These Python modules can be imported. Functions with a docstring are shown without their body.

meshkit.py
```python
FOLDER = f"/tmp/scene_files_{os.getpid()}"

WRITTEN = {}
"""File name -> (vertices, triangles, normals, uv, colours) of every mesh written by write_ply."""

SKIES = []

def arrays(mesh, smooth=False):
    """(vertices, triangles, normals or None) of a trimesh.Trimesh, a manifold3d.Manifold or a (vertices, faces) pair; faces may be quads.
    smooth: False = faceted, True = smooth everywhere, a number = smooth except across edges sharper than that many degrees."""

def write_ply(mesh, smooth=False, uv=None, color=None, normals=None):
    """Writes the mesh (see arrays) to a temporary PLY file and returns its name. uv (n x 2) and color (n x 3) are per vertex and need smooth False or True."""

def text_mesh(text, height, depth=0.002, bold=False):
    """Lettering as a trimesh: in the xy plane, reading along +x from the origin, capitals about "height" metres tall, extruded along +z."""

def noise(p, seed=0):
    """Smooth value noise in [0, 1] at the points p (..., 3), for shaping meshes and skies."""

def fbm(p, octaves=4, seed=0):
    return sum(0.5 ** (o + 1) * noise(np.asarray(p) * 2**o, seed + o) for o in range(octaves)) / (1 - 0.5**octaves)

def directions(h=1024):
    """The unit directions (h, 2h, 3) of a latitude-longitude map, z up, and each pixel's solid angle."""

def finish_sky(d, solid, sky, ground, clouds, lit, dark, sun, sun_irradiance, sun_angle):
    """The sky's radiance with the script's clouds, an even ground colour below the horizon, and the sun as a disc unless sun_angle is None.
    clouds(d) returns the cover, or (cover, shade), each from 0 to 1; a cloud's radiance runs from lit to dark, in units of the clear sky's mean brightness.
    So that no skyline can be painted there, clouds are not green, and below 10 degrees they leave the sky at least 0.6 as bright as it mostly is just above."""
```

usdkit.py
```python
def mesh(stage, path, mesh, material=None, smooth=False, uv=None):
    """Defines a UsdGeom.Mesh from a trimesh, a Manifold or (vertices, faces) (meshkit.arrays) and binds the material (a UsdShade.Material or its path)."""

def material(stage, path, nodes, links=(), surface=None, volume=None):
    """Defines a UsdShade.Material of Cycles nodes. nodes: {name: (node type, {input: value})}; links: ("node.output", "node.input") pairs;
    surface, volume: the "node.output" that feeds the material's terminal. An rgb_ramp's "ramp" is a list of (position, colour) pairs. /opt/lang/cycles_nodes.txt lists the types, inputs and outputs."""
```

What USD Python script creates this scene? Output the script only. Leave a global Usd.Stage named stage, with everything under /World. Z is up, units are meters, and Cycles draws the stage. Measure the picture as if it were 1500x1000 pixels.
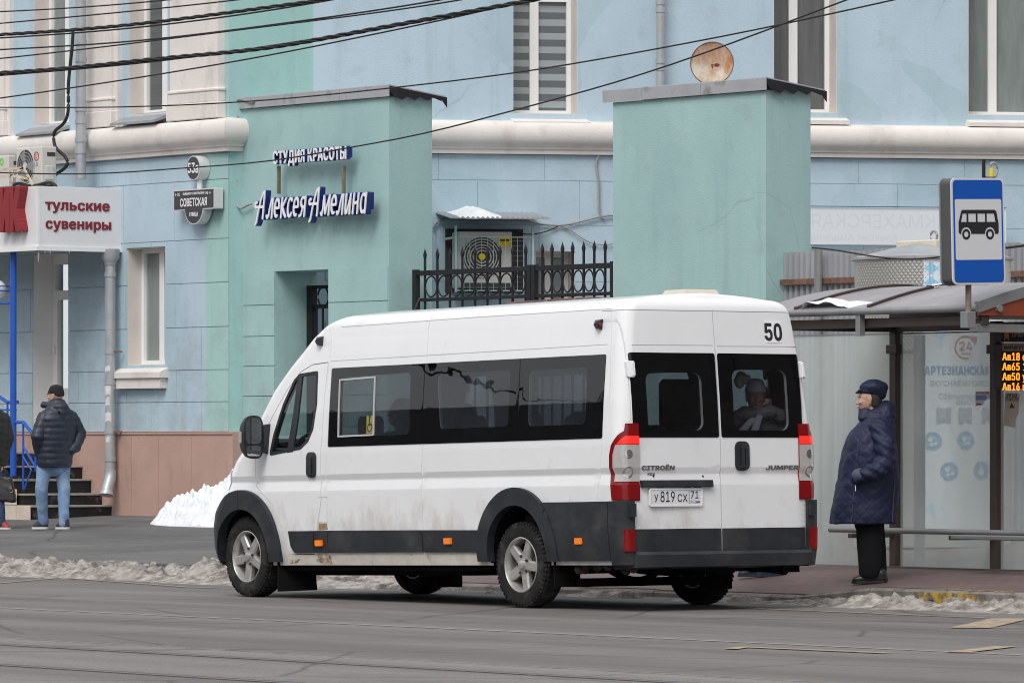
import glob
import math
import numpy as np
import trimesh
import manifold3d as m3
import shapely
from shapely.geometry import Polygon, LineString, Point, box as sbox
from shapely import affinity
from shapely.ops import unary_union
import usdkit
import meshkit
from pxr import Usd, UsdGeom, UsdLux, UsdShade, Gf, Sdf

stage = Usd.Stage.CreateInMemory()
UsdGeom.SetStageUpAxis(stage, 'Z')
UsdGeom.SetStageMetersPerUnit(stage, 1.0)
UsdGeom.Xform.Define(stage, '/World')
UsdGeom.Scope.Define(stage, '/World/Looks')

# ---------------------------------------------------------------- camera
# X runs along the street (towards the right of the picture), Y across it, away from the camera
EYE, FPX, HORIZON = 1.38, 8333.0, 645.0
TH = math.radians(36.0)
S, C = math.sin(TH), math.cos(TH)
cam = UsdGeom.Camera.Define(stage, '/World/camera')
cam.AddTransformOp().Set(Gf.Matrix4d(S, C, 0, 0, 0, 0, 1, 0, C, -S, 0, 0, 0, 0, EYE, 1))
cam.CreateHorizontalApertureAttr(36.0)
cam.CreateVerticalApertureAttr(36.0 * 682 / 1024)
cam.CreateFocalLengthAttr(FPX / 1500 * 36)
cam.CreateVerticalApertureOffsetAttr((HORIZON - 500) / 1500 * 36)
cam.CreateClippingRangeAttr(Gf.Vec2f(0.5, 2000))
cam.CreateFStopAttr(0.0)
EXPOSURE = 0.95
cam.CreateExposureAttr(EXPOSURE)

# ---------------------------------------------------------------- sky and sun (overcast)
SUN = np.array([0.35, -0.55, 0.76]); SUN /= np.linalg.norm(SUN)
dome = UsdLux.DomeLight.Define(stage, '/World/sky')
dome.GetPrim().SetCustomDataByKey('kind', 'structure')
skymat = usdkit.material(stage, '/World/Looks/overcast_sky', {
    'sky': ('sky_texture', {'sky_type': 'single_scattering', 'sun_disc': False, 'sun_elevation': math.asin(SUN[2]), 'sun_rotation': math.atan2(SUN[0], SUN[1]),
                            'aerosol_density': 3.0}),
    'tc': ('texture_coordinate', {}),
    'n': ('noise_texture', {'scale': 2.5, 'detail': 5, 'roughness': 0.55}),
    'r': ('rgb_ramp', {'ramp': [(0.3, (6.1, 6.2, 6.4)), (0.7, (8.4, 8.45, 8.6))]}),
    'mx': ('mix_color', {'fac': 0.9, 'use_clamp': False}),
    'b': ('background_shader', {'strength': 0.07})},
    [('tc.generated', 'n.vector'), ('n.fac', 'r.fac'), ('sky.color', 'mx.a'), ('r.color', 'mx.b'), ('mx.result', 'b.color')], surface='b.background')
UsdShade.MaterialBindingAPI.Apply(dome.GetPrim()).Bind(skymat)
sun = UsdLux.DistantLight.Define(stage, '/World/sun')
sun.CreateNormalizeAttr(True)
sun.CreateIntensityAttr(0.3)
sun.CreateAngleAttr(30.0)
sun.CreateColorAttr(Gf.Vec3f(1.0, 0.98, 0.95))
_z = SUN; _x = np.cross([0, 0, 1.0], _z); _x /= np.linalg.norm(_x); _y = np.cross(_z, _x)
sun.AddTransformOp().Set(Gf.Matrix4d(*_x, 0, *_y, 0, *_z, 0, 0, 0, 0, 1))

# ---------------------------------------------------------------- where things stand: a pixel of the photograph on a known plane
def onY(px, py, Y):
    k = (px - 750) / FPX; d = Y / (C * k + S)
    return np.array([(S * k - C) * d, Y, EYE + (HORIZON - py) / FPX * d])
def onX(px, py, X):
    k = (px - 750) / FPX; d = X / (S * k - C)
    return np.array([X, (C * k + S) * d, EYE + (HORIZON - py) / FPX * d])
def onZ(px, py, z):
    d = (EYE - z) * FPX / (py - HORIZON); k = (px - 750) / FPX
    return np.array([(S * k - C) * d, (C * k + S) * d, z])
def onP(px, py, p0, n):
    k = (px - 750) / FPX; r = np.array([S * k - C, C * k + S, (HORIZON - py) / FPX])
    o = np.array([0, 0, EYE]); t = np.dot(np.asarray(p0) - o, n) / np.dot(r, n)
    return o + t * r

# ---------------------------------------------------------------- stage helpers
names = {}
def numbered(parent, name):
    k = names.get((parent, name), 0); names[(parent, name)] = k + 1
    return name if k == 0 else f'{name}_{k:03d}'
base_of = {}
def thing(name, label, cat, base=(0, 0, 0), group=None, kind=None):
    p = '/World/' + numbered('', name)
    x = UsdGeom.Xform.Define(stage, p); x.AddTranslateOp().Set(Gf.Vec3d(*map(float, base)))
    o = x.GetPrim()
    o.SetCustomDataByKey('label', label)
    if cat: o.SetCustomDataByKey('category', cat)
    if group: o.SetCustomDataByKey('group', group)
    if kind: o.SetCustomDataByKey('kind', kind)
    base_of[p] = np.asarray(base, float)
    return p
def tri(m):
    if isinstance(m, m3.Manifold):
        k = m.to_mesh(); return trimesh.Trimesh(np.array(k.vert_properties[:, :3], float), np.array(k.tri_verts), process=False)
    return m
def cat(*ms):
    out = []
    for m in ms: out += [tri(q) for q in m] if isinstance(m, (list, tuple)) else [tri(m)]
    return trimesh.util.concatenate(out)
def part(parent, name, mesh, mat, smooth=False, label=None):
    m = tri(cat(mesh) if isinstance(mesh, (list, tuple)) else mesh).copy()
    b = base_of[parent]
    m.vertices = np.asarray(m.vertices) - b
    p = parent + '/' + numbered(parent, name)
    prim = usdkit.mesh(stage, p, m, MAT[mat] if isinstance(mat, str) else mat, smooth=smooth)
    base_of[p] = b
    if label: prim.GetPrim().SetCustomDataByKey('label', label)
    return p
def single(name, mesh, mat, label, catg, smooth=False, group=None, kind=None):
    m = tri(cat(mesh) if isinstance(mesh, (list, tuple)) else mesh).copy()
    p = '/World/' + numbered('', name)
    c = np.array([m.bounds[:, 0].mean(), m.bounds[:, 1].mean(), m.bounds[0, 2]])
    m.vertices = np.asarray(m.vertices) - c
    prim = usdkit.mesh(stage, p, m, MAT[mat] if isinstance(mat, str) else mat, smooth=smooth)
    prim.AddTranslateOp().Set(Gf.Vec3d(*map(float, c)))
    o = prim.GetPrim()
    if label: o.SetCustomDataByKey('label', label)
    if catg: o.SetCustomDataByKey('category', catg)
    if group: o.SetCustomDataByKey('group', group)
    if kind: o.SetCustomDataByKey('kind', kind)
    base_of[p] = c
    return p

# ---------------------------------------------------------------- mesh helpers
def B(x0, x1, y0, y1, z0, z1, ch=0.0):
    x0, x1 = min(x0, x1), max(x0, x1); y0, y1 = min(y0, y1), max(y0, y1); z0, z1 = min(z0, z1), max(z0, z1)
    if ch <= 0:
        m = trimesh.creation.box([x1 - x0, y1 - y0, z1 - z0]); m.apply_translation([(x0 + x1) / 2, (y0 + y1) / 2, (z0 + z1) / 2]); return m
    c = min(ch, .45 * (x1 - x0), .45 * (y1 - y0), .45 * (z1 - z0))
    pts = []
    for X in (x0, x1):
        for Y in (y0, y1):
            for Z in (z0, z1):
                sx, sy, sz = (c if X == x0 else -c), (c if Y == y0 else -c), (c if Z == z0 else -c)
                pts += [(X + sx, Y + sy, Z), (X + sx, Y, Z + sz), (X, Y + sy, Z + sz)]
    return hull(pts)
def hull(pts):
    return tri(m3.Manifold.hull_points(np.asarray(pts, float)))
def frame(o, right, up):
    r = np.asarray(right, float); u = np.asarray(up, float); n = np.cross(r, u)
    M = np.eye(4); M[:3, 0] = r; M[:3, 1] = u; M[:3, 2] = n; M[:3, 3] = o
    return M
FACE_Y = lambda o: frame(o, (1, 0, 0), (0, 0, 1))      # a surface that faces -Y (the street)
FACE_X = lambda o: frame(o, (0, 1, 0), (0, 0, 1))      # a surface that faces +X
def put(m, M):
    m = (cat(m) if isinstance(m, (list, tuple)) else tri(m)).copy(); m.apply_transform(M); return m
def flat(poly, z0, z1):
    """A 2-D shape extruded from z0 to z1."""
    gs = getattr(poly, 'geoms', [poly])
    out = []
    for g in gs:
        if g.is_empty or g.area < 1e-9 or g.geom_type != 'Polygon': continue
        e = trimesh.creation.extrude_polygon(g, z1 - z0, engine='earcut'); e.apply_translation([0, 0, z0]); out.append(e)
    return trimesh.util.concatenate(out)
def rbox(x0, y0, x1, y1, r):
    r = min(r, .49 * abs(x1 - x0), .49 * abs(y1 - y0))
    return sbox(min(x0, x1) + r, min(y0, y1) + r, max(x0, x1) - r, max(y0, y1) - r).buffer(r, quad_segs=5)
def tube(pts, r, sides=8, closed=False):
    p = np.asarray(pts, float)
    t = np.gradient(p, axis=0); t /= np.linalg.norm(t, axis=1, keepdims=True) + 1e-12
    ref = np.array([0, 0, 1.0]) if abs(t[:, 2]).mean() < .8 else np.array([1.0, 0, 0])
    a = np.cross(t, ref); a /= np.linalg.norm(a, axis=1, keepdims=True) + 1e-12
    b = np.cross(t, a); ang = np.arange(sides) * 2 * np.pi / sides
    rr = np.broadcast_to(r, (len(p),))[:, None, None]
    v = p[:, None] + rr * (np.cos(ang)[None, :, None] * a[:, None] + np.sin(ang)[None, :, None] * b[:, None])
    n = len(p); f = []
    for i in range(n - 1):
        for j in range(sides):
            k = (j + 1) % sides
            f += [(i * sides + j, i * sides + k, (i + 1) * sides + k), (i * sides + j, (i + 1) * sides + k, (i + 1) * sides + j)]
    v = v.reshape(-1, 3); v = np.vstack([v, p[:1], p[-1:]])
    for j in range(sides):
        k = (j + 1) % sides
        f += [(len(v) - 2, k, j), (len(v) - 1, (n - 1) * sides + j, (n - 1) * sides + k)]
    m = trimesh.Trimesh(v, np.array(f), process=False)
    if m.volume < 0: m.invert()
    return m
def bar(a, b, r, sides=8):
    return tube([a, b], r, sides)
def beam(a, b, w, h, up=(0, 0, 1)):
    a, b = np.asarray(a, float), np.asarray(b, float); t = b - a; L = np.linalg.norm(t); t /= L
    s = np.cross(t, up); s /= np.linalg.norm(s); u = np.cross(s, t)
    m = trimesh.creation.box([L, w, h]); M = np.eye(4); M[:3, 0] = t; M[:3, 1] = s; M[:3, 2] = u; M[:3, 3] = (a + b) / 2
    m.apply_transform(M); return m
def curve(pts, n=30):
    from scipy.interpolate import PchipInterpolator, CubicSpline
    p = np.asarray(pts, float); d = np.r_[0, np.cumsum(np.linalg.norm(np.diff(p, axis=0), axis=1))]
    return CubicSpline(d, p)(np.linspace(0, d[-1], n))
def revolve(profile, n=32):
    """(radius, z) pairs about z."""
    p = np.asarray(profile, float); m = trimesh.creation.revolve(p, sections=n)
    if m.volume < 0: m.invert()
    return m
def disc(r, z0, z1, n=24):
    return flat(Point(0, 0).buffer(r, quad_segs=n // 4), z0, z1)

FONT = glob.glob('/opt/blender-*/*/datafiles/fonts/Inter.woff2')[0]
_glyph = {}
def glyph(ch, weight=600, hint=96):
    """Outline of a character: capitals 1 unit tall; and its advance."""
    from PIL import Image, ImageDraw, ImageFont
    key = (ch, weight)
    if key in _glyph: return _glyph[key]
    f = ImageFont.truetype(FONT, hint)
    try: f.set_variation_by_axes([14, weight])
    except Exception: pass
    adv = f.getlength(ch) / (hint * .727)
    x0, y0, x1, y1 = f.getbbox(ch, anchor='ls')
    if x1 <= x0 or y1 <= y0:
        _glyph[key] = (None, adv); return _glyph[key]
    im = Image.new('L', (x1 - x0 + 8, y1 - y0 + 8))
    ImageDraw.Draw(im).text((4 - x0, 4 - y0), ch, 255, f, anchor='ls')
    on = np.pad(np.asarray(im) > 127, ((0, 0), (1, 1))).astype(np.int8)
    rows, st = np.nonzero(np.diff(on, axis=1) == 1); en = np.nonzero(np.diff(on, axis=1) == -1)[1]
    sh = shapely.union_all(shapely.box(st, -rows - 1, en, -rows)).buffer(.6).buffer(-.6).simplify(.7)
    s = 1 / (hint * .727)
    _glyph[key] = (affinity.affine_transform(sh, [s, 0, 0, s, (x0 - 4) * s, (4 - y0) * s]), adv)
    return _glyph[key]
def letters(text, h, weight=600, sx=1.0, shear=0.0, gap=0.0, mirror=False):
    """[(character, outline)] and the width of the line."""
    out, x = [], 0.0
    for ch in text:
        g, adv = glyph(ch, weight)
        if g is not None: out.append((ch, affinity.affine_transform(g, [h * sx, h * shear, 0, h, x, 0])))
        x += (adv + gap) * h * sx
    if mirror: out = [(c, affinity.scale(g, -1, 1, origin=(x / 2, 0))) for c, g in out]
    return out, x
def words(text, h, weight=600, sx=1.0, shear=0.0, gap=0.0, center=None, at=(0, 0), width=None, mirror=False):
    ls, w = letters(text, h, weight, sx, shear, gap, mirror)
    if width: ls, w = letters(text, h, weight, sx * width / w, shear, gap, mirror)
    g = unary_union([q for _, q in ls])
    dx = at[0] - (w / 2 if center else 0)
    return affinity.translate(g, dx, at[1])

# ---------------------------------------------------------------- materials
MAT = {}
def M(name, col, rough=.5, metal=0.0, var=0.0, vs=3.0, bump=0.0, bs=40.0, coat=0.0, spec=.5, stretch=(1, 1, 1), dirt=None, dirt_lo=.55, dirt_hi=.7, ds=1.5, dstretch=(1, 1, 1), emit=None, emit_s=0.0, sheen=0.0, trans=0.0, alpha=None, low=None):
    col = np.array(col, float)
    nodes = {'p': ('principled_bsdf', {'roughness': rough, 'metallic': metal, 'specular_ior_level': spec, 'coat_weight': coat, 'sheen_weight': sheen, 'transmission_weight': trans}),
             'g': ('geometry', {}), 'mp': ('mapping', {'scale': stretch})}
    links = [('g.position', 'mp.vector')]
    src = None
    if var:
        nodes['n'] = ('noise_texture', {'scale': vs, 'detail': 5, 'roughness': .6})
        nodes['r'] = ('rgb_ramp', {'ramp': [(.28, tuple(col * (1 - var))), (.72, tuple(np.minimum(col * (1 + var), .9)))]})
        links += [('mp.vector', 'n.vector'), ('n.fac', 'r.fac')]; src = 'r.color'
    if dirt is not None:
        nodes['dm'] = ('mapping', {'scale': dstretch}); nodes['dn'] = ('noise_texture', {'scale': ds, 'detail': 7, 'roughness': .65})
        nodes['dr'] = ('map_range', {'from_min': dirt_lo, 'from_max': dirt_hi, 'clamp': True})
        nodes['dx'] = ('mix_color', {'a': tuple(col), 'b': dirt})
        links += [('g.position', 'dm.vector'), ('dm.vector', 'dn.vector'), ('dn.fac', 'dr.value'), ('dr.result', 'dx.fac')]
        if low:   # dirt thickest near a height: (z where full, z where none, extra)
            nodes['sp'] = ('separate_xyz', {}); nodes['lz'] = ('map_range', {'from_min': low[1], 'from_max': low[0], 'to_min': 0, 'to_max': low[2], 'clamp': True})
            nodes['ad'] = ('math', {'math_type': 'add'})
            links = [l for l in links if l != ('dn.fac', 'dr.value')]
            links += [('g.position', 'sp.vector'), ('sp.z', 'lz.value'), ('lz.result', 'ad.value1'), ('dn.fac', 'ad.value2'), ('ad.value', 'dr.value')]
        if src: links.append((src, 'dx.a'))
        src = 'dx.result'
    if src: links.append((src, 'p.base_color'))
    else: nodes['p'][1]['base_color'] = tuple(col)
    if bump:
        nodes['bn'] = ('noise_texture', {'scale': bs, 'detail': 4, 'roughness': .6}); nodes['bb'] = ('bump', {'strength': 1.0, 'distance': bump})
        links += [('mp.vector', 'bn.vector'), ('bn.fac', 'bb.height'), ('bb.normal', 'p.normal')]
    if emit is not None:
        nodes['p'][1]['emission_color'] = emit; nodes['p'][1]['emission_strength'] = emit_s
    if alpha is not None: nodes['p'][1]['alpha'] = alpha
    MAT[name] = usdkit.material(stage, '/World/Looks/' + name, nodes, links, surface='p.BSDF')
    return MAT[name]
def pane(name, tint, rough=0.0, wavy=0.0, ior=1.5, haze=None, wscale=2.0):
    nodes = {'t': ('transparent_bsdf', {'color': tint}), 'gl': ('glossy_bsdf', {'color': (1, 1, 1), 'roughness': rough, 'distribution': 'ggx'}), 'f': ('fresnel', {'IOR': ior}), 'm': ('mix_closure', {}), 'g': ('geometry', {})}
    nodes['bf'] = ('math', {'math_type': 'subtract', 'value1': 1.0}); nodes['ff'] = ('math', {'math_type': 'multiply'})       # only the outer face of a pane mirrors
    links = [('g.backfacing', 'bf.value2'), ('f.fac', 'ff.value1'), ('bf.value', 'ff.value2'), ('ff.value', 'm.fac'), ('t.BSDF', 'm.closure1'), ('gl.BSDF', 'm.closure2')]
    out = 'm.closure'
    if wavy:
        nodes['n'] = ('noise_texture', {'scale': wscale, 'detail': 2}); nodes['b'] = ('bump', {'strength': 1.0, 'distance': wavy})
        links += [('g.position', 'n.vector'), ('n.fac', 'b.height'), ('b.normal', 'gl.normal')]
    if haze:   # a film of dirt: (colour, least, most, scale, stretch)
        nodes['hd'] = ('diffuse_bsdf', {'color': haze[0]}); nodes['hm'] = ('mapping', {'scale': haze[4]}); nodes['hn'] = ('noise_texture', {'scale': haze[3], 'detail': 6, 'roughness': .6})
        nodes['hr'] = ('map_range', {'from_min': .3, 'from_max': .7, 'to_min': haze[1], 'to_max': haze[2], 'clamp': True}); nodes['m2'] = ('mix_closure', {})
        links += [('g.position', 'hm.vector'), ('hm.vector', 'hn.vector'), ('hn.fac', 'hr.value'), ('hr.result', 'm2.fac'), ('m.closure', 'm2.closure1'), ('hd.BSDF', 'm2.closure2')]
        out = 'm2.closure'
    MAT[name] = usdkit.material(stage, '/World/Looks/' + name, nodes, links, surface=out)

def road_mat(name, col, long_=.05):
    c = np.array(col)
    nodes = {'g': ('geometry', {}), 'm1': ('mapping', {'scale': (long_, 1.0, 1)}), 'n1': ('noise_texture', {'scale': 1.1, 'detail': 6, 'roughness': .6}), 'r1': ('rgb_ramp', {'ramp': [(.3, tuple(c * .70)), (.5, tuple(c)), (.72, tuple(c * 1.36))]}),
             'n2': ('noise_texture', {'scale': 70, 'detail': 3, 'roughness': .7}), 'r2': ('map_range', {'from_min': .3, 'from_max': .7, 'to_min': .62, 'to_max': 1.38}), 'mu': ('mix_color', {'blend_type': 'multiply', 'fac': 1.0, 'use_clamp': False}), 'cc': ('combine_color', {}),
             'n3': ('noise_texture', {'scale': .45, 'detail': 6, 'roughness': .65}), 'r3': ('map_range', {'from_min': .52, 'from_max': .66, 'to_max': .4, 'clamp': True}), 'st': ('mix_color', {'b': tuple(c * .66)}),
             'wn': ('noise_texture', {'scale': 1.2, 'detail': 4}), 'wa': ('mix_vector', {'fac': .12}), 'v': ('voronoi_texture', {'feature': 'distance_to_edge', 'scale': .32}), 'vr': ('map_range', {'from_min': .0, 'from_max': .010, 'to_min': .7, 'to_max': 0, 'clamp': True}), 'ck': ('mix_color', {'b': tuple(c * .3)}),
             'b': ('bump', {'strength': 1, 'distance': .004}), 'p': ('principled_bsdf', {'roughness': .72, 'specular_ior_level': .35})}
    links = [('g.position', 'm1.vector'), ('m1.vector', 'n1.vector'), ('n1.fac', 'r1.fac'), ('g.position', 'n2.vector'), ('n2.fac', 'r2.value'), ('r2.result', 'cc.r'), ('r2.result', 'cc.g'), ('r2.result', 'cc.b'), ('r1.color', 'mu.a'), ('cc.color', 'mu.b'),
             ('g.position', 'n3.vector'), ('n3.fac', 'r3.value'), ('r3.result', 'st.fac'), ('mu.result', 'st.a'), ('g.position', 'wn.vector'), ('g.position', 'wa.a'), ('wn.color', 'wa.b'), ('wa.result', 'v.vector'), ('v.distance', 'vr.value'), ('vr.result', 'ck.fac'), ('st.result', 'ck.a'), ('ck.result', 'p.base_color'),
             ('n2.fac', 'b.height'), ('b.normal', 'p.normal')]
    MAT[name] = usdkit.material(stage, '/World/Looks/' + name, nodes, links, surface='p.BSDF')
road_mat('road_asphalt', (.138, .126, .121))
road_mat('tram_bed', (.160, .146, .140), .03)
road_mat('pavement_asphalt', (.116, .112, .11), .4)
M('kerb_concrete', (.2, .185, .17), .8, var=.25, vs=4, bump=.004, bs=60, dirt=(.06, .055, .05), dirt_lo=.5, dirt_hi=.7, ds=5)
M('earth', (.12, .11, .1), .9, var=.2)
M('line_white', (.36, .34, .32), .7, var=.2, vs=9, dirt=(.25, .24, .235), dirt_lo=.45, dirt_hi=.6, ds=5)
M('line_yellow', (.38, .29, .17), .7, var=.2, vs=9, dirt=(.17, .155, .145), dirt_lo=.44, dirt_hi=.62, ds=7)
M('kerb_yellow', (.45, .29, .03), .7, var=.2, vs=9, dirt=(.13, .11, .09), dirt_lo=.42, dirt_hi=.55, ds=14)
M('rail_steel', (.16, .15, .145), .45, .7, var=.2, vs=5)
M('dark_gap', (.02, .02, .02), .9, spec=.1)
M('snow_clean', (.72, .74, .77), .6, var=.08, vs=6, bump=.01, bs=30)
M('snow_dirty', (.34, .315, .29), .8, var=.4, vs=9, bump=.015, bs=40, dirt=(.13, .11, .095), dirt_lo=.44, dirt_hi=.62, ds=6)
BLUE, TEAL, CREAM = (.43, .545, .62), (.335, .50, .49), (.70, .655, .62)
M('cream_plaster', CREAM, .8, var=.06, vs=3, bump=.003, bs=40, dirt=(.5, .44, .4), dirt_lo=.55, dirt_hi=.8, ds=2, dstretch=(1, 1, .5))
M('plinth_plaster', (.44, .285, .235), .85, var=.09, vs=1.5, bump=.004, bs=60, dirt=(.3, .19, .155), dirt_lo=.56, dirt_hi=.75, ds=1.2, dstretch=(1.5, 1.5, .5))
M('reveal_cream', (.62, .57, .53), .8, var=.08, vs=3)
M('white_plastic', (.78, .78, .77), .35, var=.03)
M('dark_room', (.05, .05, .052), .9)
M('curtain_grey', (.36, .38, .37), .9, var=.15, vs=2, stretch=(6, 6, 1))
M('zinc', (.36, .37, .38), .45, .4, var=.15, vs=4, dirt=(.28, .25, .22), dirt_lo=.6, ds=5)
M('zinc_pipe', (.40, .42, .44), .45, .35, var=.12, vs=4, dirt=(.42, .4, .37), dirt_lo=.58, dirt_hi=.62, ds=5)
M('roof_metal', (.40, .41, .43), .55, .15, var=.12, vs=3, dirt=(.2, .19, .18), ds=3)
M('black_iron', (.016, .017, .02), .55, spec=.25, var=.2, vs=8)
M('rust', (.16, .085, .058), .8, var=.4, vs=10)
M('blue_steel', (.012, .09, .45), .4, var=.1, vs=3)
M('step_black', (.016, .016, .018), .55, spec=.25, var=.3, vs=6, dirt=(.14, .135, .13), dirt_lo=.55, dirt_hi=.75, ds=7)
M('step_edge', (.3, .28, .25), .7, var=.2, vs=6)
M('tile_cream', (.56, .48, .4), .6, var=.1, vs=4)
M('cable_black', (.012, .012, .013), .6)
M('cable_grey', (.3, .29, .28), .7, var=.2, vs=4)
# the painted walls: the house's blue runs into a band of the gate's green at its corner
def wall_paint(name, col_a, col_b=None, axis=None, limit=0.0, grime=None):
    """Old limewash: tone drifts, repainted patches, rain streaks, hairline cracks, and dirt splashed up from the ground. axis: the direction along which col_a gives way to col_b at limit."""
    a = np.array(col_a); b = np.array(col_b if col_b is not None else col_a)
    nodes = {'g': ('geometry', {}), 'mp': ('mapping', {'scale': (1, 1, .55)}), 'n': ('noise_texture', {'scale': 1.0, 'detail': 7, 'roughness': .62}),
             'r1': ('rgb_ramp', {'ramp': [(.3, tuple(a * (.88, .90, .92))), (.5, tuple(a)), (.72, tuple(a * 1.07))]}), 'r2': ('rgb_ramp', {'ramp': [(.3, tuple(b * (.86, .89, .90))), (.5, tuple(b)), (.72, tuple(b * 1.07))]}), 'mx': ('mix_color', {}),
             'pn': ('noise_texture', {'scale': .55, 'detail': 3, 'roughness': .4, 'distortion': .6}), 'pr': ('map_range', {'from_min': .565, 'from_max': .575, 'to_max': .35, 'clamp': True}), 'px': ('mix_color', {'b': tuple((a + b) / 2 * (.84, .86, .88))}),
             'm2': ('mapping', {'scale': (3.0, 3.0, .16)}), 'n2': ('noise_texture', {'scale': 1.2, 'detail': 7, 'roughness': .68}), 'dr': ('map_range', {'from_min': .54, 'from_max': .80, 'to_max': .40, 'clamp': True}), 'dx': ('mix_color', {'b': tuple((a + b) / 2 * (.64, .62, .61))}),
             'wn': ('noise_texture', {'scale': 2.2, 'detail': 4}), 'wv': ('mix_vector', {'fac': .10}), 'v': ('voronoi_texture', {'feature': 'distance_to_edge', 'scale': .55}), 'vn': ('noise_texture', {'scale': .4, 'detail': 2}), 'vm': ('map_range', {'from_min': .5, 'from_max': .6, 'to_max': .30, 'clamp': True}), 'vr': ('map_range', {'from_min': 0, 'from_max': .0028, 'to_min': 1, 'to_max': 0, 'clamp': True}),
             'vx': ('math', {'math_type': 'multiply'}), 'ck': ('mix_color', {'b': tuple((a + b) / 2 * .45)}),
             'sz': ('separate_xyz', {}), 'gz': ('map_range', {'from_min': .5, 'from_max': 3.2, 'to_min': .30, 'to_max': 0, 'clamp': True}), 'gn': ('noise_texture', {'scale': 2.5, 'detail': 7, 'roughness': .7}), 'ga': ('math', {'math_type': 'add'}), 'gr': ('map_range', {'from_min': .55, 'from_max': .95, 'to_max': .6, 'clamp': True}), 'gx': ('mix_color', {'b': grime or (.26, .27, .26)}),
             'n3': ('noise_texture', {'scale': 60, 'detail': 4, 'roughness': .65}), 'bb': ('bump', {'strength': 1, 'distance': .004}), 'p': ('principled_bsdf', {'roughness': .85, 'specular_ior_level': .3})}
    links = [('g.position', 'mp.vector'), ('mp.vector', 'n.vector'), ('n.fac', 'r1.fac'), ('n.fac', 'r2.fac'), ('r1.color', 'mx.a'), ('r2.color', 'mx.b'), ('g.position', 'pn.vector'), ('pn.fac', 'pr.value'), ('pr.result', 'px.fac'), ('mx.result', 'px.a'),
             ('g.position', 'm2.vector'), ('m2.vector', 'n2.vector'), ('n2.fac', 'dr.value'), ('dr.result', 'dx.fac'), ('px.result', 'dx.a'), ('g.position', 'wn.vector'), ('g.position', 'wv.a'), ('wn.color', 'wv.b'), ('wv.result', 'v.vector'), ('v.distance', 'vr.value'), ('g.position', 'vn.vector'), ('vn.fac', 'vm.value'), ('vr.result', 'vx.value1'), ('vm.result', 'vx.value2'),
             ('vx.value', 'ck.fac'), ('dx.result', 'ck.a'), ('g.position', 'sz.vector'), ('sz.z', 'gz.value'), ('g.position', 'gn.vector'), ('gn.fac', 'ga.value1'), ('gz.result', 'ga.value2'), ('ga.value', 'gr.value'), ('gr.result', 'gx.fac'), ('ck.result', 'gx.a'), ('gx.result', 'p.base_color'), ('g.position', 'n3.vector'), ('n3.fac', 'bb.height'), ('bb.normal', 'p.normal')]
    if axis is None: nodes['mx'][1]['fac'] = 0.0
    else:
        nodes['d'] = ('vector_math', {'math_type': 'dot_product', 'vector2': tuple(map(float, axis))}); nodes['gt'] = ('math', {'math_type': 'greater_than', 'value2': float(limit)})
        links += [('g.position', 'd.vector1'), ('d.value', 'gt.value1'), ('gt.value', 'mx.fac')]
    MAT[name] = usdkit.material(stage, '/World/Looks/' + name, nodes, links, surface='p.BSDF')
FY = 38.2
wall_paint('facade_plaster', BLUE, (.36, .55, .52), (1, 0, 0), float(onY(303, 400, FY)[0]))
wall_paint('teal_plaster', TEAL)
pane('window_glass', (.88, .90, .90), wavy=.0015)
pane('dark_window_glass', (.75, .77, .78), wavy=.0015)
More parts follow.
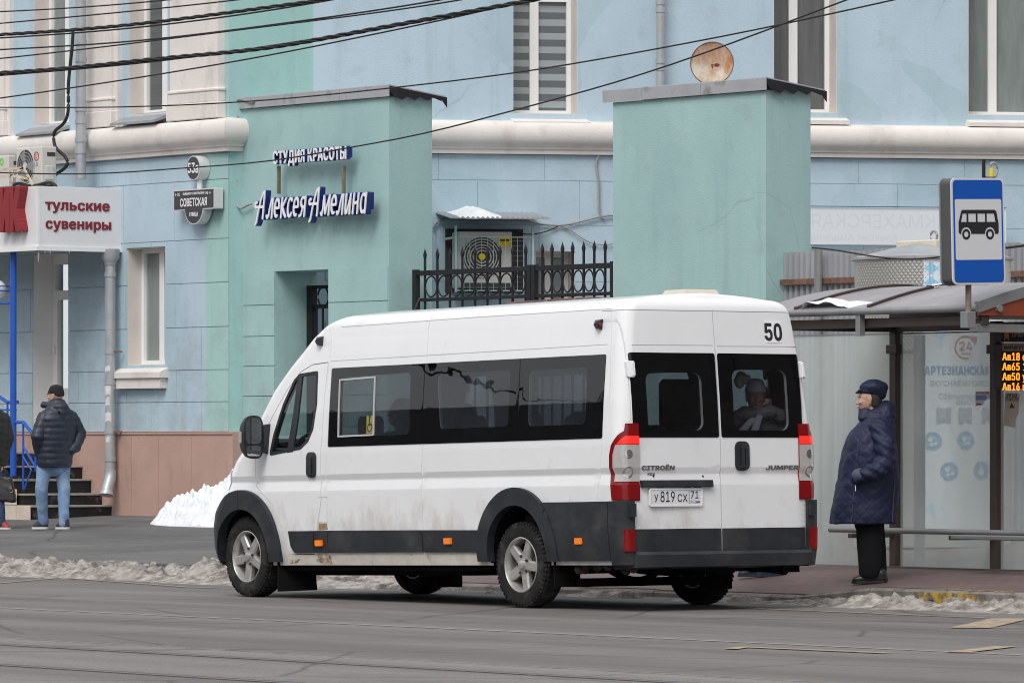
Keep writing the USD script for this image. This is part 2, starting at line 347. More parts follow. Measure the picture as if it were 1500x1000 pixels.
# red paving: small bricks laid flat, too far to tell apart
MAT['red_paving'] = usdkit.material(stage, '/World/Looks/red_paving', {
    'g': ('geometry', {}), 'b': ('brick_texture', {'scale': 5, 'brick_width': 1.0, 'row_height': .5, 'mortar_size': .03, 'color1': (.15, .088, .083), 'color2': (.115, .075, .072), 'mortar': (.075, .06, .058)}),
    'n': ('noise_texture', {'scale': 1.3, 'detail': 6, 'roughness': .6}), 'r': ('map_range', {'from_min': .45, 'from_max': .75, 'to_max': .6, 'clamp': True}), 'mx': ('mix_color', {'b': (.15, .115, .11)}),
    'bb': ('bump', {'distance': .004}), 'p': ('principled_bsdf', {'roughness': .65})},
    [('g.position', 'b.vector'), ('b.color', 'mx.a'), ('g.position', 'n.vector'), ('n.fac', 'r.value'), ('r.result', 'mx.fac'), ('mx.result', 'p.base_color'), ('b.fac', 'bb.height'), ('bb.normal', 'p.normal')], surface='p.BSDF')

# ================================================================ THE SETTING
KY = 30.6                                      # front of the kerb
def pave_z(Y): return .14 + .04 * (np.clip(Y, KY, FY) - KY)
def sheet(x0, x1, ys, zs, nx=2):
    xs = np.linspace(x0, x1, nx); v = [(x, y, z) for y, z in zip(ys, zs) for x in xs]; f = []
    for j in range(len(ys) - 1):
        for i in range(nx - 1):
            a = j * nx + i; f += [(a, a + 1, a + nx + 1), (a, a + nx + 1, a + nx)]
    return trimesh.Trimesh(v, f, process=False)
def struct(name, mesh, mat, label=None, smooth=False):
    return single(name, mesh, mat, label, None, smooth, kind='structure')
struct('ground', sheet(-900, 900, [-900, 900], [-.12, -.12]), 'earth')
struct('road', sheet(-220, 160, [-9, KY + .2], [0, 0], 3), 'road_asphalt')
YE, Y1, Y2 = 20.45, 19.75, 17.95
struct('tram_track_bed', sheet(-220, 160, [14.2, YE], [.004, .004], 3), 'tram_bed')
for yy in (Y1, Y2, 15.2):
    t = thing('tram_rail', {Y1: 'worn steel tram rail nearest the bus lane, flush with the road', Y2: 'worn steel tram rail lowest in view, flush with the road', 15.2: 'worn steel tram rail of the far track, nearest the viewer'}[yy], 'rail', (-30, yy, 0), kind='structure')
    part(t, 'rail_head', B(-220, 160, yy - .05, yy + .02, -.02, .010), 'rail_steel')
    part(t, 'rail_groove', B(-220, 160, yy + .024, yy + .06, -.02, .009), 'dark_gap')
struct('track_edge_joint', B(-220, 160, YE - .02, YE + .03, -.01, .007), 'kerb_concrete')
# pavement: asphalt to the left, red paving by the stop
XS = -47.5
ys = np.r_[KY + .16, np.linspace(31, FY, 12), 70]
struct('pavement', sheet(-220, XS, np.r_[ys[0] - .001, ys], [-.05] + [pave_z(y) - .004 for y in ys], 2), 'pavement_asphalt')
def lower(X, Y):                               # the kerb is dropped beside the stop
    j = np.floor(X); q = lambda x: np.clip((x + 48.5) / 1.0, 0, 1) * np.clip((-37.0 - x) / 1.0, 0, 1)
    a = float(q(j) * (j + 1 - X) + q(j + 1) * (X - j))
    return a * .085 * float(np.clip((32.2 - Y) / 1.5, 0, 1))
xs = np.r_[XS, np.arange(-47, -33.9, .25), 160]
v = [(x, y, (pave_z(y) if k else 0) - lower(x, y) - (0 if k else .05)) for k, y in enumerate(np.r_[ys[0] - .001, ys]) for x in xs]; f = []
for j in range(len(ys)):
    for i in range(len(xs) - 1):
        a = j * len(xs) + i; f += [(a, a + 1, a + len(xs) + 1), (a, a + len(xs) + 1, a + len(xs))]
struct('paved_footway', trimesh.Trimesh(v, f, process=False), 'red_paving', smooth=25)
kb = thing('kerb', 'grey concrete kerb, dropped beside the bus shelter, yellow paint worn off', None, (-45, KY, 0), kind='structure')
X = -75.0
rng = np.random.default_rng(4)
while X < -20:
    h0, h1 = .14 - lower(X, KY), .14 - lower(X + 1, KY)
    j = rng.uniform(-.006, .006); e = .006
    pts = [(X + e, KY + j, -.1), (X + 1 - e, KY + j, -.1), (X + e, KY + .15, -.1), (X + 1 - e, KY + .15, -.1)]
    for xx, h in ((X + e, h0), (X + 1 - e, h1)): pts += [(xx, KY + j, h - .02), (xx, KY + j + .02, h), (xx, KY + .15, h)]
    part(kb, 'kerb_stone', hull(pts), 'kerb_concrete')
    X += 1.0
part(kb, 'yellow_paint', [B(-36.4 + .0, -35.5, KY - .012, KY - .008, .06, .12), B(-36.15, -35.7, KY - .012, KY - .008, .02, .06), B(-34.8, -34.3, KY - .012, KY - .008, .03, .115)], 'kerb_yellow')
part(kb, 'yellow_paint', [B(-41.2, -40.7, KY + .02, KY + .12, .06, .066), B(-40.0, -39.7, KY + .02, KY + .12, .06, .066), B(-36.2, -35.3, KY + .03, KY + .13, .142, .147)], 'kerb_yellow')
# painted lines on the road
def line(name, pts, w, mat, z=.004):
    g = LineString([(p[0], p[1]) for p in pts]).buffer(w / 2, cap_style='flat')
    v_, f_ = trimesh.creation.triangulate_polygon(g, engine='earcut'); struct(name, trimesh.Trimesh(np.c_[v_, np.full(len(v_), z)], f_, process=False), mat)
gz = lambda x, y: onZ(x, y, 0)
line('white_line', [(-120, 24.15), (-10, 24.15)], .055, 'line_white')
a, b, c_ = gz(90, 846), gz(0, 854), gz(-120, 861)
line('yellow_zigzag', [c_, b, a, gz(275, 860), gz(340, 862)], .07, 'line_yellow', .005)
line('yellow_zigzag', [gz(1075, 890), gz(1440, 905)], .075, 'line_yellow', .005)
line('yellow_zigzag', [gz(1420, 920), gz(1482, 906)], .3, 'line_yellow', .006)
line('yellow_zigzag', [gz(1070, 951), gz(1090, 948), gz(1300, 957)], .1, 'line_yellow', .007)
line('yellow_zigzag', [gz(1400, 956), gz(1475, 947)], .16, 'line_yellow', .007)
line('yellow_zigzag', [gz(1425, 919), gz(1560, 921)], .05, 'line_yellow', .007)

def heap(x0, x1, y0, y1, hfun, n, m, seed, amp=.05, ground=0.0, fine=.03):
    """Ploughed snow: a lumpy height field that thins out to nothing at its edge."""
    xs, ys = np.linspace(x0, x1, n), np.linspace(y0, y1, m); X, Y = np.meshgrid(xs, ys, indexing='xy')
    p = np.stack([X, Y, np.zeros_like(X)], -1)
    h = hfun(X, Y); r = meshkit.fbm(p * 2.6, 4, seed) - .5; r2 = np.abs(meshkit.fbm(p * 8, 4, seed + 9) - .5)
    ex = np.minimum(1, np.minimum(X - x0, x1 - X) / .3) * np.minimum(1, np.minimum(Y - y0, y1 - Y) / .06); h = h * ex
    z = np.where(h > .003, np.maximum(h * (1 + 1.5 * r) + amp * r * np.minimum(1, h * 12) + fine * 6 * (r2 - .10) * np.minimum(1, h * 12), -.02), -.02)
    g = ground(X, Y) if callable(ground) else ground
    v = np.stack([X + .02 * (r - .1), Y + .03 * r, np.maximum(z, -.02) + g], -1).reshape(-1, 3); f = []
    idx = np.arange(n * m).reshape(m, n)
    a, b, c, d = idx[:-1, :-1].ravel(), idx[:-1, 1:].ravel(), idx[1:, 1:].ravel(), idx[1:, :-1].ravel()
    zz = z.reshape(-1)
    F = np.vstack([np.stack([a, b, c], 1), np.stack([a, c, d], 1)])
    F = F[(zz[F] > -.015).any(1)]
    mm = trimesh.Trimesh(v, F, process=False); mm.remove_unreferenced_vertices(); return mm
def bank(X, Y, y0=29.8, y1=31.35, top=.115):
    t = np.clip((Y - y0) / (y1 - y0), 0, 1); w = .25 * (meshkit.fbm(np.stack([X * .8, Y * 0, Y * 0], -1), 3, 5) - .5)
    edge = np.clip((Y - y0 + .12 + .3 * w) / .35, 0, 1) * np.clip((y1 + .1 - Y) / .12, 0, 1)
    return top * np.maximum(np.sin(np.pi * np.clip(t + w, 0, 1)), 0) ** .8 * edge
def left_bank(X, Y):
    return bank(X, Y) * np.clip((-43.6 - X) / 1.0, .0, 1)
single('snow_bank', heap(-66, -43.4, 29.6, 31.7, left_bank, 1050, 96, 3, .1, 0.0, .04), 'snow_dirty', 'long low bank of dirty ploughed snow along the kerb at left', 'snow bank', False, kind='stuff')
def right_bank(X, Y): return bank(X, Y, 29.85, 30.62, .06) * np.clip((X + 38.0) / 1.2, 0, 1)
single('snow_bank', heap(-38.2, -29, 29.7, 30.66, right_bank, 460, 48, 7, .1, 0.0, .05), 'snow_dirty', 'lumps of grey slush against the raised kerb at right', 'snow bank', False, kind='stuff')
def mid_bank(X, Y): return bank(X, Y, 29.9, 30.62, .05) * np.clip((X + 44.2) / .5, 0, 1) * np.clip((-38 - X) / .5, 0, 1) * (meshkit.fbm(np.stack([X, Y, 0 * X], -1) * 2, 3, 8) > .5)
single('snow_bank', heap(-44.2, -38, 29.8, 30.66, mid_bank, 300, 40, 11, .05, 0.0), 'snow_dirty', 'thin scraps of dirty slush in the gutter behind the minibus', 'snow bank', False, kind='stuff')
# clean pile by the house
pc = onY(360, 760, 37.0)[:2]
def cone(X, Y):
    d = np.hypot((X - pc[0]) / 2.05, (Y - 37.3) / 1.0)
    return np.clip(.72 * (1 - d), 0, 2) ** 1.0
single('snow_pile', heap(pc[0] - 2.1, pc[0] + 2.1, 36.2, 38.1, cone, 260, 130, 21, .10, lambda X, Y: pave_z(Y), .07), 'snow_clean', 'heap of clean white snow piled against the brown plinth of the blue house', 'snow pile', False)

# ================================================================ THE CORNER HOUSE
XC = float(onY(336, 400, FY)[0])              # the corner of the street front
fx = lambda px: float(onY(px, 645, FY)[0])
fz = lambda px, py: float(onY(px, py, FY)[2])
AE = math.radians(12.0)
tE = np.array([S * math.cos(AE) - C * math.sin(AE), C * math.cos(AE) + S * math.sin(AE), 0]); nE = np.array([tE[1], -tE[0], 0])
PE = np.array([XC, FY, 0.0])
def onE(px, py, w=0.0):
    """(u, z) on the courtyard wall, w metres in front of it."""
    q = onP(px, py, PE + nE * w, nE); return float(np.dot(q - PE, tE)), float(q[2])
FE = frame(PE, tE, (0, 0, 1))
house = thing('corner_house', 'pale blue plastered corner house with cream cornice and brown plinth', 'building', (XC, FY, pave_z(FY)))
FF = FACE_Y((0, FY, 0))                        # local x = world X, y = z, outward = -Y
def front(poly, w0, w1): return put(flat(poly, w0, w1), FF)
def side(poly, w0, w1): return put(flat(poly, w0, w1), FE)

def opening_window(parent, FRM, u0, u1, z0, z1, depth=.2, mull=(), trans=(), sash=.06, mat_reveal='reveal_cream', glass='window_glass', inner='curtain_grey', inner_d=.055, off=0.0, reveal=True):
    """A plastic window in an opening: lining, frame, sash bars, panes, and what hangs behind."""
    P_ = lambda poly, a, b: put(flat(poly, a, b), FRM)
    o = sbox(u0, z0, u1, z1)
    if reveal: part(parent, 'reveal', P_(o.difference(o.buffer(-.008, join_style='mitre')), -depth - .02, -.002), mat_reveal)
    i = o.buffer(-.009, join_style='mitre')
    a, b, c, d = i.bounds
    cells = []; us = [a] + [u0 + (u1 - u0) * k for k in mull] + [c]; zs = [b] + [z0 + (z1 - z0) * k for k in trans] + [d]
    for p in range(len(us) - 1):
        for q in range(len(zs) - 1): cells.append(sbox(us[p], zs[q], us[p + 1], zs[q + 1]).buffer(-sash, join_style='mitre'))
    w = part(parent, 'window', P_(i.difference(unary_union(cells)), -depth - .07, -depth), 'white_plastic')
    for cl in cells:
        part(w, 'pane', P_(cl.buffer(.004, join_style='mitre'), -depth - .045, -depth - .037), glass)
    part(w, 'curtain', P_(i, -depth - inner_d - .02, -depth - inner_d), inner)
    return w

# openings of the street front: (x0, z0, x1, z1)
M('curtain_dim', (.16, .165, .17), .9, var=.2, vs=3, stretch=(.3, .3, 6))
W_up = [(fx(50), fz(70, 184), fx(101), 9.3), (fx(189), fz(210, 168), fx(246), 9.3)]
W_low = (fx(187), fz(205, 535), fx(243), fz(205, 363))
DOOR = (fx(49), 1.33, fx(101), fz(60, 372))
holes = unary_union([sbox(*w) for w in W_up] + [sbox(*W_low), sbox(*DOOR)])
part(house, 'street_wall', front(sbox(-90, .2, XC, 12).difference(holes), -.45, 0), 'facade_plaster')
part(house, 'roof', [B(-90.3, XC + .3, FY - .4, FY + 6, 12, 12.15)], 'roof_metal')
# rusticated blocks of the ground floor
zc = [fz(330, y) for y in (632, 588, 541, 478, 413, 349, 262, 224)]
rng = np.random.default_rng(11)
for k in range(len(zc) - 1):
    x = -66.0 + (.55 if k % 2 else 0)
    while x < XC - .02:
        L = 1.16 * rng.uniform(.97, 1.03); x1 = min(x + L, XC - .002)
        if XC - x1 < .35: x1 = XC - .002
        g = sbox(x + .003, zc[k] + .004, x1 - .003, zc[k + 1] - .004).difference(holes.buffer(.002))
        for q in getattr(g, 'geoms', [g]):
            if not q.is_empty and q.area > .01:
                part(house, 'wall_block', put(flat(q, .001, .014 + rng.uniform(-.002, .002)), FF), 'facade_plaster')
        x = x1
xp0 = fx(-60)
part(house, 'plinth', [B(xp0 - 20, XC + .16, FY - .055, FY + .3, .2, zc[0] - .03), B(xp0 - 20, XC + .16, FY - .07, FY + .3, zc[0] - .03, zc[0] - .002)], 'plinth_plaster')
for xx in (fx(198), fx(238), fx(286)):
    part(house, 'plinth_panel', B(xx, xx + .006, FY - .062, FY - .05, .3, zc[0] - .05), 'plinth_plaster')
# cornice: torus over two fillets, carried round the corner
zb = 4.925
prof = [(0, 0), (.075, 0), (.08, .055), (.10, .06), (.105, .085), (.12, .095)] + [(.105 + .105 * math.sin(t), .25 - .15 * math.cos(t)) for t in np.linspace(.25, math.pi - .1, 11)] + [(.09, .40), (0, .415)]
cp = Polygon([(a, zb + b) for a, b in prof])
# the profile sits in the (outward, z) plane and runs along the wall
def moulding(x0, x1, FRM, poly=cp):
    m = flat(poly, 0, x1 - x0)                  # x = outward, y = z, z = along
    T = np.eye(4); T[:3, 0] = FRM[:3, 2]; T[:3, 1] = FRM[:3, 1]; T[:3, 2] = FRM[:3, 0]; T[:3, 3] = FRM[:3, 3] + FRM[:3, 0] * x0
    m.apply_transform(T); m.invert(); return m
def man(m): m.merge_vertices(); return m3.Manifold(m3.Mesh(np.asarray(m.vertices, np.float32), np.asarray(m.faces, np.uint32)))
mit = np.array([1, 1, 0.0]) / math.sqrt(2); off_ = float(np.dot(mit, (XC, FY, 0)))
mf = moulding(-90, XC + .6, FF); mr = moulding(FY - .6, FY + .15, FACE_X((XC, 0, 0)))
for m_ in (mf, mr):
    if m_.volume < 0: m_.invert()
part(house, 'cornice', man(mf).trim_by_plane(list(-mit), -off_), 'cream_plaster', 40)
part(house, 'cornice', man(mr).trim_by_plane(list(mit), off_), 'cream_plaster', 40)
part(house, 'cornice', [moulding(.6, 22, FE)], 'cream_plaster', 40)
# pilasters of the upper floor, with their bases
for a, b in ((-60, 15), (127, 173), (259, 329)):
    x0, x1 = fx(a), fx(b)
    part(house, 'pilaster', [B(x0, x1, FY - .10, FY, 5.335, 12), B(x0 - .04, x1 + .04, FY - .14, FY, 5.335, 5.54, .01), B(x0 - .02, x1 + .02, FY - .12, FY, 5.54, 5.67, .01), B(x0 - .035, x1 + .035, FY - .13, FY, 5.67, 5.71, .01)] +
         ([B(x1 - .005, x1 + .085, FY - .06, FY, 5.335, 12)] if b < 200 else []), 'cream_plaster')
for k, w in enumerate(W_up):
    wd = opening_window(house, FF, w[0], w[2], w[1], w[3], .22, mull=(.54,), trans=(), sash=.06, glass='window_glass', inner='curtain_dim' if k else 'curtain_grey')
    part(wd, 'sill', hull([(w[0] - .1, FY + .12, w[1] + .03), (w[2] + .02, FY + .12, w[1] + .03), (w[0] - .1, FY - .22, w[1] - .10), (w[2] + .02, FY - .22, w[1] - .10), (w[0] - .1, FY - .22, w[1] - .13), (w[2] + .02, FY - .22, w[1] - .13), (w[0] - .1, FY + .12, w[1] - .02), (w[2] + .02, FY + .12, w[1] - .02)]), 'zinc')
w = W_low
wd = opening_window(house, FF, w[0], w[2], w[1], w[3], .2, mull=(.54,), sash=.055)
part(wd, 'sill', [hull([(w[0] - .2, FY + .1, w[1] + .015), (w[2] + .08, FY + .1, w[1] + .015), (w[0] - .2, FY - .14, w[1] - .09), (w[2] + .08, FY - .14, w[1] - .09), (w[0] - .2, FY - .14, w[1] - .16), (w[2] + .08, FY - .14, w[1] - .16), (w[0] - .2, FY - .01, w[1] - .16), (w[2] + .08, FY - .01, w[1] - .16)]),
     B(w[0] - .12, w[2] + .04, FY - .11, FY - .014, w[1] - .29, w[1] - .162)], 'cream_plaster')
# shop door
d = DOOR
part(house, 'reveal', front(sbox(d[0], d[1], d[2], d[3]).difference(sbox(d[0] + .01, d[1] - 1, d[2] - .01, d[3] - .01)), -.32, -.002), 'white_plastic')
P_ = lambda poly, a, b: put(flat(poly, a, b), FF)
di = sbox(d[0] + .011, d[1], d[2] - .011, d[3] - .011); zt = fz(85, 432)
cells = [sbox(di.bounds[0] + .07, zt + .07, di.bounds[2] - .05, di.bounds[3] - .12), sbox(di.bounds[0] + .12, fz(85, 568), di.bounds[2] - .05, zt - .05)]
dr = part(house, 'door', P_(di.difference(unary_union(cells)), -.36, -.28), 'white_plastic')
for c_ in cells: part(dr, 'pane', P_(c_.buffer(.003, join_style='mitre'), -.335, -.325), 'window_glass')
part(dr, 'curtain', P_(di, -.6, -.58), 'curtain_grey')
part(dr, 'handle', [tube(curve([(d[2] - .1, FY + .28, 2.0), (d[2] - .1, FY + .2, 2.0), (d[2] - .1, FY + .2, 2.4), (d[2] - .1, FY + .28, 2.4)], 14), .014)], 'white_plastic', True)
for zz in (1.75, 2.5): part(dr, 'hinge', B(d[0] + .05, d[0] + .09, FY + .25, FY + .279, zz, zz + .1, .005), 'white_plastic')

# ---------------- the courtyard wall of the same house
def E4(x0, y0, x1, y1):
    (a, z1), (b, z0) = onE(x0, y0), onE(x1, y1); return (a, z0, b, z1)
EW = [E4(751, -150, 846, 168), E4(1133, -150, 1226, 166), E4(1418, -150, 1530, 170), E4(784, 368, 842, 520)]
EW.append((EW[2][2] + 2.2, EW[2][1], EW[2][2] + 3.4, EW[2][3]))
eh = unary_union([sbox(*w) for w in EW])
uT = onE(459, 60)[0]
two = PE + tE * uT
wall_paint('yard_plaster', (.30, .50, .475), BLUE, tE, float(np.dot(PE, tE) + uT))
part(house, 'courtyard_wall', side(sbox(.003, .2, 24, 12).difference(eh), -.5, 0), 'yard_plaster')
M('blind_striped', (.45, .47, .5), .8)
zz_ = [onE(765, y)[1] for y in (60, 96)]
MAT['blind_striped'] = usdkit.material(stage, '/World/Looks/blind_two_tone', {'g': ('geometry', {}), 'sp': ('separate_xyz', {}), 'm': ('math', {'math_type': 'multiply', 'value2': 1 / .17}), 'fr': ('math', {'math_type': 'fraction'}), 'gt': ('math', {'math_type': 'greater_than', 'value2': .52}),
    'mx': ('mix_color', {'a': (.16, .165, .18), 'b': (.50, .51, .54)}), 'p': ('principled_bsdf', {'roughness': .9})}, [('g.position', 'sp.vector'), ('sp.z', 'm.value1'), ('m.value', 'fr.value1'), ('fr.value', 'gt.value1'), ('gt.value', 'mx.fac'), ('mx.result', 'p.base_color')], surface='p.BSDF')
M('dark_curtain', (.15, .14, .14), .9, var=.3, vs=2, stretch=(7, 7, .4))
for k, w in enumerate(EW):
    b, a, dd, cc = w[1], w[0], w[3], w[2]
    wd = opening_window(house, FE, a, cc, b, dd, .34, mull=(.42,) if k < 3 else (.5,), trans=(.55,) if k == 0 else (), sash=.055, glass='window_glass', inner=('blind_striped', 'dark_curtain', 'curtain_grey', 'curtain_grey', 'dark_room')[k])
    if k in (0, 1, 2):
        part(wd, 'sill', put(hull([(a - .04, b + .02, -.3), (cc + .1, b + .02, -.3), (a - .02, b - .10, .15), (cc + .13, b - .10, .15), (a - .02, b - .15, .15), (cc + .13, b - .15, .15), (a - .04, b - .15, -.0), (cc + .1, b - .15, -.0)]), FE), 'cream_plaster')
# large painted blocks of the courtyard wall
ze = [.6, 1.5, 2.2, 2.85, 3.35, onE(700, 329)[1], onE(700, 264)[1], 4.92]
rng = np.random.default_rng(5)
for k in range(len(ze) - 1):
    x = 1.2 + (.6 if k % 2 else 0)
    while x < 13.5:
        L = 1.35 * rng.uniform(.95, 1.05); x1 = x + L
        g = sbox(x + .002, ze[k] + .0025, x1 - .002, ze[k + 1] - .0025).difference(eh.buffer(.002))
        for q in getattr(g, 'geoms', [g]):
            if not q.is_empty and q.area > .02: part(house, 'wall_block', put(flat(q, .001, .012 + rng.uniform(-.002, .002)), FE), 'yard_plaster')
        x = x1

# ================================================================ GATE WALLS
WY = FY + .15
gx = lambda px: float(onY(px, 645, WY)[0])
gz_ = lambda px, py: float(onY(px, py, WY)[2])
def gate_wall(label, x0, x1, ztop, opening, over0, over1, seams, blocks):
    t = thing('gate_wall', label, 'wall', ((x0 + x1) / 2, WY, pave_z(FY)), 'green gate walls')
    F = FACE_Y((0, WY, 0)); P_ = lambda poly, a, b: put(flat(poly, a, b), F)
    TH_ = .62
    wall = sbox(x0, .2, x1, ztop)
    o = sbox(*opening) if opening else Polygon()
    body = tri(P_(wall.difference(o), -TH_, 0))
    part(t, 'wall', body, 'teal_plaster')
    # sheet-metal coping that falls towards the yard, in lengths
    segs = [x0 - over0] + [gx(s) for s in seams] + [x1 + over1]
    for a, b in zip(segs[:-1], segs[1:]):
        part(t, 'coping', [hull([(a + .003, WY - .04, ztop + .002), (b - .003, WY - .04, ztop + .002), (a + .003, WY - .05, ztop + .135), (b - .003, WY - .05, ztop + .135), (a + .003, WY - .035, ztop + .002), (b - .003, WY - .035, ztop + .002), (a + .003, WY - .035, ztop + .14), (b - .003, WY - .035, ztop + .14)]),
              hull([(a + .003, WY - .04, ztop + .128), (b - .003, WY - .04, ztop + .128), (a + .003, WY - .04, ztop + .142), (b - .003, WY - .04, ztop + .142), (a + .003, WY + TH_ + .16, ztop + .02), (b - .003, WY + TH_ + .16, ztop + .02), (a + .003, WY + TH_ + .16, ztop + .034), (b - .003, WY + TH_ + .16, ztop + .034)])], 'roof_metal')
    xs_ = np.linspace(WY + .02, WY + TH_ + .15, 13)
    # the ragged black edge under the sheet on the end face
    pts = [(WY - .03, ztop + .12), (WY + TH_ + .17, ztop + .015), (WY + TH_ + .17, ztop - .10), (WY + TH_ + .10, ztop - .02)] + [(y, ztop - .03 + .02 * ((i * 7) % 3)) for i, y in enumerate(xs_[::-1][1:])] + [(WY - .03, ztop + .06)]
    part(t, 'edge_strip', put(flat(Polygon(pts).buffer(0), 0, .012), FACE_X((x1 + over1, 0, 0))), 'black_iron')
    if opening:
        pass
    rng = np.random.default_rng(int(abs(x0) * 10))
    if blocks:
        zb_ = blocks
        for k in range(len(zb_) - 1):
            for a, b in ((x0 + .08, opening[0]), (opening[2], x1 - .01)):
                part(t, 'wall_block', P_(sbox(a + .004, zb_[k] + .005, b - .004, zb_[k + 1] - .005), .001, .013 + rng.uniform(-.002, .002)), 'teal_plaster')
    return t
zc2 = [gz_(375, y) for y in (720, 672, 625, 580, 536, 492.5, 447)] + [gz_(403, 396)]
gate_wall('green gate wall with the illuminated studio lettering and a side doorway', XC + .004, gx(570), 5.44, (gx(403), .2, gx(482), gz_(440, 396)), .02, .06, (372, 428, 502), zc2)
gate_wall('plain green gate wall beside the bus shelter', gx(898), gx(1122), 5.16, None, .14, .06, (944, 1031), None)

# ================================================================ THE MINIBUS
# body coordinates: s from the front hub backwards, b sideways (negative = the side we see), z up
M('van_white', (.76, .765, .775), .28, coat=.5, var=.02, vs=2, dirt=(.40, .36, .31), dirt_lo=.60, dirt_hi=1.05, ds=3.5, dstretch=(1, 1, .6), low=(.30, 1.0, .33))
M('van_black', (.022, .0245, .029), .5, spec=.3, var=.25, vs=6, bump=.0015, bs=150, dirt=(.07, .068, .066), dirt_lo=.5, dirt_hi=.85, ds=2.5)
M('under_black', (.006, .006, .006), .9, spec=.1, var=.3, vs=8)
M('rubber', (.016, .016, .0165), .85, spec=.2, var=.25, vs=20, dirt=(.06, .057, .054), dirt_lo=.5, dirt_hi=.75, ds=9)
M('rim_silver', (.46, .45, .435), .38, .55, var=.1, vs=15, dirt=(.25, .23, .21), dirt_lo=.55, dirt_hi=.8, ds=12)
M('rim_dark', (.05, .048, .046), .6, .4)
M('lens_red', (.20, .003, .004), .18)
M('lens_red_dark', (.15, .004, .006), .15)
M('lens_lit', (.4, .012, .01), .25, emit=(1.0, .03, .02), emit_s=.42)
M('lens_clear', (.42, .40, .39), .12, coat=.6, var=.12, vs=14)
M('lens_amber', (.65, .16, .01), .2, emit=(1.0, .2, .01), emit_s=.18)
M('chrome', (.6, .6, .6), .15, .95)
M('alu', (.5, .49, .47), .45, .2)
M('badge_grey', (.2, .195, .19), .3, .6)
M('plate_white', (.68, .69, .71), .4, var=.04)
M('ink_black', (.015, .015, .017), .5)
M('ink_grey', (.35, .35, .37), .5)
M('seam_dark', (.03, .03, .03), .9)
M('lining', (.045, .045, .048), .9)
M('seat_cloth', (.05, .052, .06), .9, var=.3, vs=12)
M('seat_pale', (.33, .33, .32), .9)
M('rust_blend', (.55, .52, .46), .6, dirt=(.2, .11, .05), dirt_lo=.46, dirt_hi=.60, ds=9)
M('rust_stain', (.28, .19, .12), .7, var=.5, vs=25)
M('frit_black', (.005, .005, .006), .5, spec=.1)
M('sticker_yellow', (.26, .22, .05), .5)
M('mirror_face', (.5, .52, .54), .04, .95)
M('hatch_cream', (.58, .53, .44), .6, var=.1)
pane('misted_glass', (.9, .9, .9), haze=((.17, .175, .19), .10, .42, 2.2, (1, 1, .8)))
pane('tinted_glass', (.62, .64, .66), wavy=.0012, ior=1.52, wscale=2.6)
pane('door_glass', (.86, .90, .90), wavy=.0006)
pane('back_glass', (.66, .67, .69), wavy=.0006, ior=1.5)

HUB = onP(763.5, 828.8, w_ := (lambda px, py, d: np.array([(S * (px - 750) / FPX - C) * d, (C * (px - 750) / FPX + S) * d, EYE + (HORIZON - py) / FPX * d]))(763.5, 828.8, 46.9), (0, 1, 0))
FH = onY(362, 815, HUB[1])
XH, WB = FH[0], HUB[0] - FH[0]
YC = HUB[1] - .04 + 1.025
PITCH = .018
TV = np.eye(4)
cp_, sp_ = math.cos(PITCH), math.sin(PITCH)
TV[:3, :3] = [[cp_, 0, -sp_], [0, 1, 0], [sp_, 0, cp_]]
TV[:3, 3] = np.array([XH, YC, .357]) - TV[:3, :3] @ np.array([0, 0, .357])
TVI = np.linalg.inv(TV)
W_T = np.array([(.28, .985), (.40, 1.005), (.58, 1.02), (.92, 1.024), (.97, 1.015), (1.012, 1.007), (1.064, 1.024), (1.25, 1.02), (1.35, 1.012), (1.6, .985), (1.985, .935), (2.04, .927), (2.2, .90), (2.33, .875), (2.6, .85)])
F_T = np.array([(.28, -.74), (.36, -.80), (.45, -.83), (.62, -.845), (.75, -.83), (.93, -.72), (1.0, -.69), (1.1, -.65), (1.2, -.57), (1.28, -.46), (1.36, -.36), (1.45, -.25), (1.55, -.155), (1.815, .05), (2.0, .26), (2.14, .44), (2.256, .58), (2.37, .77), (2.44, .95)])
RX_T = np.array([(.28, .5), (.62, .55), (1.0, .6), (1.3, .55), (1.55, .45), (2.44, .45)])
SR = 5.53
R_T = np.array([(.28, SR), (.92, SR), (.97, SR - .008), (1.012, SR - .014), (1.064, SR), (1.3, SR - .003), (1.6, SR - .02), (2.0, SR - .055), (2.33, SR - .09), (2.6, SR - .12)])
BOW = .018
wof = lambda z: np.interp(z, W_T[:, 0], W_T[:, 1])
def outline(z, off, inset=0.0, inf=0.0, inr=0.0):
    w = wof(z) + off - inset; xf = np.interp(z, F_T[:, 0], F_T[:, 1]) - off + inf; rx = np.interp(z, RX_T[:, 0], RX_T[:, 1]); xr = np.interp(z, R_T[:, 0], R_T[:, 1]) + off - inr
    w = max(w, .01); rr = min(.115, .6 * w); bow = BOW
    pts = []
    for b in np.linspace(0, -(w - rr), 10)[:-1]: pts.append((xr - bow * (b / (w - rr + 1e-9)) ** 2, b))
    for a in np.linspace(0, math.pi / 2, 9): pts.append((xr - bow - rr + rr * math.cos(a), -(w - rr) - rr * math.sin(a)))
    s0, s1 = xr - bow - rr, xf + rx
    for t in np.linspace(0, 1, 46)[1:-1]: pts.append((s0 + (s1 - s0) * t, -w))
    for a in np.linspace(0, math.pi / 2, 26): pts.append((xf + rx - rx * math.sin(a), -w * math.cos(a)))
    left = pts; right = [(s, -b) for s, b in left[-2:0:-1]]
    return left + right
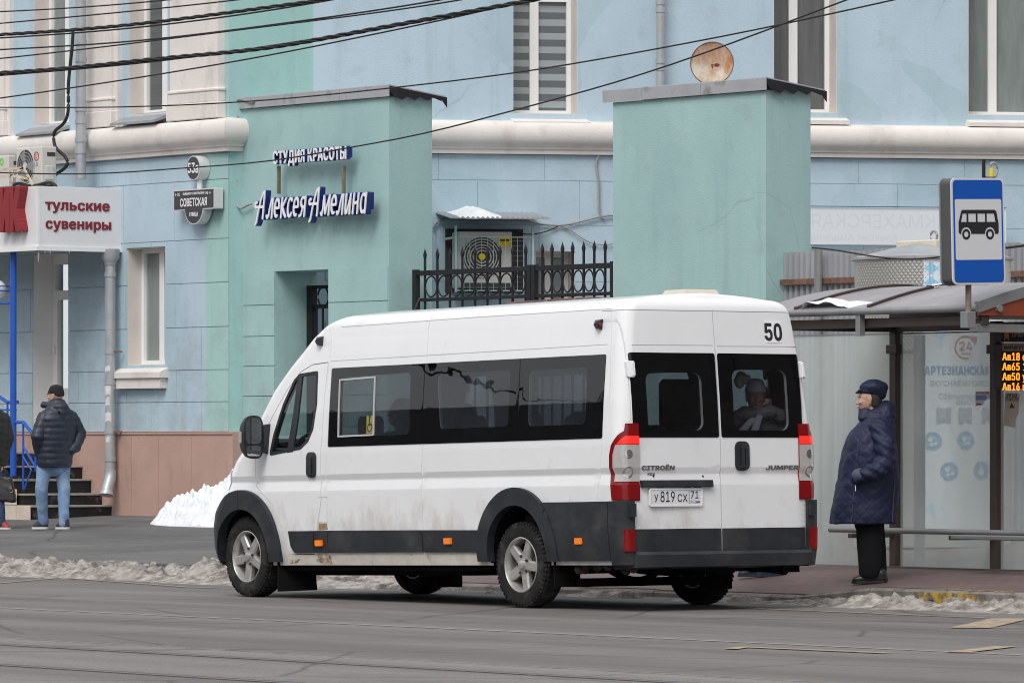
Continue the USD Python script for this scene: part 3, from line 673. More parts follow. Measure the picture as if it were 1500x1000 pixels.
def solid(off=0.0, zlo=.28):
    secs = []
    zz = sorted(set(np.round(np.r_[np.linspace(zlo, 2.33, 48), W_T[:, 0], F_T[:, 0]], 4)))
    for z in [q for q in zz if zlo <= q <= 2.33]: secs.append((z, outline(z, off)))
    for t in np.linspace(0, math.pi / 2, 8)[1:]:
        i = .14 * (1 - math.cos(t)); z = 2.33 + .11 * math.sin(t)
        secs.append((z + off * math.sin(t), outline(z, off * math.cos(t), i, i * .3, i * .55)))
    w0 = wof(2.44) - .14
    for q in (.9, .75, .55, .35, .15, .03):
        i = .14 + w0 * (1 - q); secs.append((2.44 + .05 * (1 - q * q) + off, outline(2.44, 0, i, .042 + .30 * (1 - q), .077 + .05 * (1 - q))))
    n = len(secs[0][1]); v = []; f = []
    for z, o in secs: v += [(s, b, z) for s, b in o]
    for k in range(len(secs) - 1):
        for j in range(n):
            a, b = k * n + j, k * n + (j + 1) % n; c, d = a + n, b + n
            f += [(a, c, d), (a, d, b)]
    c0 = len(v); v.append((2.3, 0, secs[0][0])); c1 = len(v); v.append((3.0, 0, secs[-1][0] + .001))
    for j in range(n):
        f.append((c0, j, (j + 1) % n)); f.append((c1, (len(secs) - 1) * n + (j + 1) % n, (len(secs) - 1) * n + j))
    m = trimesh.Trimesh(v, f, process=False)
    if m.volume < 0: m.invert()
    return m3.Manifold(m3.Mesh(np.asarray(m.vertices, np.float32), np.asarray(m.faces, np.uint32)))
def prism(poly, lo, hi, kind):
    """kind 'side': (s, z) outline run along b; 'rear': (b, z) outline run along s; 'plan': (s, b) outline run along z."""
    gs = [g for g in getattr(poly, 'geoms', [poly]) if g.area > 1e-7]
    rings = []
    for g in gs:
        g = shapely.geometry.polygon.orient(g); rings.append(np.array(g.exterior.coords)[:-1]); rings += [np.array(i.coords)[:-1] for i in g.interiors]
    m = m3.Manifold.extrude(m3.CrossSection(rings, m3.FillRule.NonZero), hi - lo)
    if kind == 'side': A = [[1, 0, 0, 0], [0, 0, 1, lo], [0, 1, 0, 0]]
    elif kind == 'rear': A = [[0, 0, 1, lo], [1, 0, 0, 0], [0, 1, 0, 0]]
    else: A = [[1, 0, 0, 0], [0, 1, 0, 0], [0, 0, 1, lo]]
    return m.transform(np.array(A, float))
SOL = {}
def sol(off):
    if off not in SOL: SOL[off] = solid(off)
    return SOL[off]
def skin(lo, hi, reg): return (sol(hi) ^ reg) - sol(lo)
def onside(px, py, off=0.0):
    Y = YC - 1.02
    for _ in range(12):
        q = onY(px, py, Y); l = TVI @ np.r_[q, 1]; Y = YC - wof(l[2]) - off
    return float(l[0]), float(l[2])
def onrear(px, py, off=0.0):
    s = SR
    for _ in range(12):
        n = TV[:3, :3] @ np.array([1, 0, 0.0]); q = onP(px, py, (TV @ np.r_[s, 0, 1.0, 1])[:3], n); l = TVI @ np.r_[q, 1]
        s = np.interp(l[2], R_T[:, 0], R_T[:, 1]) - BOW * (l[1] / .9) ** 2 + off
    return float(l[1]), float(l[2])
def spoly(pts, r=0.0):
    g = Polygon([onside(*p) for p in pts]).buffer(0)
    return g.buffer(-r).buffer(r, quad_segs=6) if r else g
def rpoly(pts, r=0.0):
    g = Polygon([onrear(*p) for p in pts]).buffer(0)
    return g.buffer(-r).buffer(r, quad_segs=6) if r else g
L0, L1 = -1.3, -.3          # the near side
def near(poly): return prism(poly, L0, L1, 'side')
def both(poly): return prism(poly, -1.3, 1.3, 'side')
def back(poly, lo=4.9, hi=5.8): return prism(poly, lo, hi, 'rear')

mb = thing('minibus', 'white long-wheelbase passenger minibus with black side trim and dark windows, route 50, seen from behind', 'minibus', (XH + WB / 2, YC, 0))
def vp(parent, name, m, mat, smooth=32, label=None):
    return part(parent, name, put(m, TV), mat, smooth, label)
# regions on the side we see
G_side = spoly([(486.5, 539), (888.5, 518.5), (882.5, 642), (480.5, 654.5)], .02)
door_o = spoly([(481, 530.5), (476, 575), (471.5, 640), (470, 700), (470.5, 730), (465.5, 770), (462, 811), (424, 812), (414, 776), (400, 740), (376, 712), (374, 672), (384, 642), (398, 612), (420, 572), (440, 545), (458, 534)], .01)
door_w = spoly([(396, 665), (402, 636), (416, 592), (432, 557), (440, 549), (465, 545), (463.5, 592), (458, 628), (451, 645), (440, 656)], .012)
win_A = spoly([(497, 553), (602, 545), (600, 636), (495, 640)], .05)
win_B = spoly([(641, 548), (748, 541), (745, 624), (645, 628)], .05)
win_C = spoly([(776, 542), (861, 537), (858, 621), (774, 624)], .05)
wins = unary_union([win_A, win_B, win_C])
wshield = Polygon([(-.86, 1.40), (.86, 1.40), (.72, 2.12), (.6, 2.2), (-.6, 2.2), (-.72, 2.12)]).buffer(-.06).buffer(.06)
# rear
b_mid = onrear(1048, 640)[0]
SEAM = b_mid
bl, br = -.888, .888
z_top = onrear(1040, 456)[1]; z_bot = onrear(1050, 806)[1]
zb_split = onrear(990, 774)[1]
rd = [sbox(bl, z_bot, -.0035, z_top), sbox(.0035, z_bot, br, z_top)]
zg1, zg0 = onrear(1040, 517)[1], onrear(1040, 640.5)[1]
rg = [rbox(bl + .012, zg0, -.012, zg1, .02), rbox(.012, zg0, br - .012, zg1, .02)]
def rhole(x0, y0, x1, y1):
    (a, d) = onrear(x0, y0); (c, e) = onrear(x1, y1); return rbox(a, e, c, d, .07)
rh = [rhole(945, 545, 1031, 630), rhole(1071, 541, 1156, 630)]
arch_f = Point(0, .36).buffer(.425, quad_segs=24); arch_r = Point(WB, .36).buffer(.425, quad_segs=24)
arch_f = unary_union([arch_f, sbox(-.425, 0, .425, .36)]); arch_r = unary_union([arch_r, sbox(WB - .425, 0, WB + .425, .36)])

shell = sol(0.0) - sol(-.03)
cut = both(wins) + both(door_w.buffer(-.010)) + prism(wshield, -1.5, 1.6, 'rear') + back(unary_union(rh))
for ar in (arch_f, arch_r): cut = cut + prism(ar, -1.3, -.70, 'side') + prism(ar, .70, 1.3, 'side')
shell = shell - cut
slots = both(door_o.buffer(.004).difference(door_o.buffer(-.004)))
for g in rd: slots = slots + back(g.buffer(.0045, join_style='mitre').difference(g.buffer(-.001)), 5.1)
# outer seams of the roof and side panels (shallow)
def groove(pts, wd=.006, depth=.006):
    g = LineString([onside(*p) for p in pts]).buffer(wd / 2, cap_style='flat'); return near(g) - sol(-depth)
def rgroove(pts, wd=.006, depth=.006):
    g = LineString([onrear(*p) for p in pts]).buffer(wd / 2, cap_style='flat'); return back(g) - sol(-depth)
gro = groove([(500, 479), (560, 475), (700, 464.5), (895, 452.5)]) + groove([(484, 529), (620, 521), (890, 504.5)]) + groove([(631, 458), (628, 480), (626, 520), (625.5, 534)]) + groove([(620, 651), (619, 700), (620, 775), (622, 826)]) \
    + groove([(896, 455), (895.5, 500), (893, 600)], .005) + groove([(895, 560), (880, 690), (875.5, 728)], .003, .003) + groove([(484, 480), (486, 500), (483, 529)]) + groove([(481, 530), (479, 655), (478, 700), (480, 776)], .004, .004) + groove([(466.5, 728), (480, 728), (480.5, 765), (464, 765)], .005)
gro = gro + rgroove([(926, 505), (1044, 506)], .007) + rgroove([(1050, 507), (1168, 508)], .007)
doors_cut = near(door_o) - sol(-.2)
body = shell - slots - gro
for g in rd: body = body - back(g, 5.1)
body = body - (near(door_o) - sol(-.035))
vp(mb, 'body', body, 'van_white')
inner = (sol(-.031) - sol(-.045)) - cut
vp(mb, 'cabin_lining', inner ^ m3.Manifold.cube([9, 3, 3]).translate([-1.5, -1.5, .5]), 'lining')
# the doors
fd = (shell ^ near(door_o.buffer(-.003))) - gro
fdp = vp(mb, 'front_door', fd, 'van_white')
vp(fdp, 'window', skin(-.012, -.006, near(door_w.buffer(-.004))), 'door_glass')
piv = spoly([(427, 556), (432, 550), (447, 549.5), (441, 600), (432, 661), (424, 662), (432, 615)], .0)
vp(fdp, 'window_rubber', skin(-.036, .004, near(door_w.buffer(.012).difference(door_w.buffer(-.016)))) + skin(-.014, .003, near(Polygon([onside(437.5, 549), onside(443, 548), onside(436, 612), onside(429, 661), onside(421, 662), onside(430, 606)]).buffer(.004))), 'van_black')
def handle(px0, py0, px1, py1, on, T2, nm_parent, plane):
    (a, d), (c, e) = on(px0, py0), on(px1, py1)
    g = rbox(a, e, c, d, .05); hole = rbox(a + .28 * (c - a), e + .16 * (d - e), a + .72 * (c - a), d - .2 * (d - e), .02)
    reg = (lambda p: near(p)) if plane == 'side' else (lambda p: back(p))
    m = skin(-.004, .012, reg(g.difference(hole))) + skin(-.004, .003, reg(hole)) + skin(-.004, .022, reg(rbox(a + .40 * (c - a), e + .1 * (d - e), a + .60 * (c - a), d - .12 * (d - e), .01)))
    return vp(nm_parent, 'handle', m, 'van_black')
handle(450, 662, 464.5, 699, onside, TV, fdp, 'side')
rdp = []
for k in (0, 1):
    m = (shell ^ back(rd[k], 5.1)) - gro
    p = vp(mb, 'rear_door', m, 'van_white', label=('left' if k == 0 else 'right') + ' rear door'); rdp.append(p)
    vp(p, 'frit', skin(-.001, .0015, back(rg[k].buffer(-.001).difference(rh[k]))), 'frit_black')
    vp(p, 'window', skin(.0018, .006, back(rg[k])), 'back_glass')
    vp(p, 'lower_cladding', skin(-.001, .008, back(sbox(rd[k].bounds[0] + .003, z_bot, rd[k].bounds[2] - .003, zb_split))), 'van_black')
(a, d), (c, e) = onrear(1076, 646), onrear(1096.5, 689)
handle(1076, 646, 1096.5, 689, onrear, TV, rdp[1], 'rear')
def rface(px, py, off=.004):
    """A frame on the back of the bus."""
    b, z = onrear(px, py); s = float(np.interp(z, R_T[:, 0], R_T[:, 1]) - BOW * (b / .9) ** 2 + off)
    return frame((s, b, z), (0, 1, 0), (0, 0, 1))
def on_rear(poly, px, py, d0, d1):
    b, z = onrear(px, py); return skin(-.002, d1, back(affinity.translate(poly, b, z)))
rpx = lambda x0, x1, y: onrear(x1, y)[0] - onrear(x0, y)[0]
# badges, hinges, plate
M('badge_small', (.05, .05, .05), .5)
vp(rdp[0], 'badge', on_rear(words('CITROËN', .036, 800, width=rpx(939, 988, 684), center=True), 963.5, 688, -.002, .006), 'badge_grey')
vp(rdp[0], 'badge', on_rear(words('FIIX', .02, 800, width=rpx(948, 959, 693), center=True), 954, 696, -.002, .003), 'badge_small')
vp(rdp[1], 'badge', on_rear(words('JUMPER', .036, 800, width=rpx(1121, 1169, 684), center=True), 1145, 687.5, -.002, .006), 'badge_grey')
for x, y in ((957, 697), (1029.5, 697)): vp(rdp[0], 'bolt', on_rear(Point(0, 0).buffer(.008), x, y, -.002, .004), 'ink_black')
(a, d), (c, e) = onrear(937, 703), onrear(1042, 713)
vp(rdp[0], 'grab_strip', skin(-.004, .03, back(rbox(a, e, c, d, .006))), 'van_black')
for x in (966, 1006, 1021): vp(rdp[0], 'plate_lamp', on_rear(sbox(-.03, -.012, .03, .012), x, 715, 0, .015), 'van_black')
pl_w = .52
pl = rbox(-pl_w / 2, -.062, pl_w / 2, .062, .01)
PX, PY = 988.5, 728
T_pl = rface(PX, PY, .01)
pm = vp(rdp[0], 'number_plate', put(flat(pl, 0, .006), T_pl), 'plate_white')
vp(rdp[0], 'plate_frame', put(flat(pl.buffer(.012).difference(pl.buffer(-.002)), -.004, .010), T_pl), 'white_plastic')
txt_ = unary_union([words('У', .062, 450, sx=.85, at=(-.225, -.036)), words('819', .083, 450, sx=.72, at=(-.165, -.036)), words('СХ', .062, 450, sx=.88, at=(.012, -.036)), words('71', .06, 450, sx=.85, at=(.145, -.010)), sbox(.132, -.055, .135, .055)])
vp(rdp[0], 'plate_lettering', put(flat(txt_, .0055, .0075), T_pl), 'ink_black')
vp(rdp[0], 'plate_lettering', put(flat(words('RUS', .022, 600, at=(.147, -.048)), .0055, .0075), T_pl), 'ink_grey')
for nm, c0, y0 in (('flag_white', (.7, .7, .7), -.031), ('flag_blue', (.05, .08, .4), -.039), ('flag_red', (.45, .03, .03), -.047)):
    M(nm, c0, .5); vp(rdp[0], 'plate_flag', put(flat(sbox(.205, y0, .243, y0 + .008), .0055, .0072), T_pl), nm)
# route number
T5 = rface(1132.5, 486, .002); sq = rbox(-.085, -.09, .085, .09, .004)
M('sheet_white', (.82, .82, .82), .4)
rn = vp(rdp[1], 'route_sign', on_rear(sq, 1132.5, 486, 0, .003), 'sheet_white')
vp(rdp[1], 'route_number', on_rear(words('50', .145, 800, sx=.78, center=True, at=(0, -.073)), 1132.5, 486, 0, .0045), 'ink_black')
for k, (x0_, x1_, y0, y1) in enumerate(((917, 928.5, 528, 552), (1172, 1182.5, 529, 554))):
    (b0, z1), (b1, z0) = onrear(x0_, y0), onrear(x1_, y1)
    vp(rdp[k], 'hinge', skin(-.002, .02, back(rbox(b0, z0, b1, z1, .012))) + skin(.01, .034, back(rbox(b0 + (b1 - b0) * (.62 - .5 * k), z0 + .01, b0 + (b1 - b0) * (.9 - .5 * k), z1 - .01, .008))), 'van_white')
# side windows: frit behind, glass in front
side_frit = skin(-.001, .0012, near(G_side.buffer(-.002).difference(wins)))
vp(mb, 'window_surround', side_frit, 'frit_black')
cuts_x = [(626, 530), (764, 522)]
edges = [spoly([(470, 500), (625.2, 500), (618.8, 670), (470, 670)]), spoly([(626.0, 500), (764.6, 500), (758.5, 670), (619.6, 670)]), spoly([(765.4, 500), (905, 500), (905, 670), (759.3, 670)])]
for e_ in edges: vp(mb, 'side_window', skin(.0016, .005, near(G_side.intersection(e_))), 'tinted_glass')
far = lambda g: prism(g, .3, 1.3, 'side')
vp(mb, 'side_window', skin(.0016, .005, far(G_side)), 'tinted_glass', label='far side window band')
vp(mb, 'window_surround', skin(-.001, .0012, far(G_side.buffer(-.002).difference(wins))), 'frit_black')
slide = spoly([(499, 556), (551, 551.5), (548.5, 637), (496.5, 639.5)], .004)
vp(mb, 'sliding_window_frame', skin(.004, .014, near(slide.buffer(.004).difference(slide.buffer(-.010)))), 'alu')
for wn_ in (win_A, win_B, win_C): vp(mb, 'misted_pane', skin(-.006, -.004, near(wn_.buffer(.003))), 'misted_glass')
stk = spoly([(538, 609), (548, 608), (547.5, 634), (537.5, 635)])
vp(mb, 'accessible_sticker', skin(.005, .0065, near(stk)), 'sticker_yellow')
q = onside(542.8, 621); s0, z0 = q
icon = unary_union([Point(s0 - .0, z0 - .03).buffer(.038).difference(Point(s0, z0 - .03).buffer(.028)), LineString([(s0 + .012, z0 + .045), (s0 + .012, z0 - .005), (s0 - .03, z0 - .005), (s0 - .05, z0 - .05)]).buffer(.007), Point(s0 + .012, z0 + .065).buffer(.014)])
icon = affinity.scale(icon, -1, 1, origin=(s0, z0))
vp(mb, 'accessible_sticker', skin(.006, .0075, near(icon)), 'ink_black')
ws = vp(mb, 'windscreen', skin(-.002, .004, prism(wshield.buffer(.03), -1.5, 1.6, 'rear')), 'door_glass')
# black plastic: wheel-arch flares, side strips, rear quarter, bumper corners
def ring(cx, r0, r1, lo): return unary_union([Point(cx, .36).buffer(r1, quad_segs=24), sbox(cx - r1, lo, cx + r1, .36)]).difference(unary_union([Point(cx, .36).buffer(r0, quad_segs=24), sbox(cx - r0, 0, cx + r0, .36)])).intersection(sbox(-2, lo, 9, 3))
ff = skin(-.04, .038, near(ring(0, .413, .585, .31).intersection(sbox(-1.2, 0, .62, 2)))) 
ff2 = near(LineString([(-.03, .7), (-.03, 1.0)]).buffer(.004)) - sol(.03)
vp(mb, 'wheel_arch_flare', ff - ff2, 'van_black')
fr_ = skin(-.04, .036, near(ring(WB, .413, .56, .31).intersection(sbox(WB - .57, 0, WB + .57, 2)))) - near(LineString([(WB + .40, .7), (WB + .46, .80)]).buffer(.004))
vp(mb, 'wheel_arch_flare', fr_, 'van_black')
for a in ([(424, 777.5), (461, 777), (462, 809), (434, 809.5), (428, 800)], [(463, 777), (481, 776.8), (483, 809), (463, 809)], [(482.3, 776.8), (619.5, 776), (622, 808.3), (484, 809)], [(621, 776), (703, 776), (703, 804), (699, 808.5), (623.2, 808.5)]):
    vp(mb, 'side_strip', skin(-.002, .018, near(spoly(a, .006))), 'van_black')
q_ = sbox(WB + .3, .312, onside(894.5, 780)[0], onside(893, 734)[1]).difference(unary_union([Point(WB, .36).buffer(.563, quad_segs=24), sbox(WB, 0, WB + .563, .36)]))
vp(mb, 'quarter_panel', skin(-.01, .028, near(q_)), 'van_black')
corner_reg = prism(sbox(onside(896, 780)[0], .275, 5.8, onside(905, 733.5)[1]), -1.3, bl - .006, 'side')
vp(mb, 'bumper_corner', skin(-.01, .032, corner_reg), 'van_black')
corner_far = prism(sbox(onside(896, 780)[0], .275, 5.8, onside(905, 733.5)[1]), -bl + .006, 1.3, 'side')
vp(mb, 'bumper_corner', skin(-.01, .032, corner_far), 'van_black')
zs1, zs0 = onrear(1060, 806)[1], onrear(1060, 832)[1]
step = [hull([(5.30, -.92, zs0), (5.30, .92, zs0), (SR + .045, -.90, zs0 + .02), (SR + .045, .90, zs0 + .02), (SR + .06, -.90, zs1 - .025), (SR + .06, .90, zs1 - .025), (SR + .045, -.9, zs1), (SR + .045, .9, zs1), (5.30, -.92, zs1), (5.30, .92, zs1)]),
        hull([(5.2, .88, zs0 + .01), (5.2, 1.03, zs0 + .02), (SR + .03, .88, zs0 + .01), (SR - .03, 1.0, zs0 + .02), (5.2, .88, zs1 + .03), (5.2, 1.04, zs1 + .03), (SR + .045, .88, zs1 + .03), (SR - .02, 1.02, zs1 + .03)])]
vp(mb, 'bumper_step', step, 'van_black')
for k, s_ in ((0, -1), (1, 1)):
    vp(mb, 'reflector', skin(.025, .045, prism(sbox(.95 - .045 if s_ > 0 else -.995, onrear(930, 807)[1], .995 if s_ > 0 else -.95 + .045, onrear(930, 775)[1]), 5.0, 5.8, 'rear')), 'lens_red')
    vp(mb, 'door_stop', skin(.02, .06, prism(sbox(min(s_ * .9, s_ * .955), onrear(930, 757)[1], max(s_ * .9, s_ * .955), onrear(930, 737)[1]), 5.0, 5.8, 'rear')), 'van_black')
# tail lamps wrap the corner
tl0 = [(917, 619.5), (945, 618.5), (945, 732.5), (897, 732.5), (895, 690), (893.5, 666), (896, 652), (903, 637), (910, 626)]
tlp = Polygon([onside(*p) for p in tl0]).buffer(0)
zA, zB, zC = onside(905, 651)[1], onside(905, 705)[1], onside(905, 637)[1]
for s_ in (-1, 1):
    lim = prism(sbox(4.8, .3, 5.9, 2), -1.3, bl + .062, 'side') if s_ < 0 else prism(sbox(4.8, .3, 5.9, 2), -bl - .062, 1.3, 'side')
    side_reg = prism(unary_union([tlp, sbox(5.50, tlp.bounds[1], 5.9, tlp.bounds[3])]), -1.3 if s_ < 0 else .3, -.3 if s_ < 0 else 1.3, 'side') ^ lim
    lamp = vp(mb, 'tail_lamp', skin(-.01, .010, side_reg), 'lens_red', label='left tail lamp' if s_ < 0 else 'right tail lamp')
    band = lambda lo, hi, e=0: prism(sbox(5.34, lo, 5.9, hi), -1.3, -.3, 'side') if s_ < 0 else prism(sbox(5.34, lo, 5.9, hi), .3, 1.3, 'side')
    inn = prism(affinity.translate(unary_union([tlp, sbox(5.50, tlp.bounds[1], 5.9, tlp.bounds[3])]), .05, 0), -1.3, 1.3, 'side') ^ prism(sbox(-1.3, 0, bl + .058, 3) if s_ < 0 else sbox(-bl - .058, 0, 1.3, 3), 5.30, 5.9, 'rear')
    shr = side_reg ^ inn
    vp(lamp, 'brake_lens', skin(.008, .014, shr ^ band(zA + .005, zC - .005)), 'lens_lit')
    vp(lamp, 'clear_lens', skin(.008, .016, shr ^ band(zB, zA)), 'lens_clear')
    vp(lamp, 'red_lens', skin(.008, .014, shr ^ band(tlp.bounds[1] + .01, zB - .004)), 'lens_red')
    bz = zB + .075
    for zz_, r0_, r1_, mt_ in ((bz, .0, .046, 'chrome'), (bz, .0, .030, 'lens_clear'), (zA - .075, .0, .036, 'chrome')): vp(lamp, 'bulb_bowl', skin(.012, .0185 if mt_ == 'chrome' else .021, prism(Point(s_ * .935, zz_).buffer(r1_, quad_segs=6), 5.2, 5.9, 'rear') ^ shr), mt_)
# marker lamps along the side
for x, y in ((471, 795), (660, 792), (852, 792)):
    s_, z_ = onside(x, y); vp(mb, 'marker_lamp', skin(.016, .042, near(rbox(s_ - .045, z_ - .025, s_ + .045, z_ + .025, .006))), 'lens_amber')
vp(mb, 'fuel_flap', skin(-.004, .003, near(spoly([(467, 766), (479, 766), (480, 775), (467, 776)]))), 'rust_stain', label='rusty patch below the flap')
M('sill_grime', (.55, .52, .46), .6, var=.15, vs=6, dirt=(.2, .14, .09), dirt_lo=.60, dirt_hi=.72, ds=8)
vp(mb, 'sill', skin(-.006, .004, near(spoly([(421, 812), (714, 811), (714, 828), (424, 827)]))), 'sill_grime')
# cameras, hatch, brake light, aerial
for k, (x, y) in enumerate(((468.5, 500), (877, 475.5))):
    s_, z_ = onside(x, y); w_s = wof(z_)
    vp(mb, 'clearance_lamp', hull([(s_ - .06, -w_s + .01, z_ - .03), (s_ - .06, -w_s + .01, z_ + .04), (s_ + .06, -w_s + .01, z_ - .045), (s_ + .05, -w_s + .01, z_ + .045), (s_ + .05, -w_s - .06, z_ - .03), (s_ + .05, -w_s - .06, z_ + .02), (s_ + .01, -w_s - .06, z_)]), 'van_black')
    if k: vp(mb, 'clearance_lens', put(revolve([(0, 0), (.02, 0), (.016, .012), (0, .016)], 14), frame((s_ + .052, -w_s - .03, z_), (0, 1, 0), (0, 0, 1))), 'lens_red_dark')
vp(mb, 'roof_hatch', [hull([(4.72, .02, 2.48), (4.72, .40, 2.48), (5.05, .02, 2.48), (5.05, .40, 2.48), (4.75, .05, 2.535), (4.75, .37, 2.535), (5.02, .05, 2.535), (5.02, .37, 2.535)])], 'hatch_cream')
M('old_wood', (.11, .06, .042), .8, var=.4, vs=8, dirt=(.5, .46, .42), dirt_lo=.6, dirt_hi=.65, ds=9)
vp(mb, 'roof_hatch', [B(2.55, 3.75, .0, .6, 2.48, 2.52, .012)], 'old_wood', label='weathered brown roof hatch')
b0, z0 = onrear(1041, 447.5)
vp(mb, 'high_brake_lamp', put(flat(rbox(-.105, -.024, .105, .024, .012), -.06, .012), frame((5.345, 0.02, z0 - .005), (0, 1, 0), (.35, 0, .94))), 'lens_red_dark')
vp(mb, 'aerial', bar((1.7, -.35, 2.47), (1.78, -.35, 2.58), .006), 'ink_black')
# mirror
mo = TVI @ np.r_[onY(371, 640, YC - 1.17), 1]
ms, mz = mo[0], mo[2]
mh = (m3.Manifold.sphere(1, 28).scale([.085, .125, .195])).translate([ms - .03, -1.17, mz]) ^ m3.Manifold.cube([.3, .4, .6]).translate([ms - .3 + .012, -1.37, mz - .3])
mh = mh.hull()
mir = vp(mb, 'mirror', [hull([(ms - .10 + dx, -1.17 + dy, mz + dz) for dx, k in ((0, .75), (.06, .95), (.11, 1.0)) for dy, dz in [(.105 * k * math.copysign(abs(math.cos(t)) ** .6, math.cos(t)), .19 * k * math.copysign(abs(math.sin(t)) ** .6, math.sin(t))) for t in np.linspace(0, 2 * math.pi, 24, endpoint=False)]])], 'van_black', 30)
vp(mir, 'mirror_glass', put(flat(rbox(-.085, -.06, .075, .165, .045), 0, .004), frame((ms + .011, -1.17, mz), (0, 1, 0), (0, 0, 1))), 'mirror_face')
vp(mir, 'mirror_glass', put(flat(rbox(-.08, -.165, .07, -.075, .03), 0, .004), frame((ms + .011, -1.17, mz), (0, 1, 0), (0, 0, 1))), 'mirror_face')
vp(mir, 'arm', [hull([(ms - .02 + a, b, mz + c) for a in (-.03, .03) for b, c in ((-1.09, -.12), (-1.09, .10), (-.97, -.16), (-.97, .12))])], 'van_black')
vp(mir, 'indicator', put(flat(rbox(-.02, -.05, .02, .05, .01), 0, .006), frame((ms - .04, -1.279, mz - .0), (1, 0, 0), (0, 0, 1))), 'lens_clear')
# bonnet lamps (just seen from in front)
for s_ in (-1, 1): vp(mb, 'headlamp', skin(-.005, .008, prism(Polygon([(s_ * .55, .86), (s_ * .92, .95), (s_ * .95, 1.12), (s_ * .85, 1.1), (s_ * .6, .96)]), -1.2, .0, 'rear')), 'lens_clear')
vp(mb, 'front_bumper', skin(-.004, .03, prism(sbox(-1.2, .28, 1.2, .72), -1.3, -.42, 'rear')), 'van_black')
# underneath
vp(mb, 'underbody', [B(-.75, 5.3, -.66, .66, .26, .6), B(.5, WB - .5, -.93, .93, .235, .45), B(.7, WB - .9, -.80, .8, .19, .3), B(WB + .5, 5.4, -.86, .86, .27, .5), B(-.6, .6, -.68, .68, .55, .95), B(WB - .6, WB + .6, -.68, .68, .55, .95)], 'under_black')
for cx in (0, WB):
    for s_ in (-1, 1):
        ln = Point(cx, .36).buffer(.44, quad_segs=16).difference(Point(cx, .36).buffer(.426, quad_segs=16)).intersection(sbox(-2, .3, 9, 2))
        vp(mb, 'wheel_arch_liner', prism(ln, min(s_ * .68, s_ * .985), max(s_ * .68, s_ * .985), 'side'), 'under_black')
for nm, m in (('mud_flap', hull([(.50, -1.0, .05), (.66, -.7, .06), (.50, -1.0, .36), (.62, -.7, .36), (.52, -1.0, .05), (.68, -.7, .06), (.52, -1.0, .36), (.64, -.7, .36)])), ('mud_flap', B(WB + .47, WB + .485, -1.0, -.74, .10, .36)), ('mud_flap', B(WB + .47, WB + .485, .70, .84, .06, .36)), ('mud_flap', B(.47, .485, .74, 1.0, .06, .36))):
    vp(mb, nm, m, 'under_black')
rngu = np.random.default_rng(3)
lum = []
for k in range(34):
    p = np.array([rngu.uniform(4.75, 5.38), rngu.uniform(-.95, -.70), rngu.uniform(.22, .34)]); e = trimesh.creation.icosphere(1, rngu.uniform(.02, .05)); e.apply_translation(p); lum.append(e)
M('mud', (.035, .03, .027), .95, var=.4, vs=20)
vp(mb, 'mud_lumps', lum, 'mud')
vp(mb, 'tow_beam', [B(4.62, 4.70, -.80, .5, .10, .17), beam((5.2, -.75, .3), (5.35, .2, .22), .05, .05), tube(curve([(4.3, -.2, .22), (4.9, -.3, .16), (5.3, -.45, .24), (5.45, -.5, .27)], 16), .03)], 'under_black')
vp(mb, 'exhaust', [tube(curve([(3.6, .5, .25), (4.6, .62, .24), (5.3, .70, .24), (5.44, .74, .22)], 14), .045), B(5.12, 5.42, .60, .9, .20, .27)], 'under_black')
vp(mb, 'side_step_pipe', [tube([(2.75, .2, .28), (2.75, .2, .2), (2.9, .15, .16)], .035)], 'under_black')
# rust along the sill
for rp in ([(424, 819), (441, 818.5), (436, 824), (426, 825.5)], [(466, 811), (481, 811), (492, 820), (496, 826), (476, 826), (464, 821)]): vp(mb, 'rust', skin(.0035, .0048, near(spoly(rp))), 'rust_blend')
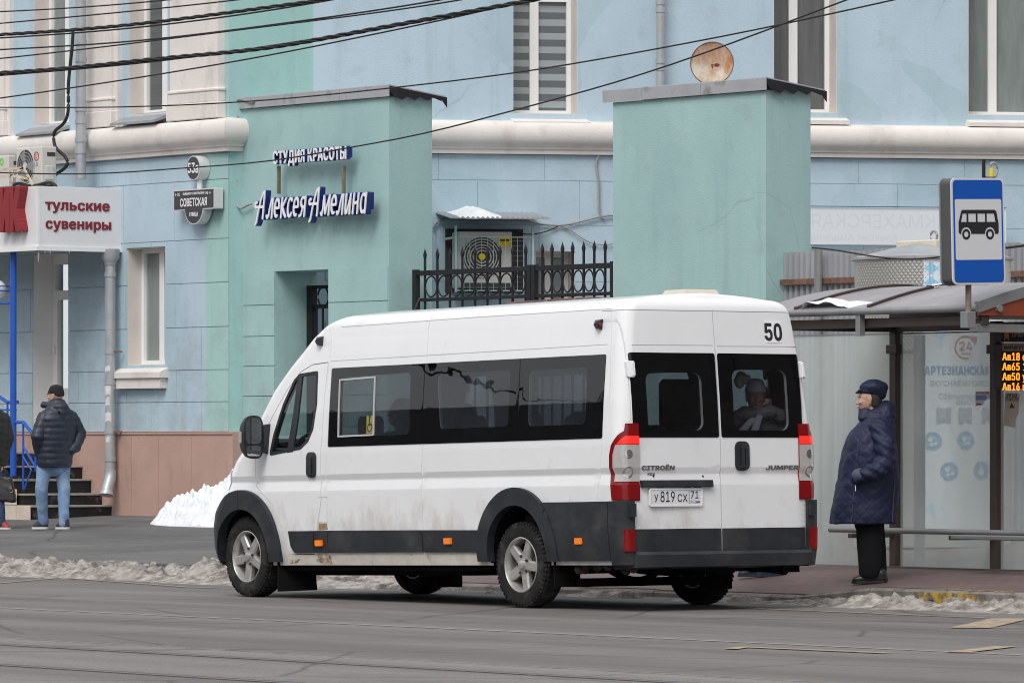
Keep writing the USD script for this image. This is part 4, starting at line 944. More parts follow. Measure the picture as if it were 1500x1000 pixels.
# wheels
def wheel(cx, side, a0):
    """side -1: outer face towards -Y."""
    yo = YC + side * .995; o = np.array([cx, yo, .357])
    T = frame(o, (1, 0, 0), (0, 0, 1)) if side < 0 else frame(o, (-1, 0, 0), (0, 0, 1))      # local z = outward
    tyre_p = [(.218, -.025), (.232, -.004), (.262, .004), (.30, .006), (.325, -.002), (.343, -.022), (.352, -.042), (.3535, -.06), (.3535, -.165), (.352, -.18), (.335, -.212), (.26, -.222), (.218, -.2), (.218, -.025)]
    lugs = []
    for k in range(56):
        a = 2 * math.pi * k / 56; ca, sa = math.cos(a), math.sin(a)
        for r0, r1, y0, y1, da, tw in ((.326, .352, -.018, .002, .03, .0), (.345, .358, -.07, -.025, .036, .01), (.35, .358, -.118, -.08, .042, 0), (.35, .358, -.165, -.125, .04, .02)):
            p = []
            for r in (r0, r1):
                for dd in (-da, da):
                    for y in (y0, y1):
                        an = a + dd + (tw if y == y0 else 0) + (k % 2) * .012; yy = y - (.012 if (r == r1 and y == y1 and y1 > -.03) else 0)
                        p.append((r * math.cos(an), r * math.sin(an), yy))
            lugs.append(hull(p))
    w = part(mb, 'wheel', put(revolve(tyre_p, 72), T), 'rubber', 30)
    part(w, 'tread', put(cat(lugs), T), 'rubber')
    part(w, 'rim', put(revolve([(.205, -.05), (.214, -.014), (.222, -.002), (.228, -.004), (.232, -.012), (.226, -.03), (.222, -.2), (.21, -.2), (.2, -.06), (.205, -.05)], 72), T), 'rim_silver', 35)
    part(w, 'brake_drum', put(cat(revolve([(0, -.16), (.215, -.16), (.215, -.12), (0, -.12)], 40), revolve([(0, -.12), (.13, -.12), (.125, -.075), (0, -.07)], 40)), T), 'rim_dark')
    for k in range(5):
        a = a0 + 2 * math.pi * k / 5
        q = []
        for r, hw, y in ((.045, .046, -.028), (.12, .036, -.022), (.21, .040, -.022)):
            for s_ in (-1, 1): q.append((r, s_ * hw * .82, y)); q.append((r, s_ * hw, y - .014)); q.append((r, s_ * hw * .9, y - .05))
        sp = hull(q); R = trimesh.transformations.rotation_matrix(a, [0, 0, 1]); sp.apply_transform(R)
        part(w, 'spoke', put(sp, T), 'rim_silver')
        r = .072; b = a + math.pi / 5
        n_ = revolve([(0, -.026), (.012, -.026), (.012, -.008), (0, -.006)], 8); n_.apply_translation([r * math.cos(b), r * math.sin(b), -.004]); part(w, 'lug_nut', put(n_, T), 'rim_dark')
    part(w, 'hub_cap', put(revolve([(0, -.06), (.09, -.06), (.085, -.026), (.04, -.022), (.036, -.006), (.022, .0), (0, .001)], 30), T), 'rim_silver', 35)
wheel(XH, -1, math.radians(48)); wheel(XH + WB, -1, math.radians(67)); wheel(XH, 1, .2); wheel(XH + WB, 1, .5)
# seats
def seat(s, b, mat='seat_cloth', hd=True, parent=mb, z=.85):
    m = [B(s - .26, s + .2, b - .22, b + .22, z - .12, z, .04), hull([(s + .12, b - .21, z), (s + .12, b + .21, z), (s + .22, b - .21, z), (s + .22, b + .21, z), (s + .24, b - .2, z + .62), (s + .24, b + .2, z + .62), (s + .32, b - .2, z + .62), (s + .32, b + .2, z + .62), (s + .2, b - .23, z + .3), (s + .2, b + .23, z + .3)])]
    if hd: m.append(B(s + .25, s + .33, b - .13, b + .13, z + .64, z + .82, .03))
    vp(parent, 'seat', m, mat)
seat(.95, -.5, 'seat_pale', True, z=.75); seat(.95, .5, 'seat_pale', True, z=.75)
for s_ in (1.75, 2.55, 3.35, 4.1): seat(s_, -.55, z=.72); seat(s_, .55, z=.72)
for b_ in (.60,): vp(mb, 'seat', B(4.15, 4.26, b_ - .2, b_ + .2, 1.15, 1.82, .04), 'seat_cloth')
for b_ in (-.66, -.22, .22, .66): seat(4.62, b_, z=.60)
vp(mb, 'steering_wheel', put(tube([(.19 * math.cos(t), .19 * math.sin(t), 0) for t in np.linspace(0, 2 * math.pi, 25)], .016), frame((.30, -.5, 1.28), (0, 1, 0), (.5, 0, .85))), 'ink_black')
vp(mb, 'dashboard', [hull([(-.28, -.9, 1.0), (-.28, .9, 1.0), (.2, -.95, 1.0), (.2, .95, 1.0), (-.2, -.85, 1.32), (-.2, .85, 1.32), (.12, -.95, 1.30), (.12, .95, 1.30)])], 'ink_black')
M('led_route', (.02, .01, .01), .5, emit=(1, .12, .03), emit_s=.6)
sl, zl = onside(629, 632)

# ================================================================ BUILDINGS OUT OF FRAME (seen only in the reflections)
M('far_plaster', (.13, .13, .135), .9, var=.15, vs=.4)
M('far_brick', (.10, .095, .095), .9, var=.15, vs=.6)
M('far_window', (.03, .032, .035), .2)
def far_block(name, label, x0, x1, y0, y1, h, mat, face, cols, rows):
    t = thing(name, label, 'building', ((x0 + x1) / 2, (y0 + y1) / 2, 0))
    part(t, 'wall', B(x0, x1, y0, y1, 0, h), mat)
    part(t, 'roof', B(x0 - .4, x1 + .4, y0 - .4, y1 + .4, h, h + .5), 'roof_metal')
    yy = y1 if face > 0 else y0
    for i in range(cols):
        for j in range(rows):
            x = x0 + (i + .5) * (x1 - x0) / cols; z = 1.6 + j * 3.3
            part(t, 'window', B(x - .7, x + .7, yy - .02, yy + .02, z, z + 1.7), 'far_window')
far_block('apartment_block', 'long grey plastered block across the street behind the viewer, farthest along', -190, -128, -34, -20, 15.5, 'far_plaster', 1, 14, 4)
far_block('apartment_block', 'dark grey block across the street behind the viewer', -122, -78, -36, -20, 13.6, 'far_brick', 1, 10, 4)
far_block('apartment_block', 'low grey plastered block across the street behind the viewer', -70, 30, -34, -19, 12.5, 'far_plaster', 1, 18, 4)
far_block('apartment_block', 'dark grey block beyond the bus stop on the pavement side', -26, 40, 43, 56, 17, 'far_brick', -1, 14, 5)

# ================================================================ IRON GATES
GY = FY + .45
gX = lambda px, py=390: float(onY(px, py, GY)[0])
def spear(x, y, z0, z1, r=.011):
    return cat(B(x - r, x + r, y - r, y + r, z0, z1 - .13), hull([(x - r, y - r, z1 - .13), (x + r, y - r, z1 - .13), (x - r, y + r, z1 - .13), (x + r, y + r, z1 - .13), (x - .024, y - .012, z1 - .08), (x + .024, y - .012, z1 - .08), (x - .024, y + .012, z1 - .08), (x + .024, y + .012, z1 - .08), (x, y, z1)]))
def gate_leaf(label, xa, xb, bars, rx):
    t = thing('iron_gate', label, 'gate', ((xa + xb) / 2, GY, pave_z(FY)), 'iron gate leaves')
    for x in (xa + .035, xb - .035): part(t, 'gate_post', B(x - .035, x + .035, GY - .035, GY + .035, .5, 3.40, .004), 'black_iron')
    for z0, z1 in ((3.325, 3.385), (3.02, 3.06), (.62, .68)): part(t, 'rail', B(xa + .07, xb - .07, GY - .022, GY + .022, z0, z1, .003), 'black_iron')
    for x in bars: part(t, 'bar', spear(x, GY, .68, 3.65), 'black_iron')
    for a, b in zip(bars[:-1], bars[1:]):
        c = (a + b) / 2; w = (b - a) / 2 - .012
        part(t, 'ring', tube([(c + w * math.cos(q), GY, 3.193 + .122 * math.sin(q)) for q in np.linspace(0, 2 * math.pi, 21)], .010, 5), 'black_iron')
    return t
gate_leaf('left leaf of the black spiked iron yard gate, in front of the caged cooler', gX(607), gX(779.5), [gX(x) for x in (622.6, 640.8, 659.2, 677.4, 695.8, 714, 732.4, 751, 770)], .13)
gate_leaf('right leaf of the black spiked iron yard gate, against the plain green wall', gX(780.5), gX(902), [gX(x) for x in (794.5, 808.6, 824, 838.8, 855, 870.6, 886.6)], .1)
t = thing('wicket_gate', 'narrow black iron wicket gate inside the doorway of the green wall', 'gate', (gX(466), WY + .5, .44))
wy = WY + .5; wx = lambda px: float(onY(px, 440, wy)[0]); wz = lambda py: float(onY(465, py, wy)[2])
part(t, 'gate_post', B(wx(450), wx(460.5), wy - .04, wy + .04, .4, wz(418)), 'black_iron')
for y0, y1 in ((418, 423), (446, 452)): part(t, 'rail', B(wx(460.5), wx(492), wy - .02, wy + .02, wz(y1), wz(y0)), 'black_iron')
part(t, 'ring', tube([((wx(464) + wx(483)) / 2 + .115 * math.cos(q), wy, (wz(424) + wz(446)) / 2 + .118 * math.sin(q)) for q in np.linspace(0, 2 * math.pi, 21)], .012, 5), 'black_iron')
for x in (464, 473, 482): part(t, 'bar', B(wx(x) - .01, wx(x) + .01, wy - .01, wy + .01, .5, wz(452)), 'black_iron')
part(t, 'lock', B(wx(444), wx(450), wy - .04, wy + .04, wz(471), wz(458)), 'rust')

# ================================================================ CAGED COOLER IN THE YARD
M('ac_white', (.55, .54, .5), .5, var=.06, vs=4, dirt=(.4, .38, .33), dirt_lo=.6, dirt_hi=.8, ds=4)
M('ac_dark', (.045, .045, .045), .7)
M('sheet_yellow', (.75, .58, .02), .5)
M('cage_paint', (.36, .46, .46), .6, var=.15, vs=6)
def EB(x0, y0, x1, y1, w0, w1, ch=0.0, ref=None):
    """A box in the yard wall's own directions: its face (pixels) lies w1 in front of the wall."""
    (a, z1), (b, z0) = onE(x0, y0, w1 if ref is None else ref), onE(x1, y1, w1 if ref is None else ref)
    return put(B(a, b, z0, z1, w0, w1, ch), FE)
PEo = lambda px, py, w: (FE @ np.array([*onE(px, py, w), w, 1]))[:3]
t = thing('air_conditioner', 'cream outdoor cooler with a yellow label inside the yard cage', 'air conditioner', PEo(711, 422, .5))
part(t, 'casing', EB(672, 339, 750, 421, .12, .55, .01), 'ac_white')
fc, fzz = onE(706, 376, .55)
def Edisc(px, py, w, r0, r1, th, mat, nm):
    u, z = onE(px, py, w); g = Point(u, z).buffer(r1, quad_segs=10)
    if r0: g = g.difference(Point(u, z).buffer(r0, quad_segs=10))
    part(t, nm, put(flat(g, w, w + th), FE), mat)
Edisc(706, 376, .55, 0, .245, .004, 'ac_dark', 'fan_opening')
for k, r in enumerate((.07, .105, .14, .175, .21, .24)): Edisc(706, 376, .556, r, r + .012, .012, 'ac_white', 'grille_ring')
Edisc(706, 376, .575, 0, .042, .006, 'sheet_yellow', 'fan_badge')
part(t, 'label', EB(730.5, 346, 748.5, 361, .549, .553), 'sheet_yellow')
part(t, 'label_lettering', EB(732, 350.5, 746, 353.5, .5535, .5545), 'ink_black')
part(t, 'base_slot', EB(675, 414, 748, 421, .549, .553), 'ac_dark')
t = thing('cooler_cage', 'pale green wire cage with corrugated roof around the yard cooler', 'cage', PEo(720, 430, .6))
for x in (668, 781): part(t, 'cage_post', EB(x - 1.5, 330, x + 1.5, 428, .70, .74), 'cage_paint')
part(t, 'cage_post', EB(641, 330, 644, 428, .02, .06, ref=.7), 'cage_paint')
for y in (347, 425.5): part(t, 'cage_rail', EB(668, y - 1, 782, y + 1.2, .70, .73), 'cage_paint')
part(t, 'cage_rail', put(B(onE(668, 400, .7)[0] - .02, onE(668, 400, .7)[0] + .02, onE(668, 349, .7)[1], onE(668, 346, .7)[1], .05, .7), FE), 'cage_paint')
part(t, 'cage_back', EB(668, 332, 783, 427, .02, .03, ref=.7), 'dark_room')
for k in range(13):
    x = 671 + k * 8.7; part(t, 'cage_wire', EB(x - .3, 348, x + .3, 425, .715, .722), 'cage_paint')
for k in range(10):
    y = 352 + k * 7.6; part(t, 'cage_wire', EB(668, y - .3, 781, y + .3, .708, .714), 'cage_paint')
rr_ = []
for k in range(20):
    u0 = onE(652, 330, .6)[0] + .062 * k; zt_ = onE(700, 327, .8)[1] + .1
    rr_.append(put(hull([(u0, zt_ + .06, .0), (u0 + .031, zt_ + .08, .0), (u0 + .062, zt_ + .06, .0), (u0, zt_ - .045, .95), (u0 + .031, zt_ - .022, .95), (u0 + .062, zt_ - .045, .95), (u0, zt_ - .05, .95), (u0 + .062, zt_ - .05, .95), (u0, zt_ + .05, 0), (u0 + .062, zt_ + .05, 0)]), FE))
part(t, 'cage_roof', rr_, 'zinc')
u0 = onE(655, 325, .5)[0]; u1 = onE(733, 325, .5)[0]
def caph(X, Y): return .065 * np.clip(1 - ((X - (u0 + u1) / 2) / (.5 * (u1 - u0))) ** 2, 0, 1) ** .7 * np.clip((Y - .05) / .2, 0, 1) * np.clip((.93 - Y) / .12, 0, 1) ** .5
sc = heap(u0, u1, .05, .95, caph, 60, 30, 2, .03, lambda X, Y: zt_ + .075 - .105 * Y / .95, .01)
sc.apply_transform(np.array([[1, 0, 0, 0], [0, 0, 1, 0], [0, 1, 0, 0], [0, 0, 0, 1.0]])); sc.apply_transform(FE); sc.invert()
single('snow', sc, 'snow_clean', 'rounded cap of snow on the corrugated roof of the yard cage', 'snow', True)
# wires pinned to the yard wall
def wall_wire(pts, r, label, w=.05, mat='cable_grey', n=40):
    single('wall_cable', tube(curve([PEo(x, y, w) for x, y in pts], n), r, 6), mat, label, 'cable', True)
wall_wire([(634, 335), (642, 324), (665, 321), (720, 321), (770, 324), (820, 330), (860, 322), (905, 316)], .014, 'grey cable sagging along the yard wall above the cage')
wall_wire([(905, 222), (882, 223), (876, 230), (876, 262), (877, 300), (881, 317), (885, 321)], .014, 'grey cable dropping down the yard wall beside the plain green wall', mat='cable_grey')
wall_wire([(820, 331), (840, 340), (860, 353), (876, 358), (905, 354)], .008, 'thin grey cable drooping over the small yard window')
wall_wire([(752, 338), (775, 343), (800, 339), (818, 331)], .008, 'thin dark cable looping from the cooler to the wall', mat='cable_black')

# ================================================================ SHOP CANOPY WITH ITS SIGN, STEPS AND RAILS
M('sign_white', (.70, .70, .71), .35, var=.02)
M('sign_red', (.20, .012, .022), .5)
M('letter_red', (.24, .012, .016), .45)
M('icicle', (.75, .78, .8), .1, trans=.6)
CX = fx(178.5)
CYF = float(onX(55, 320, CX)[1])
zct, zcb = float(onX(120, 274.5, CX)[2]), float(onX(120, 362.5, CX)[2])
cxl = CX - 6.5
can = thing('shop_canopy', 'white boxed shop canopy with dark red lettering, at the left edge', 'canopy', (CX, CYF, zcb))
part(can, 'front_panel', B(cxl, CX - .02, CYF, CYF + .03, zcb, zct, .003), 'sign_white')
part(can, 'end_panel', B(CX - .03, CX, CYF, FY - .006, zcb, zct, .003), 'sign_white')
part(can, 'corner_trim', B(CX - .02, CX + .004, CYF - .004, CYF + .03, zcb, zct), 'white_plastic')
part(can, 'bottom_trim', [B(cxl, CX + .03, CYF - .03, CYF, zcb - .05, zcb), B(CX - .001, CX + .03, CYF, FY - .002, zcb - .05, zcb)], 'white_plastic')
part(can, 'soffit', B(cxl, CX - .002, CYF, FY - .006, zcb - .03, zcb - .004), 'zinc')
part(can, 'top', B(cxl, CX - .002, CYF + .002, FY - .006, zct - .05, zct - .004), 'roof_metal')
for text, xa, xb, yb, h in (('тульские', 66, 161, 307, .13), ('сувениры', 66, 163.5, 334.5, .13)):
    o = onX(xa, yb, CX + .0); wd_ = float(onX(xb, yb, CX)[1] - o[1])
    ls, tw = letters(text, h, 650); sx = wd_ / tw
    ls, tw = letters(text, h, 650, sx)
    for ch, g in ls: part(can, 'letter', put(flat(g.buffer(.002), -.002, .010), FACE_X(o)), 'sign_red')
o = onY(41, 337, CYF)
ls, tw = letters('ИК', .53, 900, .46)
for ch, g in ls:
    part(can, 'raised_letter', put(flat(affinity.translate(g, -tw, 0).buffer(.018), .0, .12), FACE_Y((o[0], CYF, o[2]))), 'letter_red')
rngi = np.random.default_rng(8)
for k in range(9):
    x_, y_ = (float(onX(38 + rngi.uniform(-3, 3), 365, CX)[1]), 0) if k < 4 else (float(onX(rngi.uniform(60, 110), 365, CX)[1]), 0)
    L = rngi.uniform(.1, .2) if k < 4 else rngi.uniform(.03, .07)
    c_ = revolve([(0, -L), (.006, -L * .6), (.014, 0), (0, .0)], 8); c_.apply_translation([CX + .01 - (.02 if k < 4 else 0), max(x_, CYF + .02), zcb - .05]); part(can, 'icicle', c_, 'icicle', True)
# icy feet of the posts, the stair
SXr = [fx(x) for x in (169, 155, 139, 126, 109)]
SZ = [fz(x, y) for x, y in ((169, 739), (155, 722), (139, 701), (126, 681.5), (109, 661.5))]
SYF = float(onX(46, 745, SXr[0])[1])
st = thing('entrance_steps', 'black tiled steps with worn pale edges up to the shop door', 'steps', (SXr[2], (FY + SYF) / 2, pave_z(SYF)))
zprev = .2
for k in range(5):
    part(st, 'riser', B(SXr[k] - (.6 if k < 4 else 5), SXr[k], SYF + .02 * k, FY - .056, .15, SZ[k] - .028), 'step_black')
    part(st, 'tread', B(SXr[k] - (.55 if k < 4 else 5), SXr[k] + .015, SYF + .02 * k - .01, FY - .0565, SZ[k] - .026, SZ[k], .004), 'step_edge')
YT = SYF - .02
for k, (xx, z0, z1) in enumerate(((0, .0, 1), (0, 1, 2))): pass
tx0 = float(onY(45, 745, YT)[0])
for k in range(7):
    for j in range(1 if k < 1 else 2):
        a_ = tx0 - .33 * k; zb_ = pave_z(YT) - .02 + .2 * j
        part(st, 'tile', B(a_ - .322, a_, YT - .012, YT + .0, zb_, zb_ + .194, .003), 'tile_cream')
YP = CYF + .12
def post_at(px, r, ztop, zbot): q = onY(px, 500, YP); return bar((q[0], YP, zbot), (q[0], YP, ztop), r, 14)
t = thing('canopy_post', 'bright blue steel post that holds up the shop canopy', 'post', (*onY(19.5, 500, YP)[:2], .75))
part(t, 'post', post_at(19.5, .041, zcb - .03, float(onY(19, 697, YP)[2])), 'blue_steel', 40)
q = onY(19.5, 697, YP); part(t, 'post_foot', B(q[0] - .08, q[0] + .08, YP - .08, YP + .08, q[2] - .3, q[2], .01), 'step_black')
part(t, 'lamp_arm', bar(onY(19, 444, YP), onY(-12, 444, YP), .018), 'blue_steel', 40)
M('globe_white', (.75, .76, .78), .2)
t = thing('globe_lamp', 'white globe lamp in a blue ring by the canopy post, cut by the left edge', 'lamp', onY(-4, 436, YP))
g_ = trimesh.creation.icosphere(3, .12); g_.apply_translation(onY(-4, 424, YP)); part(t, 'globe', g_, 'globe_white', True)
gc = onY(-4, 424, YP)
for dz in (-.02, .04): part(t, 'guard_ring', tube([(gc[0] + .16 * math.cos(a), gc[1] + .16 * math.sin(a), gc[2] + dz) for a in np.linspace(0, 2 * math.pi, 25)], .008, 6), 'blue_steel')
part(t, 'bracket', bar(gc - [0, 0, .11], gc - [0, 0, .24], .03), 'blue_steel', 40)
def rail_pts(pts, Y): return [onY(x, y, Y) for x, y in pts]
YR1 = SYF + .12
t = thing('handrail', 'blue handrail with zigzag bars beside the shop steps, nearest the walking man', 'railing', onY(40, 715, YR1))
part(t, 'rail', tube(rail_pts([(23, 618), (34, 618), (48, 635), (92, 690)], YR1), .022, 8), 'blue_steel', 40)
part(t, 'rail', tube(rail_pts([(35, 655), (50, 680), (70, 707)], YR1), .014, 8), 'blue_steel', 40)
part(t, 'rail', tube(rail_pts([(33, 667), (46, 688), (35, 717)], YR1), .012, 8), 'blue_steel', 40)
for x, y0, y1 in ((34, 618, 716), (52, 640, 690), (90, 688, 742)): part(t, 'upright', tube(rail_pts([(x, y0), (x, y1)], YR1), .014, 8), 'blue_steel', 40)
YR2 = FY - .9
t = thing('handrail', 'blue handrail on the landing behind the canopy post', 'railing', onY(5, 660, YR2))
part(t, 'rail', tube(rail_pts([(-30, 560), (10, 588.5), (26, 588.5)], YR2), .022, 8), 'blue_steel', 40)
part(t, 'rail', tube(rail_pts([(-30, 600), (24, 600)], YR2), .012, 8), 'blue_steel', 40)
for x in (11, -20): part(t, 'upright', tube(rail_pts([(x, 588), (x, 662)], YR2), .014, 8), 'blue_steel', 40)

# ================================================================ COOLERS ABOVE THE CANOPY
M('logo_red', (.35, .06, .1), .5); M('logo_green', (.2, .5, .12), .5); M('logo_grey', (.25, .25, .26), .5)
def cooler(label, x0, x1, y0, y1, xs, fan, extras):
    """front face between x0..x1; its end face runs on to xs"""
    Y = FY - .78
    a, b = float(onY(x0, y1, Y)[0]), float(onY(x1, y1, Y)[0]); z0, z1 = float(onY(x1, y1, Y)[2]), float(onY(x1, y0, Y)[2])
    t = thing('air_conditioner', label, 'air conditioner', ((a + b) / 2, Y + .17, z0))
    dY = float(onX(xs, y1, b)[1]) - Y
    part(t, 'casing', B(a, b, Y, Y + dY, z0, z1, .012), 'ac_white')
    c = onY(fan, (y0 + y1) / 2 + 1, Y); r = .44 * (z1 - z0)
    F = FACE_Y((c[0], Y, c[2]))
    part(t, 'fan_opening', put(flat(Point(0, 0).buffer(r, quad_segs=12), 0, .003), F), 'ac_dark')
    for k in range(1, 6): part(t, 'grille_ring', put(flat(Point(0, 0).buffer(r * k / 5 + .004, quad_segs=10).difference(Point(0, 0).buffer(r * k / 5 - .006, quad_segs=10)), .003, .010), F), 'ac_white' if k == 5 else 'logo_grey')
    part(t, 'fan_hub', put(flat(Point(0, 0).buffer(r * .2, quad_segs=8), .003, .02), F), 'ac_white')
    for k in range(3):
        part(t, 'fan_blade', put(flat(affinity.rotate(Polygon([(r * .15, -.02), (r * .9, -.09), (r * .9, .06), (r * .15, .02)]), 120 * k, origin=(0, 0)), .0032, .006), F), 'logo_grey')
    part(t, 'end_grip', B(b - .002, b + .004, Y + .08, Y + .2, z1 - .12, z1 - .07), 'ac_dark')
    part(t, 'end_cover', B(b - .002, b + .02, Y + .05, Y + dY - .05, z0 + .06, z0 + .24, .008), 'ac_white')
    for fx_ in (a + .08, b - .08): part(t, 'foot', B(fx_ - .03, fx_ + .03, Y, Y + dY, z0 - .12, z0), 'ac_dark')
    extras(t, Y); return t
def ex1(t, Y):
    q = onY(53.5, 229, Y); part(t, 'logo', put(flat(Point(0, 0).buffer(.06, quad_segs=8).difference(Point(0, 0).buffer(.045, quad_segs=8)), 0, .003), FACE_Y(q)), 'logo_red')
    part(t, 'logo', put(flat(unary_union([sbox(-.02, -.025, -.008, .03), sbox(-.02, -.025, .01, -.013), Point(.022, .02).buffer(.008)]), 0, .003), FACE_Y(q)), 'logo_red')
    q = onY(50.5, 244, Y); part(t, 'logo_lettering', put(flat(words('LG', .05, 700), 0, .003), FACE_Y(q)), 'logo_grey')
cooler('larger cream outdoor cooler with a round fan and red logo on the shop canopy', 23.5, 61, 214.5, 270, 83, 38, ex1)
def ex0(t, Y):
    q = onY(2.5, 237, Y); part(t, 'logo', put(flat(Point(0, 0).buffer(.05, quad_segs=8).difference(Point(0, 0).buffer(.02, quad_segs=8)), 0, .003), FACE_Y(q)), 'logo_green')
cooler('outdoor cooler with a green logo on the shop canopy, cut by the left edge', -40, 12, 227.5, 274, 24, -22, ex0)
M('rail_cream', (.55, .45, .33), .7, var=.3, vs=8)
yb_ = FY - 1.0
t = thing('bracket_frame', 'rusty cream angle-iron frame bent in front of the coolers', 'frame', onY(30, 272, yb_))
for p_ in ([(-10, 250), (34, 246)], [(-10, 259), (14, 258)], [(14, 258), (35, 246)], [(34, 245), (48, 271)], [(16, 257), (43, 262)]): part(t, 'angle_bar', beam(onY(*p_[0], yb_), onY(*p_[1], yb_), .02, .03), 'rail_cream')
single('cable_coil', tube(curve([onY(x, y, FY - .9) for x, y in ((20, 272), (34, 270), (40, 272), (60, 270), (75, 268), (80, 271), (62, 273))], 40), .022, 6), 'cable_black', 'black cable coil lying on the canopy under the coolers', 'cable', True)

# ================================================================ DRAINPIPES
def pipe(label, pts, r, collars, extra=None, end=None, mat='zinc_pipe', name='drainpipe'):
    t = thing(name, label, 'drainpipe', pts[-1])
    part(t, 'pipe', tube(pts, r, 16), mat, 40)
    for c in collars: c = np.asarray(c); part(t, 'collar', cat(bar(c - [0, 0, .03], c + [0, 0, .03], r + .009, 16)), mat, 40)
    return t
yp = FY - .16
P1 = [onY(x, y, yp) for x, y in ((161.5, 386), (162, 690))]; P1[1][0] = P1[0][0]
t = pipe('grey zinc drainpipe with torn paper scraps, by the brown plinth under the canopy', P1, .066, [(P1[0][0], yp, float(onY(162, y, yp)[2])) for y in (402, 515, 560, 632, 672)])
o = P1[0]; fn = revolve([(.066, 0), (.07, .06), (.1, .1), (.105, .2), (.12, .2), (.115, .09), (.08, .04), (.075, 0), (.066, 0)], 18); fn.apply_translation([o[0], yp, o[2] - .02]); part(t, 'hopper', fn, 'zinc_pipe', 40)
q = P1[1]
part(t, 'outlet', [tube([q + [0, 0, .02], q - [0, 0, .08], q + np.array([.05, -.08, -.25])], .075, 16)], 'zinc_pipe', 40)
e_ = q + np.array([.06, -.095, -.30]); part(t, 'outlet_mouth', tube([q + np.array([.05, -.08, -.24]), e_], [.078, .095], 16), 'zinc_pipe', 40)
for y in (515, 632): z_ = float(onY(162, y, yp)[2]); part(t, 'bracket', [beam((o[0] + .06, yp, z_), (o[0] + .13, yp + .1, z_), .02, .02)], 'rust')
M('paper_scrap', (.6, .58, .57), .8, var=.2, vs=12)
for y0, y1, a0, a1 in ((536, 544, -.9, .4), (562, 578, -1.2, .5), (582, 594, -.7, .3), (604, 617, -.9, .6), (640, 648, -.6, .3)):
    z0, z1 = float(onY(162, y1, yp)[2]), float(onY(162, y0, yp)[2]); aa = np.linspace(a0, a1, 7) - math.pi / 2 + .6
    v = [(o[0] + .0675 * math.cos(a), yp + .0675 * math.sin(a), z + .01 * math.sin(5 * a)) for z in (z0, z1) for a in aa]; f = [(i, i + 1, i + 8) for i in range(6)] + [(i, i + 8, i + 7) for i in range(6)]
    part(t, 'paper_scrap', trimesh.Trimesh(v, f, process=False), 'paper_scrap', True)
yp2 = FY - .30
P2 = [onY(118.5, -160, yp2), onY(118.5, 170, yp2), onY(119, 262, yp2 - .0)]; P2[1][0] = P2[2][0] = P2[0][0]
pipe('grey zinc drainpipe between the upper pilasters ending above the canopy', P2, .068, [(P2[0][0], yp2, float(onY(118, y, yp2)[2])) for y in (62, 88, 160, 178, 205, 222)])
P3 = [PEo(967.5, -150, .14), PEo(967.5, 150, .14)]; P3[1][:2] = P3[0][:2]
pipe('slim grey drainpipe on the blue yard wall beside the rusty dish', P3, .052, [(P3[0][0], P3[0][1], PEo(967, y, .14)[2]) for y in (4, 15, 90, 100)])

# ================================================================ SIGNS ON THE FACADE
M('sign_charcoal', (.045, .043, .048), .5); M('sign_body', (.62, .62, .62), .4)
t = thing('house_number', 'round charcoal house number sign 53a on a white drum', 'sign', onY(290, 262, FY))
ysn = FY - .17
q = onY(283.2, 246, ysn); R_ = .150
part(t, 'drum', put(flat(Point(0, 0).buffer(R_, quad_segs=12), -.15, 0), FACE_Y(q)), 'sign_body', 40)
part(t, 'face', put(flat(Point(0, 0).buffer(R_ - .012, quad_segs=12), 0, .004), FACE_Y(q)), 'sign_charcoal')
part(t, 'numerals', put(flat(words('53а', .125, 650, sx=.8, center=True, at=(0, -.062)), .0035, .006), FACE_Y(q)), 'sheet_white')
part(t, 'stem', bar(q + [.03, .07, -.13], q + [.04, .07, -.3], .035), 'sign_body', 40)
t = thing('street_sign', 'charcoal street name board with a rounded lower tab, below the house number', 'sign', onY(290, 320, FY))
ys = FY - .17
q = onY(284, 293, ys); hw = .46; 
shp = unary_union([rbox(-hw, -.12, hw, .135, .012), Point(0, -.085).buffer(.215, quad_segs=12).intersection(sbox(-.3, -.4, .3, -.05))])
part(t, 'board', put(flat(shp, -.13, 0), FACE_Y(q)), 'sign_body')
part(t, 'face', put(flat(shp.buffer(-.014), 0, .004), FACE_Y(q)), 'sign_charcoal')
for txt, h, at, sx in (('СОВЕТСКАЯ', .1, (0, -.075), .72), ('УЛИЦА', .05, (0, -.2), .8), ('БЫВШАЯ УЛ. ПОСОЛЬСКАЯ', .028, (0, .068), .9)):
    part(t, 'lettering', put(flat(words(txt, h, 600, sx=sx, center=True, at=at), .0035, .006), FACE_Y(q)), 'sheet_white')
for x, c_ in ((-.4, '← 51'), (.3, '55 →')): part(t, 'lettering', put(flat(words(c_, .034, 600, at=(x - .03, .062)), .0035, .006), FACE_Y(q)), 'sheet_white')
# studio lettering on the green wall
M('letter_blue', (.012, .03, .16), .45); M('letter_white', (.78, .78, .80), .4)
def raised(t, ls, dx, dz, o, F, d, bev=.012):
    for ch, g in ls:
        g = affinity.translate(g, dx, dz)
        b = part(t, 'letter', put(flat(g.buffer(bev, join_style='mitre'), 0, d), F), 'letter_blue')
        part(b, 'letter_face', put(flat(g, d, d + .012), F), 'letter_white')
D_ = .11; yw = WY - .14
o = onY(395.5, 240, WY - .24); e1 = onY(504, 240, WY - .24)
t = thing('studio_sign', 'small white capitals on blue backs along the top of the green gate wall', 'sign', (o[0], WY, o[2]))
F = FACE_Y((o[0], yw, o[2] - .005))
ls, tw = letters('СТУДИЯ КРАСОТЫ', .155, 650, gap=.05); k_ = (e1[0] - o[0]) / tw; ls, tw = letters('СТУДИЯ КРАСОТЫ', .155, 650, k_, gap=.05)
raised(t, ls, 0, 0, o, F, .055, .003)
